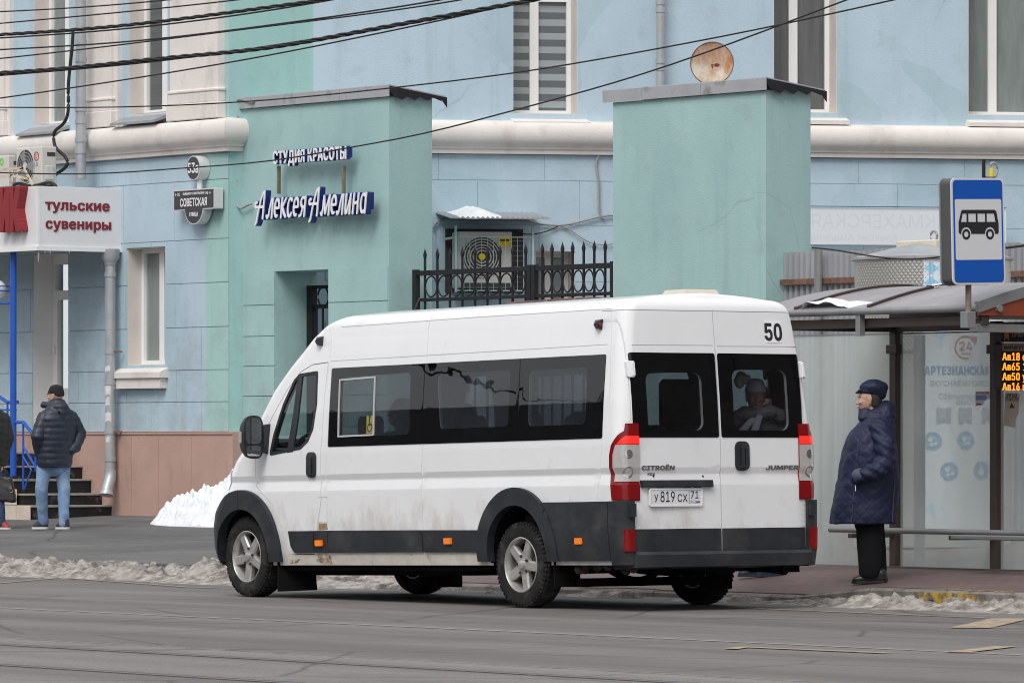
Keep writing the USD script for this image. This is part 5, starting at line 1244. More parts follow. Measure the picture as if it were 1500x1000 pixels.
part(t, 'backing', put(flat(sbox(0, .02, tw, .14), -.02, .0), F), 'letter_blue')
o2 = onY(366, 328, WY - .24); e2 = onY(537, 316, WY - .24)
M('bracket_brown', (.17, .15, .1), .7, var=.3, vs=9)
for px in (408.5, 503.5):
    a = onY(px, 243, WY - .14); b = onY(px, 284, WY - .14); part(t, 'bracket', beam(a, b, .035, .035, up=(0, 1, 0)), 'bracket_brown')
# the script lettering: every letter drawn as brush strokes in a (0..1) x-height grid
def pl(*p): return LineString(p)
def arc(cx, cy, rx, ry, a0, a1, n=14): return [(cx + rx * math.cos(math.radians(a)), cy + ry * math.sin(math.radians(a))) for a in np.linspace(a0, a1, n)]
GL = {'А': (1.0, [pl((.62, 0), (.62, 1.42)), LineString([(.62, 1.42), (.45, 1.36), (.25, 1.0), (.05, .45), (-.1, -.2), (-.2, -.3)]), pl((-.28, .62), (.60, .62)), LineString(arc(-.28, .74, .11, .13, 60, 290))]),
      'л': (.72, [pl((.58, 0), (.58, 1)), LineString([(.58, 1), (.42, .96), (.28, .5), (.2, .12), (.06, 0), (-.04, .12)])]),
      'е': (.66, [LineString(arc(.3, .52, .25, .46, 0, 290, 22)), pl((.06, .50), (.55, .52))]),
      'к': (.70, [pl((.1, 0), (.1, 1)), pl((.12, .45), (.55, .98)), LineString([(.2, .52), (.42, .2), (.62, .02)])]),
      'с': (.58, [LineString(arc(.3, .5, .26, .48, 50, 320, 20))]),
      'я': (.76, [pl((.60, 0), (.60, 1)), LineString([(.60, .98)] + arc(.36, .74, .24, .25, 80, 280, 12) + [(.60, .47)]), LineString([(.38, .48), (.2, .06), (.02, .02)])]),
      'м': (.98, [pl((.86, 0), (.86, 1)), LineString([(.2, .98), (.17, .3), (.08, .0), (-.04, .1)]), LineString([(.2, .98), (.46, .08), (.84, .98)])]),
      'и': (.78, [pl((.1, 1), (.1, .2)), LineString([(.1, .25), (.16, .02), (.3, .06), (.60, .9)]), pl((.60, 0), (.60, 1))]),
      'н': (.76, [pl((.1, 0), (.1, 1)), pl((.60, 0), (.60, 1)), pl((.1, .5), (.60, .58))]),
      'а': (.76, [pl((.60, 0), (.60, 1)), LineString([(.60, .9)] + arc(.33, .5, .25, .48, 60, 300, 18) + [(.60, .12)])]), ' ': (.5, [])}
def script(text, xh, sx, shear):
    out, x = [], 0.0
    for ch in text:
        adv, st_ = GL[ch]
        if st_:
            g = unary_union([q.buffer(.075, quad_segs=4) for q in st_]); out.append((ch, affinity.affine_transform(g, [xh * sx, xh * shear, 0, xh, x, 0])))
        x += (adv + .10) * xh * sx
    return out, x
t = thing('studio_sign', 'large slanted white script letters on blue backs on the green gate wall', 'sign', (o2[0], WY, o2[2]))
F = FACE_Y((o2[0] + .14, yw, (o2[2] + e2[2]) / 2 + .05))
ls, tw = script('Алексея Амелина', .225, 1.0, .15); k_ = (e2[0] - o2[0] - .16) / tw; ls, tw = script('Алексея Амелина', .225, k_, .15)
raised(t, ls, 0, 0, o2, F, .075, .004)
part(t, 'backing', put(flat(sbox(.1, .04, tw * .47, .24), -.02, 0), F), 'letter_blue'); part(t, 'backing', put(flat(sbox(tw * .53, .04, tw, .24), -.02, 0), F), 'letter_blue')
single('wall_cable', tube(curve([onY(x, y, WY - .06) for x, y in ((372, 148), (355, 146), (346, 150), (345, 160), (349, 175), (351, 190), (346, 215), (344, 245), (347, 270), (345, 290), (349, 303), (356, 304), (368, 299))], 60), .014, 6), 'cable_grey', 'grey cable winding down the corner of the green wall to the script sign', 'cable', True)

# rusty dish behind the plain wall
M('dish_rust', (.48, .44, .36), .7, var=.15, vs=5, dirt=(.33, .12, .035), dirt_lo=.40, dirt_hi=.62, ds=5, dstretch=(1, 1, .6))
q = onY(1043, 93, WY + .45); n_ = np.array([.72, -.67, .12]); n_ /= np.linalg.norm(n_); r_ = np.cross([0, 0, 1], n_); r_ /= np.linalg.norm(r_); u_ = np.cross(n_, r_)
t = thing('satellite_dish', 'round rust-stained satellite dish on top of the plain green wall', 'satellite dish', q - [0, 0, .25])
pr = [(0, -.05), (.1, -.045), (.2, -.02), (.235, -.0), (.24, .0), (.24, -.008), (.2, -.03), (.1, -.055), (0, -.06), (0, -.05)]
part(t, 'reflector', put(revolve(pr, 40), frame(q, r_, u_)), 'dish_rust', 40)
part(t, 'rim', put(tube([(.238 * math.cos(a), .238 * math.sin(a), 0) for a in np.linspace(0, 2 * math.pi, 41)], .006, 6), frame(q, r_, u_)), 'rust', 40)
part(t, 'patch', put(flat(affinity.scale(Point(.05, -.01).buffer(.03), 1, .6), -.046, -.040), frame(q, r_, u_)), 'lens_red_dark')
part(t, 'mast', bar(q - n_ * .06, q - n_ * .06 - [0, 0, .5], .02), 'rust', 40)

# ================================================================ BUS SHELTER
GLY, FTY = 33.0, 31.4
shp_ = lambda x, y, Y: onY(x, y, Y)
M('shelter_brown', (.05, .034, .028), .5, var=.2, vs=5)
M('shelter_grey', (.26, .265, .27), .4, .4, var=.1, vs=4)
M('roof_sheet', (.25, .225, .235), .35, var=.12, vs=2.5, dirt=(.33, .31, .31), dirt_lo=.5, dirt_hi=.7, ds=2)
M('gable_red', (.22, .045, .02), .45, var=.12, vs=4)
M('snow_thin', (.78, .79, .81), .7, var=.05)
pane('shelter_glass', (.90, .93, .92), haze=((.64, .68, .67), .22, .46, 1.6, (1.2, 1.2, .35)), wavy=.0005)
XR = float(onY(1431, 450, FTY)[0]); XLs = float(onY(1105, 460, FTY)[0])
zt = float(onY(1300, 455, FTY)[2])
XR2 = float(onY(1640, 450, FTY)[0])
sh = thing('bus_shelter', 'bus shelter with brown frame, dusty glass back wall and grey barrel roof', 'bus shelter', ((XLs + XR) / 2, GLY, pave_z(GLY)))
zg = lambda x, y: float(onY(x, y, GLY)[2])
pX = lambda px: float(onY(px, 645, GLY)[0])
zbm = zg(1350, 480); zbt = zg(1350, 466)
zgd = pave_z(GLY)
for px in (1136, 1314.5, 1462, 1640):
    part(sh, 'rear_post', B(pX(px) - .045, pX(px) + .045, GLY - .06, GLY + .03, zgd - .05, zbm + .04, .004), 'shelter_brown')
    part(sh, 'clamp', B(pX(px) - .075, pX(px) + .075, GLY - .075, GLY - .0, zg(px, 518), zg(px, 505), .004), 'shelter_brown')
part(sh, 'rear_beam', B(XLs, pX(1660), GLY - .05, GLY + .03, zbm - .035, zbm + .03, .004), 'shelter_brown')
part(sh, 'upper_beam', B(XLs, XR, GLY - .05, GLY + .03, zbt - .0, zbt + .07, .004), 'shelter_brown')
for px in (1217, 1258, 1340, 1362, 1398): part(sh, 'short_post', B(pX(px) - .025, pX(px) + .025, GLY - .04, GLY + .02, zbm + .03, zbt), 'shelter_brown')
part(sh, 'upper_panel', B(pX(1262), pX(1322), GLY - .03, GLY - .01, zbm + .03, zbt), 'shelter_brown')
for a, b in ((1140, 1309), (1320, 1457), (1467, 1636)):
    part(sh, 'glass_panel', B(pX(a) + .01, pX(b) - .01, GLY - .016, GLY - .006, zgd + .01, zbm - .04), 'shelter_glass')
    part(sh, 'glass_edge', [B(pX(a) + .01, pX(b) - .01, GLY - .017, GLY - .005, zbm - .055, zbm - .04)], 'shelter_grey')
# barrel roof: an arc that starts at the front tube and falls away behind
arcY = [FTY + 2.25 * q for q in np.linspace(0, 1, 15)]
arcZ = [zt + .02 + .27 * math.sin(math.pi * (.06 + .80 * q)) - .05 for q in np.linspace(0, 1, 15)]
def roof_strip(x0, x1, dz0, dz1):
    v = []; f = []; n = len(arcY)
    for dz in (dz0, dz1):
        for x in (x0, x1): v += [(x, y, z + dz) for y, z in zip(arcY, arcZ)]
    for i in range(n - 1):
        a, b, c, d = i, n + i, 2 * n + i, 3 * n + i
        f += [(a, a + 1, b + 1), (a, b + 1, b), (c, d + 1, c + 1), (c, d, d + 1), (a, c + 1, a + 1), (a, c, c + 1), (b, b + 1, d + 1), (b, d + 1, d)]
    f += [(0, n, 3 * n), (0, 3 * n, 2 * n), (n - 1, 3 * n - 1, 4 * n - 1), (n - 1, 4 * n - 1, 2 * n - 1)]
    m = trimesh.Trimesh(v, f, process=False); m.fix_normals(); return m
xa_ = float(onY(1165, 450, FTY)[0]); xb_ = float(onY(1272, 450, FTY)[0])
for a, b in ((XLs, xa_), (xa_, xb_), (xb_, XR)): part(sh, 'roof_panel', roof_strip(a + .005, b - .005, 0, .012), 'roof_sheet', 30)
for x in (xa_, xb_): part(sh, 'roof_rib', roof_strip(x - .022, x + .022, .012, .035), 'shelter_brown', 30)
part(sh, 'roof_rim', roof_strip(XR - .03, XR + .03, -.06, .035), 'shelter_grey', 30)
part(sh, 'gable', put(flat(Polygon([(y, z - .05) for y, z in zip(arcY, arcZ)] + [(arcY[-1], zt - .06), (arcY[0], zt - .06)]).buffer(0), 0, .012), FACE_X((XR + .005, 0, 0))), 'gable_red')
part(sh, 'front_tube', bar((XLs, FTY, zt), (XR + .01, FTY, zt), .032, 16), 'shelter_grey', 40)
part(sh, 'rear_tube', bar((XR - .5, FTY + .22, zt - .0), (XR + .05, FTY + .22, zt - .0), .03, 16), 'shelter_grey', 40)
part(sh, 'front_beam', B(XLs, XR, FTY + .06, FTY + .14, zt - .14, zt - .06, .004), 'shelter_brown')
part(sh, 'cross_beam', B(XR - .12, XR - .02, FTY + .02, GLY + .6, zt - .20, zt - .13, .004), 'shelter_grey')
part(sh, 'cross_beam', B(XR - .10, XR - .04, FTY + .02, GLY + .6, zt - .09, zt - .05, .004), 'shelter_grey')
for px in (1255,): 
    q = onY(px + 5, 462, FTY + .02); part(sh, 'hanger', B(q[0] - .03, q[0] + .03, FTY - .01, FTY + .05, zt - .21, zt - .02, .003), 'shelter_grey')
for px in (1136, 1314): part(sh, 'roof_arm', B(pX(px) - .04, pX(px) + .04, FTY + .06, GLY + .02, zt - .14, zt - .07, .004), 'shelter_brown')
part(sh, 'plinth_strip', B(XLs, pX(1660), GLY - .10, GLY + .04, zgd - .05, zgd + .012), 'earth')
# bench bars of the shelter
zs = float(onY(1350, 781, 32.55)[2])
bn = thing('bench', 'grey tubular bench rail with a short seat board in front of the shelter glass', 'bench', (float(onY(1400, 781, 32.55)[0]), 32.6, pave_z(32.6)))
part(bn, 'seat_rail', bar((float(onY(1216, 778, 32.55)[0]), 32.55, zs + .02), (float(onY(1660, 778, 32.55)[0]), 32.55, zs + .02), .026, 14), 'shelter_grey', 40)
part(bn, 'seat_board', B(float(onY(1402, 790, 32.4)[0]), float(onY(1660, 790, 32.4)[0]), 32.32, 32.50, zs - .04, zs + .0, .008), 'shelter_grey')
for px in (1314, 1462, 1640): part(bn, 'bench_arm', B(pX(px) - .03, pX(px) + .03, 32.45, GLY - .07, zs - .05, zs - .01, .004), 'shelter_brown')
# snow left on the roof
def roof_snow(x0, x1, q0, q1, th, seed):
    n, m = 60, 14; v = []; f = []
    for j in range(m):
        for i in range(n):
            x = x0 + (x1 - x0) * i / (n - 1); q = q0 + (q1 - q0) * j / (m - 1)
            nz = float(meshkit.fbm(np.array([x * 3, q * 9, seed]), 3)); edge = min(i / 6, (n - 1 - i) / 14, (m - 1 - j) / 4 + .15, 1)
            y = FTY + 2.25 * q; z = zt + .02 + .27 * math.sin(math.pi * (.06 + .80 * q)) - .05 + .014
            v.append((x, y, z + max(th * (edge * .9 + (nz - .55) * 1.8) - .004, -.02)))
    for j in range(m - 1):
        for i in range(n - 1):
            a = j * n + i; f += [(a, a + 1, a + n + 1), (a, a + n + 1, a + n)]
    return trimesh.Trimesh(v, f, process=False)
single('roof_snow', roof_snow(float(onY(1168, 450, FTY)[0]), float(onY(1258, 450, FTY)[0]), .0, .075, .07, 1), 'snow_clean', 'strip of white snow along the front edge of the shelter roof', 'snow', True)
single('roof_snow', roof_snow(float(onY(1262, 450, FTY)[0]), float(onY(1275, 450, FTY)[0]), .32, .6, .03, 4), 'snow_clean', 'thin smear of snow higher on the shelter roof', 'snow', True)

# ---------------- the stop sign on the roof edge
M('sign_blue', (.005, .085, .42), .35); M('sign_sheet', (.62, .63, .65), .4); M('sign_back', (.07, .07, .07), .6); M('pole_rust', (.2, .17, .14), .7, var=.3, vs=10, dirt=(.2, .08, .03), dirt_lo=.5, dirt_hi=.65, ds=9)
XSG = XR + .0
q0, q1 = onX(1385.5 + 8, 262, XSG + .09), onX(1470, 262, XSG + .09)
ya, yb2 = float(onX(1396, 340, XSG + .09)[1]), float(onX(1473, 340, XSG + .09)[1]); za, zb2 = float(onX(1435, 418, XSG + .09)[2]), float(onX(1435, 262, XSG + .09)[2])
t = thing('bus_stop_sign', 'blue bus stop sign with a black bus on white, on a rusty pole', 'sign', (XSG, (ya + yb2) / 2, zt))
W_, H_ = yb2 - ya, zb2 - za
lean = frame(((XSG + .09), ya, za), (0, 1, 0), (0, 0, 1)) @ trimesh.transformations.rotation_matrix(math.radians(1.5), [0, 0, 1])
pn = lambda g, a, b: put(flat(g, a, b), lean)
part(t, 'box', pn(rbox(.012, .012, W_ - .012, H_ - .012, .04), -.15, -.012), 'sign_back')
part(t, 'back_plate', pn(rbox(0, 0, W_, H_, .05), -.162, -.152), 'zinc')
part(t, 'border', pn(rbox(0, 0, W_, H_, .05), -.012, 0), 'sign_sheet')
part(t, 'blue_field', pn(rbox(.018, .018, W_ - .018, H_ - .018, .035), 0, .003), 'sign_blue')
u = W_ / 100; v_ = H_ / 160
part(t, 'white_field', pn(rbox(W_ * .06, H_ * .232, W_ * .94, H_ * .80, .015), .003, .005), 'sign_sheet')
bw, bx, by = W_ * .76, W_ * .12, H_ * .43
L_ = lambda pts: Polygon([(bx + a * bw, by + b * bw * .56) for a, b in pts])
bus = L_([(0, .22), (0, .55), (.07, .93), (.10, .98), (.9, .98), (.95, .93), (1, .5), (1, .22), (.98, .16), (0.03, .16)])
wn = [L_([(.055, .56), (.10, .86), (.205, .86), (.205, .56)]), L_([(.24, .56), (.24, .86), (.44, .86), (.44, .56)]), L_([(.47, .56), (.47, .86), (.67, .86), (.67, .56)]), L_([(.70, .56), (.70, .86), (.89, .86), (.93, .56)])]
whl = [Point(bx + a * bw, by + .17 * bw * .56).buffer(bw * .125, quad_segs=10) for a in (.185, .78)]
bus = bus.difference(unary_union([w.buffer(-.002) for w in wn] + whl))
bus = unary_union([bus] + [Point(bx + a * bw, by + .15 * bw * .56).buffer(bw * .10, quad_segs=10).difference(Point(bx + a * bw, by + .15 * bw * .56).buffer(bw * .055, quad_segs=8)) for a in (.185, .78)])
part(t, 'bus_symbol', pn(bus, .005, .007), 'ink_black')
ypl = float(onX(1418.5, 440, XSG + .02)[1])
part(t, 'pole', bar((XSG + .02, ypl, zt - .17), (XSG + .02, ypl, za + .1), .026, 12), 'pole_rust', 40)
part(t, 'pole_clamp', B(XSG - .03, XSG + .06, ypl - .05, ypl + .05, zt - .17, zt - .03, .005), 'shelter_grey')
yk = float(onX(1441, 250, XSG)[1]); ztop_ = zb2 + .0
part(t, 'cable_bracket', [B(XSG - .01, XSG + .01, yk - .012, yk + .012, ztop_, ztop_ + .17), B(XSG - .01, XSG + .01, yk, yk + .12, ztop_ + .0, ztop_ + .025)], 'ink_black')
part(t, 'connector', bar((XSG, yk + .085, ztop_ + .025), (XSG, yk + .085, ztop_ + .10), .022, 10), 'sheet_yellow', 40)
part(t, 'cable_loop', tube(curve([(XSG, yk + .085, ztop_ + .09), (XSG, yk + .10, ztop_ + .145), (XSG, yk + .14, ztop_ + .13), (XSG, yk + .15, ztop_ + .07), (XSG, yk + .12, ztop_ + .02)], 18), .01, 6), 'cable_grey', True)

# ---------------- the arrivals board
M('board_black', (.012, .01, .01), .4); M('led_amber', (.02, .01, .0), .5, emit=(1.0, .24, .015), emit_s=1.4); M('strip_pink', (.3, .2, .18), .6); M('header_orange', (.45, .17, .05), .6); M('header_grey', (.33, .31, .3), .6)
XB = float(onY(1467, 520, 32.62)[0])
t = thing('arrivals_board', 'black electronic arrivals board with orange route letters under the shelter roof', 'display board', (XB, 33.0, float(onX(1480, 570, XB)[2])))
ob = onX(1467, 569, XB); ot = onX(1467, 503, XB); oh = onX(1467, 473.5, XB); oh0 = onX(1467, 500, XB)
hb = ot[2] - ob[2]; Fb = FACE_X((XB, ob[1], ob[2]))
part(t, 'case', put(flat(rbox(0, 0, 1.3, hb, .01), -.1, 0), Fb), 'board_black')
part(t, 'strip', put(flat(sbox(.008, hb - .065, 1.3, hb - .005), 0, .003), Fb), 'strip_pink')
part(t, 'strip_lettering', put(flat(words('МАРШРУТ   КОНЕЧНАЯ', .032, 600, at=(.02, hb - .05)), .003, .005), Fb), 'ink_black')
for k, row in enumerate(('Ав18 ер', 'Ав65 1м', 'Ав50 ул', 'Ав16 ш')):
    zr = hb - .065 - .087 * (k + 1) + .006
    part(t, 'led_row', put(flat(words(row, .066, 450, sx=.84, gap=.06, at=(.008, zr)), .0, .004), Fb), 'led_amber')
hh = oh[2] - oh0[2]; Fh = FACE_X((XB, oh0[1], oh0[2]))
part(t, 'header', put(flat(sbox(-.0, 0, 1.3, hh), -.1, 0), Fh), 'board_black')
bi = unary_union([rbox(.028, .03, .085, .15, .012).difference(sbox(.038, .085, .075, .125)), sbox(.03, .012, .042, .03), sbox(.071, .012, .083, .03), sbox(.018, .1, .026, .13), sbox(.087, .1, .095, .13)])
part(t, 'header_symbol', put(flat(bi, 0, .003), Fh), 'header_orange')
part(t, 'header_lettering', put(flat(unary_union([words('РАСПИСАНИЕ', .042, 500, at=(.11, .105)), words('ТРАНСПОРТА', .042, 500, at=(.11, .04))]), 0, .003), Fh), 'header_grey')
part(t, 'bracket', [B(XB - .1, XB - .02, ob[1] + .1, ob[1] + .14, oh[2] - .02, zt - .1)], 'shelter_brown')
# papers on the glass
M('paper_old', (.42, .36, .3), .8, var=.15, vs=9); M('paper_blue', (.12, .22, .42), .6); M('paper_white', (.55, .52, .52), .7)
yy = GLY - .02
def on_glass(x0, y0, x1, y1): a = onY(x0, y1, yy); b = onY(x1, y0, yy); return a, b[0] - a[0], b[2] - a[2]
a, w_, h_ = on_glass(1470.5, 575, 1494, 626)
t = thing('paper_notice', 'torn yellowed builders notice stuck on the glass below the arrivals board', 'notice', (a[0], yy, a[2]))
F = FACE_Y((a[0], yy, a[2]))
part(t, 'sheet', put(flat(Polygon([(0, .02), (w_ * .7, 0), (w_ * .72, h_ * .25), (w_ * .9, h_ * .4), (w_, h_ * .97), (.02, h_)]), 0, .002), F), 'paper_old')
part(t, 'lettering', put(flat(unary_union([words('БРИГАДА', .036, 700, width=w_ * .7, at=(w_ * .15, h_ * .87)), words('СТРОИТЕЛЕЙ', .03, 700, width=w_ * .85, at=(w_ * .08, h_ * .76)), Polygon([(w_ * .35, h_ * .56), (w_ * .5, h_ * .72), (w_ * .68, h_ * .56)])]), .002, .003), F), 'ink_black')
a, w_, h_ = on_glass(1429, 573, 1450.5, 595)
t = thing('small_flyer', 'small blue and white flyer stuck on the shelter glass left of the arrivals board', 'flyer', (a[0], yy, a[2]))
F = FACE_Y((a[0], yy, a[2]))
part(t, 'sheet', put(flat(Polygon([(0, 0), (w_ * .45, .01), (w_ * .6, h_ * .35), (w_, h_ * .6), (w_, h_), (0, h_)]), 0, .002), F), 'paper_white')
part(t, 'print', put(flat(sbox(.005, h_ * .42, w_ * .75, h_ * .74), .002, .003), F), 'paper_blue')
part(t, 'print', put(flat(words('КРОВЛЯ', .02, 700, width=w_ * .9, at=(.006, h_ * .82)), .002, .003), F), 'sign_red')
part(t, 'print', put(flat(sbox(.008, h_ * .1, w_ * .4, h_ * .2), .002, .003), F), 'sign_red')

# ================================================================ WATER KIOSK BEHIND THE SHELTER
M('kiosk_steel', (.42, .41, .39), .35, .75, var=.1, vs=3)
MAT['kiosk_steel'] = usdkit.material(stage, '/World/Looks/quilted_steel', {'g': ('geometry', {}), 'tc': ('texture_coordinate', {}), 'c': ('checker_texture', {'scale': 1, 'color1': (1, 1, 1), 'color2': (0, 0, 0)}), 'p': ('principled_bsdf', {'base_color': (.47, .46, .43), 'metallic': .7, 'roughness': .38})}, [], surface='p.BSDF')
M('poster_white', (.66, .69, .72), .5); M('poster_sky', (.25, .55, .75), .5); M('poster_deep', (.26, .42, .56), .5); M('poster_pale', (.45, .64, .78), .5); M('poster_ink', (.22, .34, .48), .5); M('poster_red', (.48, .26, .26), .5); M('poster_grey', (.36, .41, .47), .5); M('poster_green', (.15, .4, .08), .5)
dk = 55.5; kq = (1366 - 750) / FPX
KX, KYY = (S * kq - C) * dk, (C * kq + S) * dk
KR = .76; KZ0, KZ1 = pave_z(KYY), EYE + (HORIZON - 378) / FPX * dk
kio = thing('water_kiosk', 'round drinking water kiosk of quilted steel with a blue and white poster, behind the shelter', 'kiosk', (KX, KYY, KZ0))
va = math.atan2(-(S + C * kq), -(S * kq - C))         # direction from the kiosk to the street corner where the viewer stands
def cyl(x, z, r): a = va + x / KR; return np.array([KX + r * math.cos(a), KYY + r * math.sin(a), z])
def cyl_patch(x0, x1, z0, z1, r, n=24):
    v = [cyl(x, z, r) for z in (z0, z1) for x in np.linspace(x0, x1, n)]; f = [(i, i + 1, n + i + 1) for i in range(n - 1)] + [(i, n + i + 1, n + i) for i in range(n - 1)]
    return trimesh.Trimesh(v, f, process=False)
def wrap(m, r):
    m = tri(m).copy(); v = np.asarray(m.vertices); a = va + v[:, 0] / KR; rr = r + v[:, 2]
    m.vertices = np.stack([KX + rr * np.cos(a), KYY + rr * np.sin(a), v[:, 1]], 1); return m
body_ = cyl_patch(-math.pi * KR, math.pi * KR, KZ0, KZ1, KR, 64)
part(kio, 'shell', body_, 'kiosk_steel', True)
# raised lozenges of the steel on the part one sees above the shelter roof
loz = []
for j in range(48):
    for i in range(22):
        x = -.99 + i * .044 + (.022 if j % 2 else 0); z = KZ1 - .04 - j * .028
        if z < 1.9: continue
        loz.append(hull([cyl(x - .02, z, KR + .001), cyl(x + .02, z, KR + .001), cyl(x, z + .026, KR + .001), cyl(x, z - .026, KR + .001), cyl(x, z, KR + .004)]))
pp = part(kio, 'lozenges', loz, 'kiosk_steel'); stage.GetPrimAtPath(pp).SetCustomDataByKey('kind', 'stuff')
cone_ = revolve([(0, KZ1 + .17), (.12, KZ1 + .16), (KR + .03, KZ1), (KR + .03, KZ1 - .025), (0, KZ1 - .025)], 48); cone_.apply_translation([KX, KYY, 0]); part(kio, 'roof', cone_, 'zinc', 30)
part(kio, 'roof_hatch', [B(KX - .32, KX + .28, KYY - .2, KYY + .2, KZ1 + .08, KZ1 + .17, .01)], 'hatch_cream')
part(kio, 'lifting_ring', tube([(KX + .02 + .05 * math.cos(a), KYY + .0, KZ1 + .21 + .05 * math.sin(a)) for a in np.linspace(0, 2 * math.pi, 15)], .012, 6), 'shelter_grey', True)
x0p, x1p = -.085, .80
part(kio, 'poster', cyl_patch(x0p, x1p, .5, KZ1 - .03, KR + .003, 26), 'poster_white', True)
pxm = lambda px: KR * math.asin(max(-.99, min(.99, (px - 1366) / (KR * FPX / dk))))
pzm = lambda py: EYE + (HORIZON - py) / FPX * (dk - KR * .8)
def poster(g, mat, d=.002): part(kio, 'poster_print', wrap(flat(g, .0035, .0035 + d), KR), mat)
rgt = np.random.default_rng(6)
for k in range(18):
    r0 = k // 6; a = x0p + .002 + (k % 6) * .05 + .0 * r0; 
    zt0 = KZ1 - .05 - (k % 6) * 0 - r0 * .14
    if (k % 6) > 4 - r0 * 1.6 + (rgt.uniform() > .6): continue
    g = Polygon([(a, zt0), (a + .09, zt0 - .07), (a, zt0 - .14)]) if k % 2 else Polygon([(a + .09, zt0), (a, zt0 - .07), (a + .09, zt0 - .14)])
    poster(g, ('poster_sky', 'poster_deep', 'poster_pale')[k % 3])
for pts, mt in (([(1350, 490), (1375, 485), (1352, 540)], 'poster_sky'), ([(1378, 480), (1390, 480), (1376, 510)], 'poster_pale'), ([(1350, 700), (1360, 720), (1350, 740)], 'poster_pale'), ([(1352, 745), (1366, 735), (1372, 762)], 'poster_pale'), ([(1352, 770), (1380, 740), (1395, 780)], 'poster_pale')):
    poster(Polygon([(pxm(a), pzm(b)) for a, b in pts]), mt)
cx_, cz_ = pxm(1413.5), pzm(509)
poster(Point(cx_, cz_).buffer(.115, quad_segs=10).difference(Point(cx_, cz_).buffer(.098, quad_segs=10)).difference(sbox(cx_ + .03, cz_ - .2, cx_ + .3, cz_ + .03)), 'poster_red')
poster(Polygon([(cx_ + .06, cz_ + .11), (cx_ + .13, cz_ + .10), (cx_ + .115, cz_ + .04)]), 'poster_red')
poster(words('24', .085, 600, center=True, at=(cx_, cz_ - .03)), 'poster_red'); poster(words('ЧАСА', .025, 600, center=True, at=(cx_, cz_ - .07)), 'poster_red')
poster(words('АРТЕЗИАНСКАЯ ВОДА', .085, 900, width=pxm(1460) - pxm(1353) + .12, at=(pxm(1354), pzm(549))), 'poster_ink')
poster(words('ВКУСНАЯ И ПОЛЕЗНАЯ', .05, 500, width=pxm(1458) - pxm(1362), at=(pxm(1362), pzm(565))), 'poster_grey')
poster(words('Сбалансированный', .055, 400, width=pxm(1456) - pxm(1374), at=(pxm(1374), pzm(584))), 'poster_grey')
poster(words('состав', .055, 400, width=pxm(1440) - pxm(1399), at=(pxm(1399), pzm(592))), 'poster_grey')
for px, tx in ((1382, 'K'), (1413, 'Ca'), (1445, 'Mg')):
    c, z = pxm(px), pzm(609); hw_ = .07
    sq_ = sbox(c - hw_, z - .08, c + hw_, z + .08); poster(sq_.difference(words(tx, .07, 400, center=True, at=(c, z - .03))), 'poster_grey')
for px, py in ((1366, 646), (1414, 645), (1390, 690), (1436, 689)):
    c, z = pxm(px), pzm(py); g = Point(c, z).buffer(.09, quad_segs=10)
    cut_ = unary_union([Point(c - .02, z + .02).buffer(.025), Point(c + .03, z - .02).buffer(.02), Point(c - .01, z - .03).buffer(.02)]) if px != 1436 else unary_union([Polygon([(c, z + .06), (c - .035, z - .01), (c + .035, z - .01)]), Point(c, z - .015).buffer(.035)])
    poster(g.difference(cut_), 'poster_deep')
poster(words('КОЛОДЕЦ', .07, 500, width=.34, at=(pxm(1370), pzm(471))), 'poster_grey')

# ---------------- corrugated fence and the lettered board behind it
M('fence_sheet', (.36, .37, .39), .55, .3, var=.12, vs=1.5, stretch=(1, 1, .3))
FNY = 38.6
zf1 = float(onY(1215, 367, FNY)[2])
t = thing('sheet_fence', 'grey corrugated sheet fence with rusty rail behind the bus shelter', 'fence', (float(onY(1330, 500, FNY)[0]), FNY, .44))
fa, fb_ = float(onY(1150, 400, FNY)[0]), float(onY(1640, 400, FNY)[0])
n_sheet = 7
for k in range(n_sheet):
    a, b = fa + (fb_ - fa) * k / n_sheet, fa + (fb_ - fa) * (k + 1) / n_sheet
    pts = []; L = b - a; nn = 8
    for i in range(nn): 
        x = a + L * i / nn; pts += [(x, 0), (x + L / nn * .45, 0), (x + L / nn * .55, .03), (x + L / nn * .95, .03)]
    poly = Polygon(pts + [(b, 0.0), (b, .034), ] + [(x, y + .004) for x, y in reversed(pts)]).buffer(0)
    m = flat(poly, .45, zf1 - .01 * (k % 2)); m.apply_transform(np.array([[1, 0, 0, 0], [0, 1, 0, FNY - .02], [0, 0, 1, 0], [0, 0, 0, 1.0]])); part(t, 'sheet', m, 'fence_sheet')
zr_ = float(onY(1230, 410.5, FNY - .06)[2]); part(t, 'rail', B(fa, fb_, FNY - .07, FNY - .025, zr_ - .03, zr_ + .03), 'rust')
part(t, 'fence_pole', bar((float(onY(1196, 410, FNY - .12)[0]), FNY - .12, .4), (float(onY(1199, 410, FNY - .12)[0]), FNY - .12, zf1 + .02), .045, 12), 'shelter_grey', 40)
for px, Y_ in ((1213, 34.2), (1347, 34.2)):
    q = onY(px, 600, Y_); t2 = thing('steel_pole', {1213: 'grey steel pole seen through the left shelter glass beside the waiting woman', 1347: 'grey steel pole seen through the shelter glass at the left edge of the water poster'}[px], 'pole', (q[0], Y_, pave_z(Y_)))
    part(t2, 'pole', bar((q[0], Y_, pave_z(Y_)), (q[0], Y_, 2.36), .055, 12), 'shelter_grey', 40)
    part(t2, 'stub', B(q[0] - .25, q[0], Y_ - .03, Y_ + .03, float(onY(px, 517, Y_)[2]), float(onY(px, 512, Y_)[2])), 'shelter_grey')
t = thing('lettered_board', 'long pale board with faint mirrored lettering above the sheet fence', 'sign', PEo(1280, 362, .45))
part(t, 'board', EB(1150, 304, 1474, 360, .40, .45), 'poster_white')
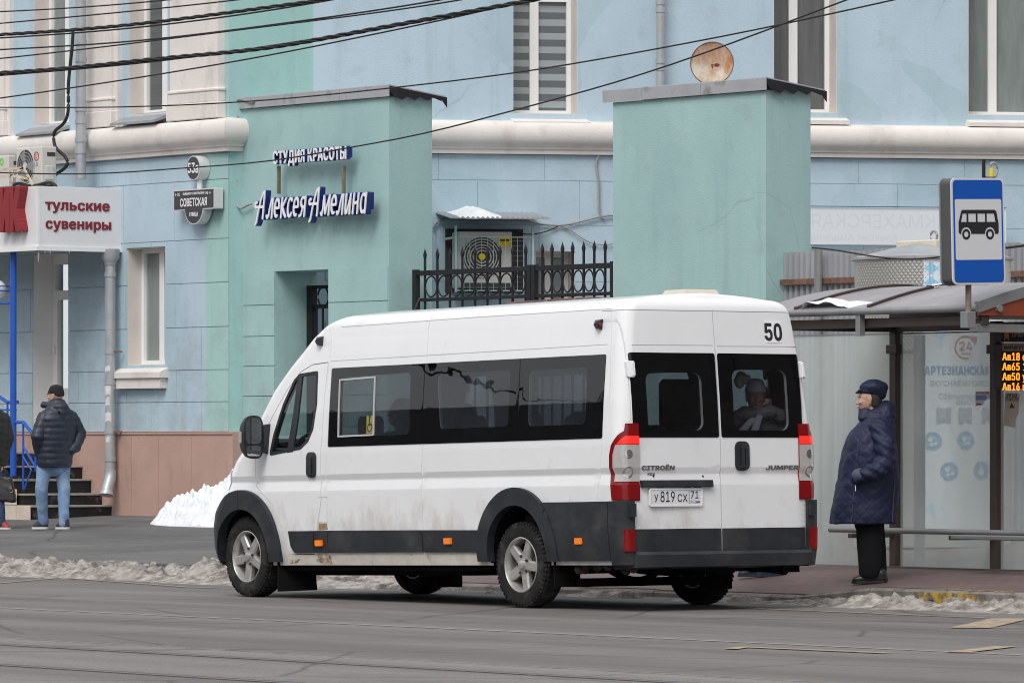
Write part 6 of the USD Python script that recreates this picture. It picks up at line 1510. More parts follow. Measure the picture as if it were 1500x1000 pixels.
part(t, 'frame', EB(1150, 302, 1474, 304.2, .39, .47, ref=.45), 'sign_charcoal'); part(t, 'frame', EB(1150, 359.5, 1474, 362, .39, .47, ref=.45), 'sign_charcoal')
M('faint_ink', (.605, .635, .665), .6)
u0_, z0_ = onE(1187, 333, .45); u1_, _ = onE(1446, 333, .45)
part(t, 'lettering', put(flat(words('ПАРИКМАХЕРСКАЯ', .17, 400, width=u1_ - u0_, at=(u0_, z0_), mirror=True), .449, .4508), FE), 'faint_ink')
u0_, z0_ = onE(1187, 352, .45); u1_, _ = onE(1316, 352, .45)
part(t, 'lettering', put(flat(words('Алексея Амелина', .09, 400, width=u1_ - u0_, at=(u0_, z0_), mirror=True), .449, .4508), FE), 'faint_ink')

# ================================================================ OVERHEAD CABLES
def cable(label, pts, r, Y=31.0, n=40, name='overhead_cable', twist=False, group=None):
    p = curve([onY(x, y, Y) for x, y in pts], n)
    if twist:
        L = np.r_[0, np.cumsum(np.linalg.norm(np.diff(p, axis=0), axis=1))]; q = []
        p = curve(p, n * 8); L = np.r_[0, np.cumsum(np.linalg.norm(np.diff(p, axis=0), axis=1))]
        m = [tube(p + np.stack([0 * L, r * np.cos(L * 9 + ph), r * np.sin(L * 9 + ph)], 1), r * .85, 6) for ph in (0, 2.1, 4.2)]
        return single(name, cat(*m), 'cable_black', label, 'cable', True, group)
    return single(name, tube(p, r, 6), 'cable_black', label, 'cable', True, group)
cable('topmost thin black cable crossing the upper left corner', [(-150, 26), (0, 17.5), (119, 11), (238, 1), (420, -18)], .008)
cable('second thin black cable from the top at upper left', [(-150, 48), (0, 34.6), (200, 16), (349, 0), (500, -20)], .008)
cable('upper thick twisted black cable bundle, reaching the top edge left of centre', [(-150, 60), (0, 51), (176, 38), (400, 10), (480, -1), (600, -20)], .011, twist=True)
cable('thin cable just under the upper twisted bundle', [(-150, 66), (0, 56), (176, 43), (300, 29), (470, 3), (560, -14)], .009)
cable('upper of two close thin cables between the twisted bundles', [(-150, 84), (0, 73), (189, 61), (400, 36.5), (560, 14), (680, -6)], .009)
cable('lower of two close thin cables between the twisted bundles', [(-150, 100), (0, 86), (200, 63), (400, 38), (600, 12), (720, -8)], .008)
cable('lower thick twisted black cable bundle reaching the top above the striped blind', [(-150, 118), (0, 107), (100, 100), (230, 86.5), (400, 69), (520, 48), (640, 26), (760, 4), (880, -20)], .013, twist=True)
cable('thin black cable running just under the lower twisted bundle', [(-150, 126), (0, 111), (230, 90), (430, 62), (600, 34), (740, 9), (850, -10)], .008)
cable('thin cable that rises from mid left to the top beside the striped blind', [(-150, 164), (0, 144), (208, 113), (400, 80), (560, 48), (700, 18), (820, -12)], .008)
cable('long thin cable over both green walls, upper of the crossing pair', [(-150, 158), (0, 157.5), (135, 157.5), (400, 146), (600, 126), (760, 106), (950, 74), (1140, 37), (1310, 0), (1400, -20)], .0075)
cable('long thin cable sagging lowest across the gate walls, lower of the crossing pair', [(-150, 250), (0, 253), (149, 254), (273, 246), (400, 235), (516, 215.6), (600, 200), (752, 162), (930, 112), (1140, 38), (1230, 4), (1300, -22)], .0075)
single('hanging_cable', tube(curve([onY(x, y, FY - .5) for x, y in ((107, 45), (103, 95), (100, 140), (99, 168), (90, 184), (79, 196), (80, 212), (92, 226), (99, 238), (90, 250), (78, 260))], 70), .022, 7), 'cable_black', 'thick black cable hanging from the bundle and looping behind the cooler', 'cable', True)
cable('short dark cable running off the right edge beside the stop sign', [(1474, 363), (1490, 361), (1560, 352)], .012, Y=33.4)
cable('drooping thin cable over the water kiosk roof', [(1190, 363), (1240, 369), (1300, 378), (1345, 379), (1390, 374)], .008, Y=34.4)
# trolley wires over the tram track, above the frame
for yy_, zz2 in ((17.4, 6.0), (19.1, 6.1), (24.5, 6.4), (25.1, 6.4)):
    single('contact_wire', bar((-200, yy_, zz2), (60, yy_, zz2), .02, 6), 'cable_black', {17.4: 'contact wire over the tram track nearest the viewer, above the frame', 19.1: 'second contact wire over the tram track, above the frame', 24.5: 'contact wire over the bus lane, nearer the tram track, above the frame', 25.1: 'contact wire over the bus lane, nearer the kerb, above the frame'}[yy_], 'wire')
for k, xx in enumerate((-120, -95, -70)):
    single('span_wire', bar((xx, -8, 8.5), (xx + 3, 30, 6.6), .03, 6), 'cable_black', 'span wire across the street, %s along, above the frame' % ('farthest', 'second farthest', 'nearest')[k], 'wire')

# ================================================================ PEOPLE
# each figure is laid out in metres: r to the right as the viewer sees it, d away from the viewer, z up
def vframe(o): return frame(o, (S, C, 0), (0, 0, 1)) @ np.array([[1, 0, 0, 0], [0, 0, 1, 0], [0, -1, 0, 0], [0, 0, 0, 1.0]])
SPH = m3.Manifold.sphere(1, 20)
def ball(p, r): r = (r, r, r) if np.ndim(r) == 0 else r; return SPH.scale(list(map(float, r))).translate(list(map(float, p)))
def limb(*joints):
    """A chain of (point, radius): every bone is the hull of the balls at its ends."""
    out = None
    for (p, r), (q, s) in zip(joints[:-1], joints[1:]):
        h = m3.Manifold.batch_hull([ball(p, r), ball(q, s)]); out = h if out is None else out + h
    return out
def skin_of(m, res=.025, it=10):
    t = tri(m.refine_to_length(res)); t.merge_vertices(); trimesh.smoothing.filter_taubin(t, .5, .52, it); return t
def loft(secs, n=36):
    """secs: (z, r, d, half width, half depth, turn in degrees); closed at both ends."""
    v = []; f = []
    for z, cr, cd, a, b, t in secs:
        t = math.radians(t)
        for k in range(n):
            q = 2 * math.pi * k / n; c = math.copysign(abs(math.cos(q)) ** .85, math.cos(q)); s_ = math.copysign(abs(math.sin(q)) ** .85, math.sin(q))
            x, y = a * c, b * s_; v.append((cr + x * math.cos(t) - y * math.sin(t), cd + x * math.sin(t) + y * math.cos(t), z))
    m = len(secs)
    for i in range(m - 1):
        for k in range(n):
            a, b = i * n + k, i * n + (k + 1) % n; f += [(a, b, b + n), (a, b + n, a + n)]
    c0 = len(v); v.append((secs[0][1], secs[0][2], secs[0][0])); c1 = len(v); v.append((secs[-1][1], secs[-1][2], secs[-1][0]))
    for k in range(n): f += [(c0, (k + 1) % n, k), (c1, (m - 1) * n + k, (m - 1) * n + (k + 1) % n)]
    t = trimesh.Trimesh(v, f, process=False)
    if t.volume < 0: t.invert()
    return m3.Manifold(m3.Mesh(np.asarray(t.vertices, np.float32), np.asarray(t.faces, np.uint32)))
def fine_secs(secs, n=22):
    s = np.array(secs, float); z = np.linspace(s[0, 0], s[-1, 0], n)
    from scipy.interpolate import PchipInterpolator
    return [(zz, *[float(PchipInterpolator(s[:, 0], s[:, k])(zz)) for k in range(1, 6)]) for zz in z]
def ruffle(t, amp, scale, seed=1, rings=0.0, ring_amp=0.0):
    v = np.asarray(t.vertices); n = t.vertex_normals; h = (meshkit.fbm(v * scale, 3, seed) - .5) * 2 * amp
    if rings: h = h + ring_amp * (np.abs(np.sin(v[:, 2] * math.pi / rings)) ** .5 - .7)
    t.vertices = v + n * h[:, None]; return t
M('skin', (.46, .28, .215), .6, var=.06, vs=30); M('skin_dim', (.45, .28, .22), .5, var=.06, vs=30)
M('eye_white', (.6, .58, .56), .3); M('eye_dark', (.03, .02, .015), .3); M('lip', (.36, .14, .13), .5); M('hair_dark', (.03, .02, .016), .7); M('brow', (.06, .04, .03), .8)
M('trousers_black', (.010, .010, .012), .95, spec=.15); M('boot_black', (.012, .012, .013), .4)
M('jeans', (.16, .25, .40), .9, var=.22, vs=7, bump=.003, bs=90, dirt=(.30, .40, .54), dirt_lo=.5, dirt_hi=.75, ds=5)
M('jeans_dark', (.03, .05, .11), .9, var=.25, vs=8)
M('knit_black', (.012, .012, .014), .95, bump=.003, bs=140); M('shoe_navy', (.02, .026, .045), .6); M('sole_white', (.6, .58, .55), .6); M('shoe_red', (.3, .04, .03), .6)
M('leather_black', (.014, .014, .015), .35, bump=.002, bs=60)
M('wool_white', (.62, .62, .66), .95, bump=.006, bs=70); M('fur_grey', (.30, .29, .295), .95, var=.4, vs=25, bump=.02, bs=60); M('coat_grey', (.12, .12, .135), .9)
M('dark_cloth', (.016, .016, .02), .9, var=.2, vs=6)
# quilted coat: stitched lines cross the cloth at two slants
def quilt(name, col, scale, deg=45, depth=.006):
    nodes = {'g': ('geometry', {}), 'mp': ('mapping', {'rotation': (0, 0, 0), 'scale': (1, 1, 1)}), 'sp': ('separate_xyz', {}),
             'n': ('noise_texture', {'scale': 9, 'detail': 4}), 'hs': ('math', {'math_type': 'add'}), 'a1': ('math', {'math_type': 'multiply_add', 'value2': .75}), 'a2': ('math', {'math_type': 'multiply_add', 'value2': -.75}),
             'w1': ('math', {'math_type': 'pingpong', 'value2': scale}), 'w2': ('math', {'math_type': 'pingpong', 'value2': scale}), 'mn': ('math', {'math_type': 'minimum'}), 'pw': ('map_range', {'from_min': 0, 'from_max': scale * .6, 'clamp': True, 'range_type': 'smoothstep'}),
             'nb': ('math', {'math_type': 'multiply_add', 'value2': .9}), 'b': ('bump', {'strength': 1, 'distance': depth}), 'r': ('rgb_ramp', {'ramp': [(.3, tuple(np.array(col) * .8)), (.7, tuple(np.array(col) * 1.25))]}), 'p': ('principled_bsdf', {'roughness': .62, 'specular_ior_level': .35})}
    links = [('g.position', 'mp.vector'), ('mp.vector', 'sp.vector'), ('mp.vector', 'n.vector'), ('sp.x', 'hs.value1'), ('sp.y', 'hs.value2'), ('hs.value', 'a1.value1'), ('sp.z', 'a1.value3'), ('hs.value', 'a2.value1'), ('sp.z', 'a2.value3'),
             ('a1.value', 'w1.value1'), ('a2.value', 'w2.value1'), ('w1.value', 'mn.value1'), ('w2.value', 'mn.value2'), ('mn.value', 'pw.value'), ('n.fac', 'nb.value1'), ('pw.result', 'nb.value3'), ('nb.value', 'b.height'), ('b.normal', 'p.normal'), ('n.fac', 'r.fac'), ('r.color', 'p.base_color')]
    MAT[name] = usdkit.material(stage, '/World/Looks/' + name, nodes, links, surface='p.BSDF')
quilt('coat_navy', (.011, .015, .044), .055, depth=.0022)
M('puffer_navy', (.012, .018, .034), .5, var=.25, vs=9, bump=.004, bs=25)
M('puffer_black', (.014, .015, .013), .5, var=.25, vs=9, bump=.004, bs=25)
def head(p, T, c, fwd, k=1.0, skin='skin', look_mat=None, brow=True):
    """A head about c (r, d, z), looking along fwd (angle in the r-d plane, degrees). Returns a function that maps head coordinates (forward, left, up)."""
    a = math.radians(fwd); F = np.array([math.cos(a), math.sin(a), 0]); Lf = np.array([-math.sin(a), math.cos(a), 0]); c = np.asarray(c, float)
    H = np.eye(4); H[:3, 0] = F * k; H[:3, 1] = Lf * k; H[:3, 2] = [0, 0, k]; H[:3, 3] = c
    m = ball((-.012, 0, .025), (.096, .076, .092)) + ball((.012, 0, -.01), (.078, .068, .095)) + m3.Manifold.batch_hull([ball((.03, 0, -.06), (.045, .052, .04)), ball((.058, 0, -.092), (.022, .026, .02))])
    m = m + m3.Manifold.batch_hull([ball((.082, 0, .012), .010), ball((.096, 0, -.024), .0135), ball((.088, 0, -.03), (.012, .019, .008))]) + ball((.078, 0, .035), (.016, .052, .010)) + ball((.062, .034, -.018), (.022, .024, .022)) + ball((.062, -.034, -.018), (.022, .024, .022))
    m = m + ball((.084, 0, -.056), (.010, .022, .007)) + ball((.082, 0, -.068), (.010, .019, .008))
    for s_ in (-1, 1): m = m + m3.Manifold.batch_hull([ball((-.012, s_ * .073, .012), (.017, .008, .016)), ball((-.008, s_ * .072, -.024), (.010, .007, .012))])
    m = m + m3.Manifold.batch_hull([ball((-.03, 0, -.05), .052), ball((-.05, 0, -.16), .058)])
    t = skin_of(m, .012, 6); W = T @ H
    hd = part(p, 'head', put(t, W), skin, True)
    for s_ in (-1, 1):
        part(hd, 'eye', put(tri(ball((.0735, s_ * .031, .012), (.0085, .0125, .0065))), W), 'eye_white', True); part(hd, 'iris', put(tri(ball((.0785, s_ * .031, .012), (.005, .0055, .0055))), W), 'eye_dark', True)
        if brow: part(hd, 'eyebrow', put(tri(m3.Manifold.batch_hull([ball((.086, s_ * .015, .036), .0045), ball((.074, s_ * .048, .038), .004)])), W), 'brow', True)
    part(hd, 'lips', put(tri(ball((.0905, 0, -.058), (.006, .020, .0035)) + ball((.089, 0, -.066), (.006, .017, .0042))), W), 'lip', True)
    return hd, W
def shoe(p, T, toe, heel, w, h, mat, sole=None, name='shoe'):
    """toe, heel: ground points (r, d) of one foot."""
    toe, heel = np.r_[toe, 0], np.r_[heel, 0]; f = toe - heel; L = np.linalg.norm(f); f /= L
    m = m3.Manifold.batch_hull([ball(heel + f * .04 + [0, 0, .04], (.042, .042, .04)), ball(toe - f * .05 + [0, 0, .032], (.046, .046, .032)), ball(heel + f * L * .6 + [0, 0, .045], (w, w, .045)), ball(heel + f * .05 + [0, 0, h], .046)])
    t = skin_of(m, .02, 4); b = part(p, name, put(t, T), mat, True)
    g = LineString([(heel + f * .045)[:2], (heel + f * L * .6)[:2], (toe - f * .045)[:2]]).buffer(w * 1.02, quad_segs=6)
    part(b, 'sole', put(flat(g, 0, .024), T), sole or mat)
def hand(p, T, wrist, direc, palm_n, mat='skin', curl=55, s_=1.0):
    """A relaxed or gripping hand: palm, four fingers of three bones each, thumb from the side."""
    w = np.asarray(wrist, float); x = np.asarray(direc, float); x /= np.linalg.norm(x); n = np.asarray(palm_n, float); n -= x * n.dot(x); n /= np.linalg.norm(n); y = np.cross(n, x)
    P = lambda a, b, c: w + s_ * (x * a + y * b + n * c)
    m = m3.Manifold.batch_hull([ball(P(.0, .018, 0), .018), ball(P(0, -.018, 0), .018), ball(P(.085, .032, 0), .013), ball(P(.085, -.030, 0), .012), ball(P(.04, .034, .004), .015)])
    for k, (b, L) in enumerate(((.031, .072), (.011, .082), (-.010, .076), (-.030, .060))):
        q = P(.085, b, 0); a = 0; 
        for j, fr in enumerate((.45, .32, .23)):
            a += math.radians(curl * (.6, 1.0, .7)[j]); e = q + s_ * L * fr * (x * math.cos(a) + n * math.sin(a)); m = m + m3.Manifold.batch_hull([ball(q, .0095 - .0008 * j), ball(e, .0088 - .0008 * j)]); q = e
    q = P(.02, .036, .006); e = P(.055, .058, .03); e2 = P(.085, .045, .05); m = m + m3.Manifold.batch_hull([ball(q, .014), ball(e, .0115)]) + m3.Manifold.batch_hull([ball(e, .0115), ball(e2, .0095)])
    return part(p, 'hand', put(skin_of(m, .005, 4), T), mat, True)

# ---------------- the woman who waits
o = onY(1271.8, 844, 31.56); o[2] = pave_z(31.56) - lower(o[0], 31.56) + .002
T = vframe(o)
wm = thing('person', 'person in a long quilted navy coat and cap, hands in pockets, by the shelter', 'person', o)
X = lambda px: (px - 270) / 491.0
coat = [(.515, -.045, 0, .29, .27, 0), (.56, -.045, 0, .29, .272, 0), (.75, -.02, 0, .283, .28, 0), (.95, .005, 0, .262, .285, 0), (1.10, .008, 0, .245, .28, 0), (1.22, .018, 0, .222, .268, 0), (1.32, .045, 0, .19, .245, 0), (1.39, .075, 0, .16, .19, 0), (1.44, .085, 0, .14, .14, 0), (1.485, .07, 0, .125, .118, 0)]
m = loft(fine_secs(coat, 26))
far_arm = limb(((.065, .20, 1.335), .10), ((.12, .27, 1.06), .088), ((-.02, .28, .955), .076), ((-.125, .24, .93), .06))
m = m + far_arm
m = m - m3.Manifold.batch_hull([ball((.02, 0, 1.55), .085), ball((.0, 0, 1.70), .10)])
t = skin_of(m, .018, 8); t = ruffle(t, .014, 7, 3); t = ruffle(t, .006, 22, 5)
ct = part(wm, 'coat', put(t, T), 'coat_navy', True)
arm_ = limb(((.085, -.20, 1.335), .10), ((.125, -.285, 1.20), .092), ((.135, -.31, 1.07), .088), ((.06, -.335, .985), .080), ((-.04, -.335, .945), .070), ((-.115, -.30, .925), .058))
ta = skin_of(arm_, .016, 6); ta = ruffle(ta, .014, 11, 13); v_ = np.asarray(ta.vertices); ta.vertices = v_ + ta.vertex_normals * (.006 * np.sin(v_[:, 2] * 70 + v_[:, 0] * 40))[:, None]
part(ct, 'sleeve', put(ta, T), 'coat_navy', True)
hood_ = m3.Manifold.batch_hull([ball((.125, 0, 1.44), (.12, .15, .07)), ball((.165, 0, 1.50), (.075, .11, .085)), ball((.05, 0, 1.465), (.10, .12, .05))]) - m3.Manifold.batch_hull([ball((.0, 0, 1.56), .09), ball((.0, 0, 1.70), .11)])
part(ct, 'hood', put(ruffle(skin_of(hood_, .015, 5), .012, 14, 17), T), 'coat_navy', True)
coll = m3.Manifold.batch_hull([ball((-.055, -.05, 1.43), (.03, .06, .035)), ball((-.03, 0, 1.50), (.055, .075, .03)), ball((.02, -.07, 1.45), (.05, .05, .04))]) + m3.Manifold.batch_hull([ball((-.055, .05, 1.43), (.03, .06, .035)), ball((-.03, 0, 1.50), (.055, .075, .03)), ball((.02, .07, 1.45), (.05, .05, .04))])
part(ct, 'collar', put(ruffle(skin_of(coll, .014, 4), .006, 18, 19), T), 'coat_navy', True)
M('stitch', (.06, .065, .11), .7)
part(ct, 'zip', put(tri(m3.Manifold.cube([.008, .006, .05]).translate([-.135, -.335, .80])), T), 'sole_white')
part(ct, 'cuff', put(skin_of(limb(((-.085, -.318, .935), .066), ((-.10, -.31, .932), .066)), .012, 3), T), 'stitch', True)
part(ct, 'front_seam', put(tube([(-.095, -.243, 1.25), (-.115, -.250, 1.1), (-.14, -.258, .8), (-.165, -.252, .53)], .0035, 5), T), 'stitch')
part(ct, 'side_seam', put(tube([(.175 + .0, -.175, 1.30), (.2, -.2, 1.1), (.215, -.205, .85), (.2, -.2, .6), (.195, -.2, .53)], .0035, 5), T), 'stitch')
part(ct, 'hem', put(flat(affinity.scale(Point(0, 0).buffer(1, quad_segs=16), .286, .266), 0, .012), T @ trimesh.transformations.translation_matrix([-.045, 0, .518])), 'dark_cloth')
mt = m3.Manifold.batch_hull([ball((.01, 0, .62), (.13, .15, .1)), ball((.01, 0, .5), (.13, .15, .08))])
for s_ in (-1, 1): mt = mt + limb(((.01, s_ * .075, .60), .125), ((.025 + .02 * s_, s_ * .085, .36), .112), ((.04 + .03 * s_, s_ * .085, .12), .098), ((.035 + .03 * s_, s_ * .085, .09), .092))
part(wm, 'trousers', put(skin_of(mt.trim_by_plane([0, 0, 1], .045), .03, 6), T), 'trousers_black', True)
for s_ in (-1, 1): shoe(wm, T, (-.14 + .01 * s_, s_ * .085), (.165 + .01 * s_, s_ * .085), .048, .085, 'boot_black', name='boot')
hd, Wh = head(wm, T, (.0, 0, 1.585), 180, 1.0)
part(wm, 'hair', put(skin_of(m3.Manifold.batch_hull([ball((.05, 0, 1.62), (.075, .082, .06)), ball((.06, 0, 1.55), (.06, .074, .05))]) - ball((-.06, 0, 1.56), (.09, .2, .12)), .02, 3), T), 'hair_dark', True)
cp = m3.Manifold.batch_hull([ball((.035, 0, 1.655), (.108, .09, .03)), ball((.05, 0, 1.70), (.126, .108, .062)), ball((.045, 0, 1.725), (.09, .085, .045)), ball((.10, 0, 1.635), (.058, .075, .05))])
cap = part(wm, 'cap', put(ruffle(skin_of(cp, .018, 4), .004, 20, 2), T), 'coat_navy', True)
part(cap, 'brim', put(skin_of(m3.Manifold.batch_hull([ball((-.07, .05, 1.668), (.02, .02, .008)), ball((-.07, -.05, 1.668), (.02, .02, .008)), ball((-.094, .0, 1.650), (.02, .05, .008))]), .012, 2), T), 'coat_navy', True)
part(cap, 'band', put(skin_of(m3.Manifold.batch_hull([ball((.015, 0, 1.655), (.104, .088, .012)), ball((.015, 0, 1.675), (.104, .088, .012))]), .015, 2), T), 'coat_navy', True)

# ---------------- the man who walks away
o = onY(79, 773, 35.3); o[2] = pave_z(35.3) + .002
T = vframe(o)
mn = thing('person', 'person in navy hooded puffer jacket, blue jeans and knit cap, walking past the steps', 'person', o)
X = lambda x: (x - 330) / 506.0; Zm = lambda y: (928 - y) / 506.0
TW = 34
tor = [(.735, X(333), 0, .205, .15, TW), (.80, X(335), 0, .215, .155, TW), (.98, X(338), 0, .225, .16, TW), (1.15, X(345), 0, .235, .165, TW), (1.30, X(348), .0, .235, .155, TW), (1.39, X(350), .0, .20, .125, TW), (1.45, X(352), .0, .13, .10, TW), (1.50, X(345), .0, .10, .09, TW)]
m = loft(fine_secs(tor, 24))
lat = np.array([math.cos(math.radians(TW)), math.sin(math.radians(TW)), 0])
m = m + limb(((X(272), -.09, 1.315), .082), ((X(238), -.16, 1.10), .080), ((X(248), -.05, .90), .066), ((X(262), .05, .87), .06))
m = m + limb(((X(430), .12, 1.315), .085), ((X(478), .18, 1.13), .080), ((X(455), .05, .97), .068), ((X(430), -.0, .93), .06))
m = m + m3.Manifold.batch_hull([ball((X(365), -.06, 1.44), (.11, .08, .06)), ball((X(372), -.10, 1.35), (.07, .05, .05)), ball((X(350), .0, 1.50), (.10, .09, .05))])
m = m + m3.Manifold.batch_hull([ball((X(300), .03, 1.47), (.05, .06, .04)), ball((X(262), .09, 1.475), (.03, .05, .04))])
t = skin_of(m, .022, 8); t = ruffle(t, .008, 10, 5, rings=.075, ring_amp=.010)
jk = part(mn, 'jacket', put(t, T), 'puffer_navy', True)
part(jk, 'badge', put(tri(ball((X(222), -.215, Zm(265)), (.012, .012, .012))), T), 'sole_white', True)
part(jk, 'toggle', put(tri(ball((X(365), -.165, Zm(222)), .016)), T), 'boot_black', True)
mt = m3.Manifold.batch_hull([ball((X(325), 0, .82), (.15, .11, .07)), ball((X(325), 0, .70), (.15, .11, .08))])
mt = mt + limb(((X(275), -.03, .74), .09), ((X(256), -.06, .47), .074), ((X(262), .05, .16), .062), ((X(266), .07, .085), .060)) + limb(((X(380), .05, .74), .092), ((X(388), .03, .46), .074), ((X(392), -.02, .15), .064), ((X(390), -.02, .07), .064))
part(mn, 'jeans', put(ruffle(skin_of(mt, .025, 6), .010, 11, 8), T), 'jeans', True)
shoe(mn, T, (X(196), .08), (X(292), .06), .048, .10, 'shoe_navy', 'sole_white'); shoe(mn, T, (X(340), .02), (X(424), -.05), .048, .10, 'shoe_navy', 'sole_white')
hd, Wh = head(mn, T, (X(338), .03, Zm(128)), 155, 1.0)
part(mn, 'glasses', put([bar((.085, .0, .015), (.085, .0, .014), .004)] + [tube([(.088, s_ * .032 + .02 * math.cos(a), .012 + .016 * math.sin(a)) for a in np.linspace(0, 2 * math.pi, 17)], .0025, 5) for s_ in (-1, 1)] + [bar((.085, s_ * .05, .018), (-.01, s_ * .078, .018), .0025, 5) for s_ in (-1, 1)], Wh), 'ink_black')
kc = m3.Manifold.batch_hull([ball((-.008, 0, .045), (.102, .083, .04)), ball((-.012, 0, .085), (.088, .075, .05)), ball((-.05, 0, .01), (.06, .075, .03))])
part(mn, 'knit_cap', put(skin_of(kc, .016, 4), Wh), 'knit_black', True)

# ---------------- the passer-by cut by the left edge
o = onY(-14, 777, 35.0); o[2] = pave_z(35.0) + .002
T = vframe(o); s = 121.
X = lambda px: (px + 14) / 120.0
pb = thing('person', 'person in a dark puffer jacket with a black handbag, cut by the left edge', 'person', o)
tor = [(.76, .0, 0, .2, .15, 30), (.95, .01, 0, .215, .155, 30), (1.15, .01, 0, .225, .16, 30), (1.32, .0, 0, .22, .15, 30), (1.40, .0, 0, .17, .12, 30), (1.46, 0, 0, .09, .08, 30)]
m = loft(fine_secs(tor, 20)) + limb(((.155, .07, 1.315), .082), ((.205, .06, 1.10), .075), ((.15, .0, .84), .058), ((.14, -.01, .80), .055)) + limb(((-.155, -.07, 1.315), .082), ((-.22, -.1, 1.1), .072), ((-.2, -.02, .84), .056))
part(pb, 'jacket', put(ruffle(skin_of(m, .024, 8), .008, 10, 6, rings=.08, ring_amp=.010), T), 'puffer_black', True)
mt = m3.Manifold.batch_hull([ball((0, 0, .84), (.15, .11, .07)), ball((0, 0, .72), (.15, .11, .08))]) + limb(((.07, .02, .75), .09), ((.10, -.02, .46), .07), ((.125, -.04, .12), .058), ((.125, -.04, .07), .058)) + limb(((-.08, .0, .75), .09), ((-.12, .04, .46), .07), ((-.12, .1, .12), .058))
part(pb, 'jeans', put(ruffle(skin_of(mt, .028, 6), .006, 11, 9), T), 'jeans_dark', True)
shoe(pb, T, (.24, -.11), (.08, .02), .048, .10, 'shoe_red', 'sole_white'); shoe(pb, T, (-.06, .02), (-.16, .2), .048, .10, 'shoe_red', 'sole_white')
hand(pb, T, (.14, -.01, .80), (.02, -.02, -1), (-1, 0, 0), curl=62); hand(pb, T, (-.2, -.02, .82), (0, 0, -1), (1, 0, 0), curl=30)
head(pb, T, (.0, .02, 1.56), 60); 
part(pb, 'hair', put(skin_of(m3.Manifold.batch_hull([ball((0, .01, 1.62), (.1, .1, .08)), ball((-.02, -.02, 1.54), (.09, .08, .06))]), .02, 3), T), 'hair_dark', True)
ob_ = (T @ np.r_[.17, -.02, .33, 1])[:3]
bg = thing('handbag', 'black leather handbag with a small metal clasp carried low at the left edge', 'handbag', ob_)
bb_ = m3.Manifold.batch_hull([ball((.02, -.08, .37), .03), ball((.28, -.08, .35), .03), ball((.02, .06, .37), .03), ball((.28, .06, .35), .03), ball((.08, -.05, .62), .025), ball((.24, -.05, .60), .025), ball((.08, .03, .62), .025), ball((.24, .03, .60), .025)])
part(bg, 'bag', put(ruffle(skin_of(bb_, .02, 4), .008, 12, 4), T), 'leather_black', True)
part(bg, 'handle', put(tube(curve([(.09, -.02, .62), (.10, -.02, .69), (.14, -.02, .71), (.19, -.02, .69), (.22, -.02, .61)], 20), .010, 8), T), 'leather_black', True)
part(bg, 'clasp', put([tri(m3.Manifold.cube([.03, .012, .03], True).translate([.25, -.10, .50])), tube([(.255 + .02 * math.cos(a), -.105, .46 + .02 * math.sin(a)) for a in np.linspace(0, 2 * math.pi, 13)], .004, 5)], T), 'chrome')

# ---------------- someone hidden behind the bus, of whom only the shoes show
o = onY(1119, 838, 31.75); o[2] = pave_z(31.75) - lower(o[0], 31.75) + .002
T = vframe(o)
pd = thing('person', 'person in dark clothes standing behind the minibus, only the shoes showing under the bumper', 'person', o)
m = loft(fine_secs([(.78, 0, 0, .2, .14, 20), (1.1, 0, 0, .21, .15, 20), (1.32, 0, 0, .21, .14, 20), (1.42, 0, 0, .12, .1, 20), (1.46, 0, 0, .08, .08, 20)], 16))
for s_ in (-1, 1): m = m + limb(((s_ * .19, 0, 1.34), .075), ((s_ * .24, 0, 1.08), .068), ((s_ * .20, -.12, .92), .055))
part(pd, 'coat', put(skin_of(m, .03, 6), T), 'dark_cloth', True)
mt = ball((0, 0, .82), (.17, .12, .1))
for s_ in (-1, 1): mt = mt + limb(((s_ * .08, 0, .8), .095), ((s_ * .08, -.01, .45), .07), ((s_ * .075, .01, .1), .058))
part(pd, 'trousers', put(skin_of(mt, .03, 6), T), 'trousers_black', True)
for s_ in (-1, 1): shoe(pd, T, (-.16 + .075 * s_, -.03), (.10 + .075 * s_, .05 + .02 * s_), .045, .085, 'shoe_navy')
head(pd, T, (0, 0, 1.56), 200)
part(pd, 'cap', put(tri(ball((.0, 0, 1.63), (.105, .09, .07))), T), 'knit_black', True)
for s_ in (-1, 1): hand(pd, T, (s_ * .2, -.13, .91), (0, -.3, -1), (-s_, 0, 0), curl=35)

# ---------------- passengers
SEAT_ = 'minibus'
o = onX(1108.5, 579, XH + 5.16); T = vframe(o - np.array([0, 0, 1.0]))
ps = thing('person', 'person in a white knitted bobble hat and grey fur collar behind the rear door window', 'person', o - np.array([0, 0, .75]))
hd, Wh = head(ps, T, (-.01, 0, .985), -84, 1.02)
bn_ = m3.Manifold.batch_hull([ball((-.008, 0, .055), (.103, .088, .03)), ball((-.014, 0, .105), (.085, .076, .05)), ball((-.045, 0, .03), (.06, .078, .03))])
hat = part(ps, 'bobble_hat', put(skin_of(bn_, .014, 4), Wh), 'wool_white', True)
pm_ = ball((-.125, .02, 1.15), .05) + ball((-.15, .01, 1.125), .04) + ball((-.095, .01, 1.135), .045) + ball((-.14, .02, 1.095), .04)
part(hat, 'bobble', put(ruffle(skin_of(pm_, .012, 3), .010, 50, 3), T), 'wool_white', True)
fr2 = m3.Manifold.batch_hull([ball((-.17, .02, .80), (.07, .09, .07)), ball((-.10, .0, .86), (.07, .09, .05))]) + m3.Manifold.batch_hull([ball((-.1, -.04, .84), (.07, .07, .05)), ball((.1, -.04, .86), (.08, .08, .055))]) + m3.Manifold.batch_hull([ball((.1, .0, .87), (.08, .09, .055)), ball((.2, .02, .82), (.09, .09, .06))])
part(ps, 'fur_collar', put(ruffle(skin_of(fr2, .018, 4), .012, 40, 6), T), 'fur_grey', True)
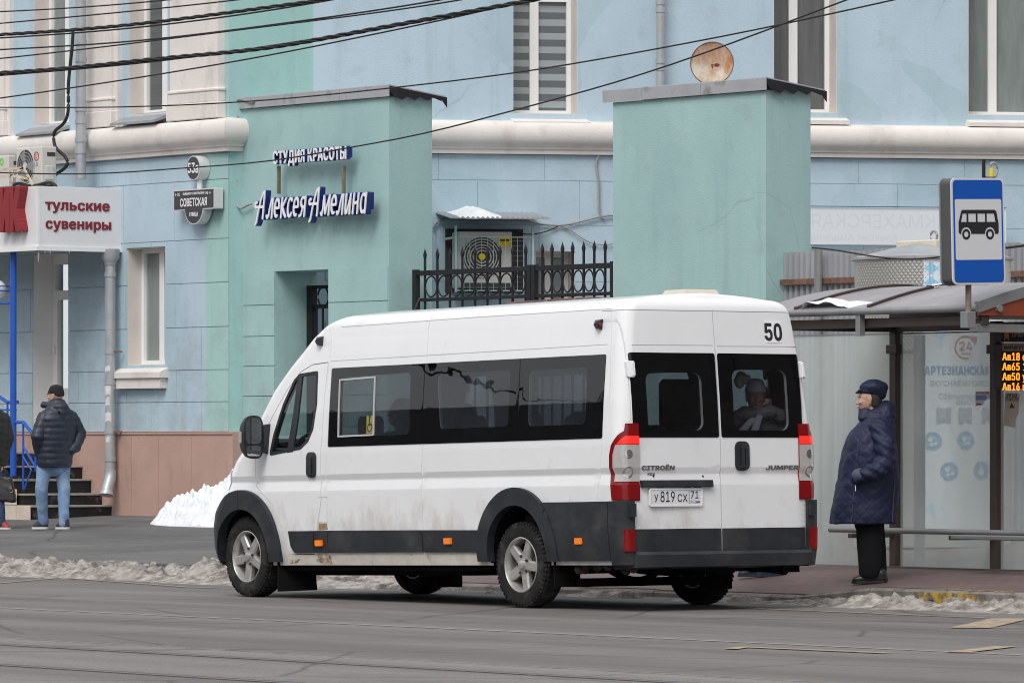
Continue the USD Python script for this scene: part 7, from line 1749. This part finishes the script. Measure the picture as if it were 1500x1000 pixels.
m = loft(fine_secs([(.25, 0, .06, .2, .13, 0), (.5, 0, .06, .22, .14, 0), (.7, 0, .06, .23, .13, 0), (.80, 0, .06, .17, .11, 0), (.86, 0, .06, .08, .08, 0)], 14))
for s_ in (-1, 1): m = m + limb(((s_ * .2, .06, .74), .075), ((s_ * .26, .0, .52), .065), ((s_ * .08, -.1, .48), .05))
part(ps, 'coat', put(skin_of(m, .03, 6), T), 'coat_grey', True)
part(ps, 'scarf_end', put(skin_of(m3.Manifold.batch_hull([ball((.02, -.10, .84), (.03, .015, .02)), ball((-.03, -.10, .68), (.035, .015, .02))]) + m3.Manifold.batch_hull([ball((-.04, -.09, .80), (.03, .015, .02)), ball((-.13, -.09, .70), (.035, .015, .02))]), .015, 3), T), 'wool_white', True)
for k, (px, py, lab) in enumerate(((676, 612, 'person in a dark hood seated behind the middle side window'), (585, 604, 'person in dark clothes seated behind the side window near the sliding pane'))):
    o = onY(px, py, YC - .52); T = vframe(o - np.array([0, 0, 1.0]))
    q = thing('person', lab, 'person', o - np.array([0, 0, .8]))
    head(q, T, (0, 0, 1.0), 150 if k == 0 else 170, skin='skin_dim')
    m = loft(fine_secs([(.3, 0, 0, .2, .14, 30), (.6, 0, 0, .22, .15, 30), (.76, 0, 0, .21, .13, 30), (.84, 0, 0, .11, .09, 30)], 12))
    part(q, 'jacket', put(skin_of(m, .03, 6), T), 'dark_cloth', True)
    part(q, 'hood', put(skin_of(m3.Manifold.batch_hull([ball((.03, 0, 1.03), (.105, .1, .10)), ball((.06, 0, .88), (.11, .11, .06))]) - ball((-.12, 0, 1.0), (.12, .2, .10)), .02, 3), T), 'dark_cloth', True)
# the lit route number inside the window (reads backwards from the street)
q = onY(631, 633, YC - .90)
part(mb, 'route_display', put(flat(words('25', .075, 500, sx=1.1, center=True, mirror=True), 0, .004), FACE_Y(q)), 'led_route')
part(mb, 'route_display', put(flat(rbox(-.12, -.03, .12, .10, .01), -.03, -.002), FACE_Y(q)), 'ink_black', label='black case of the lit route number')
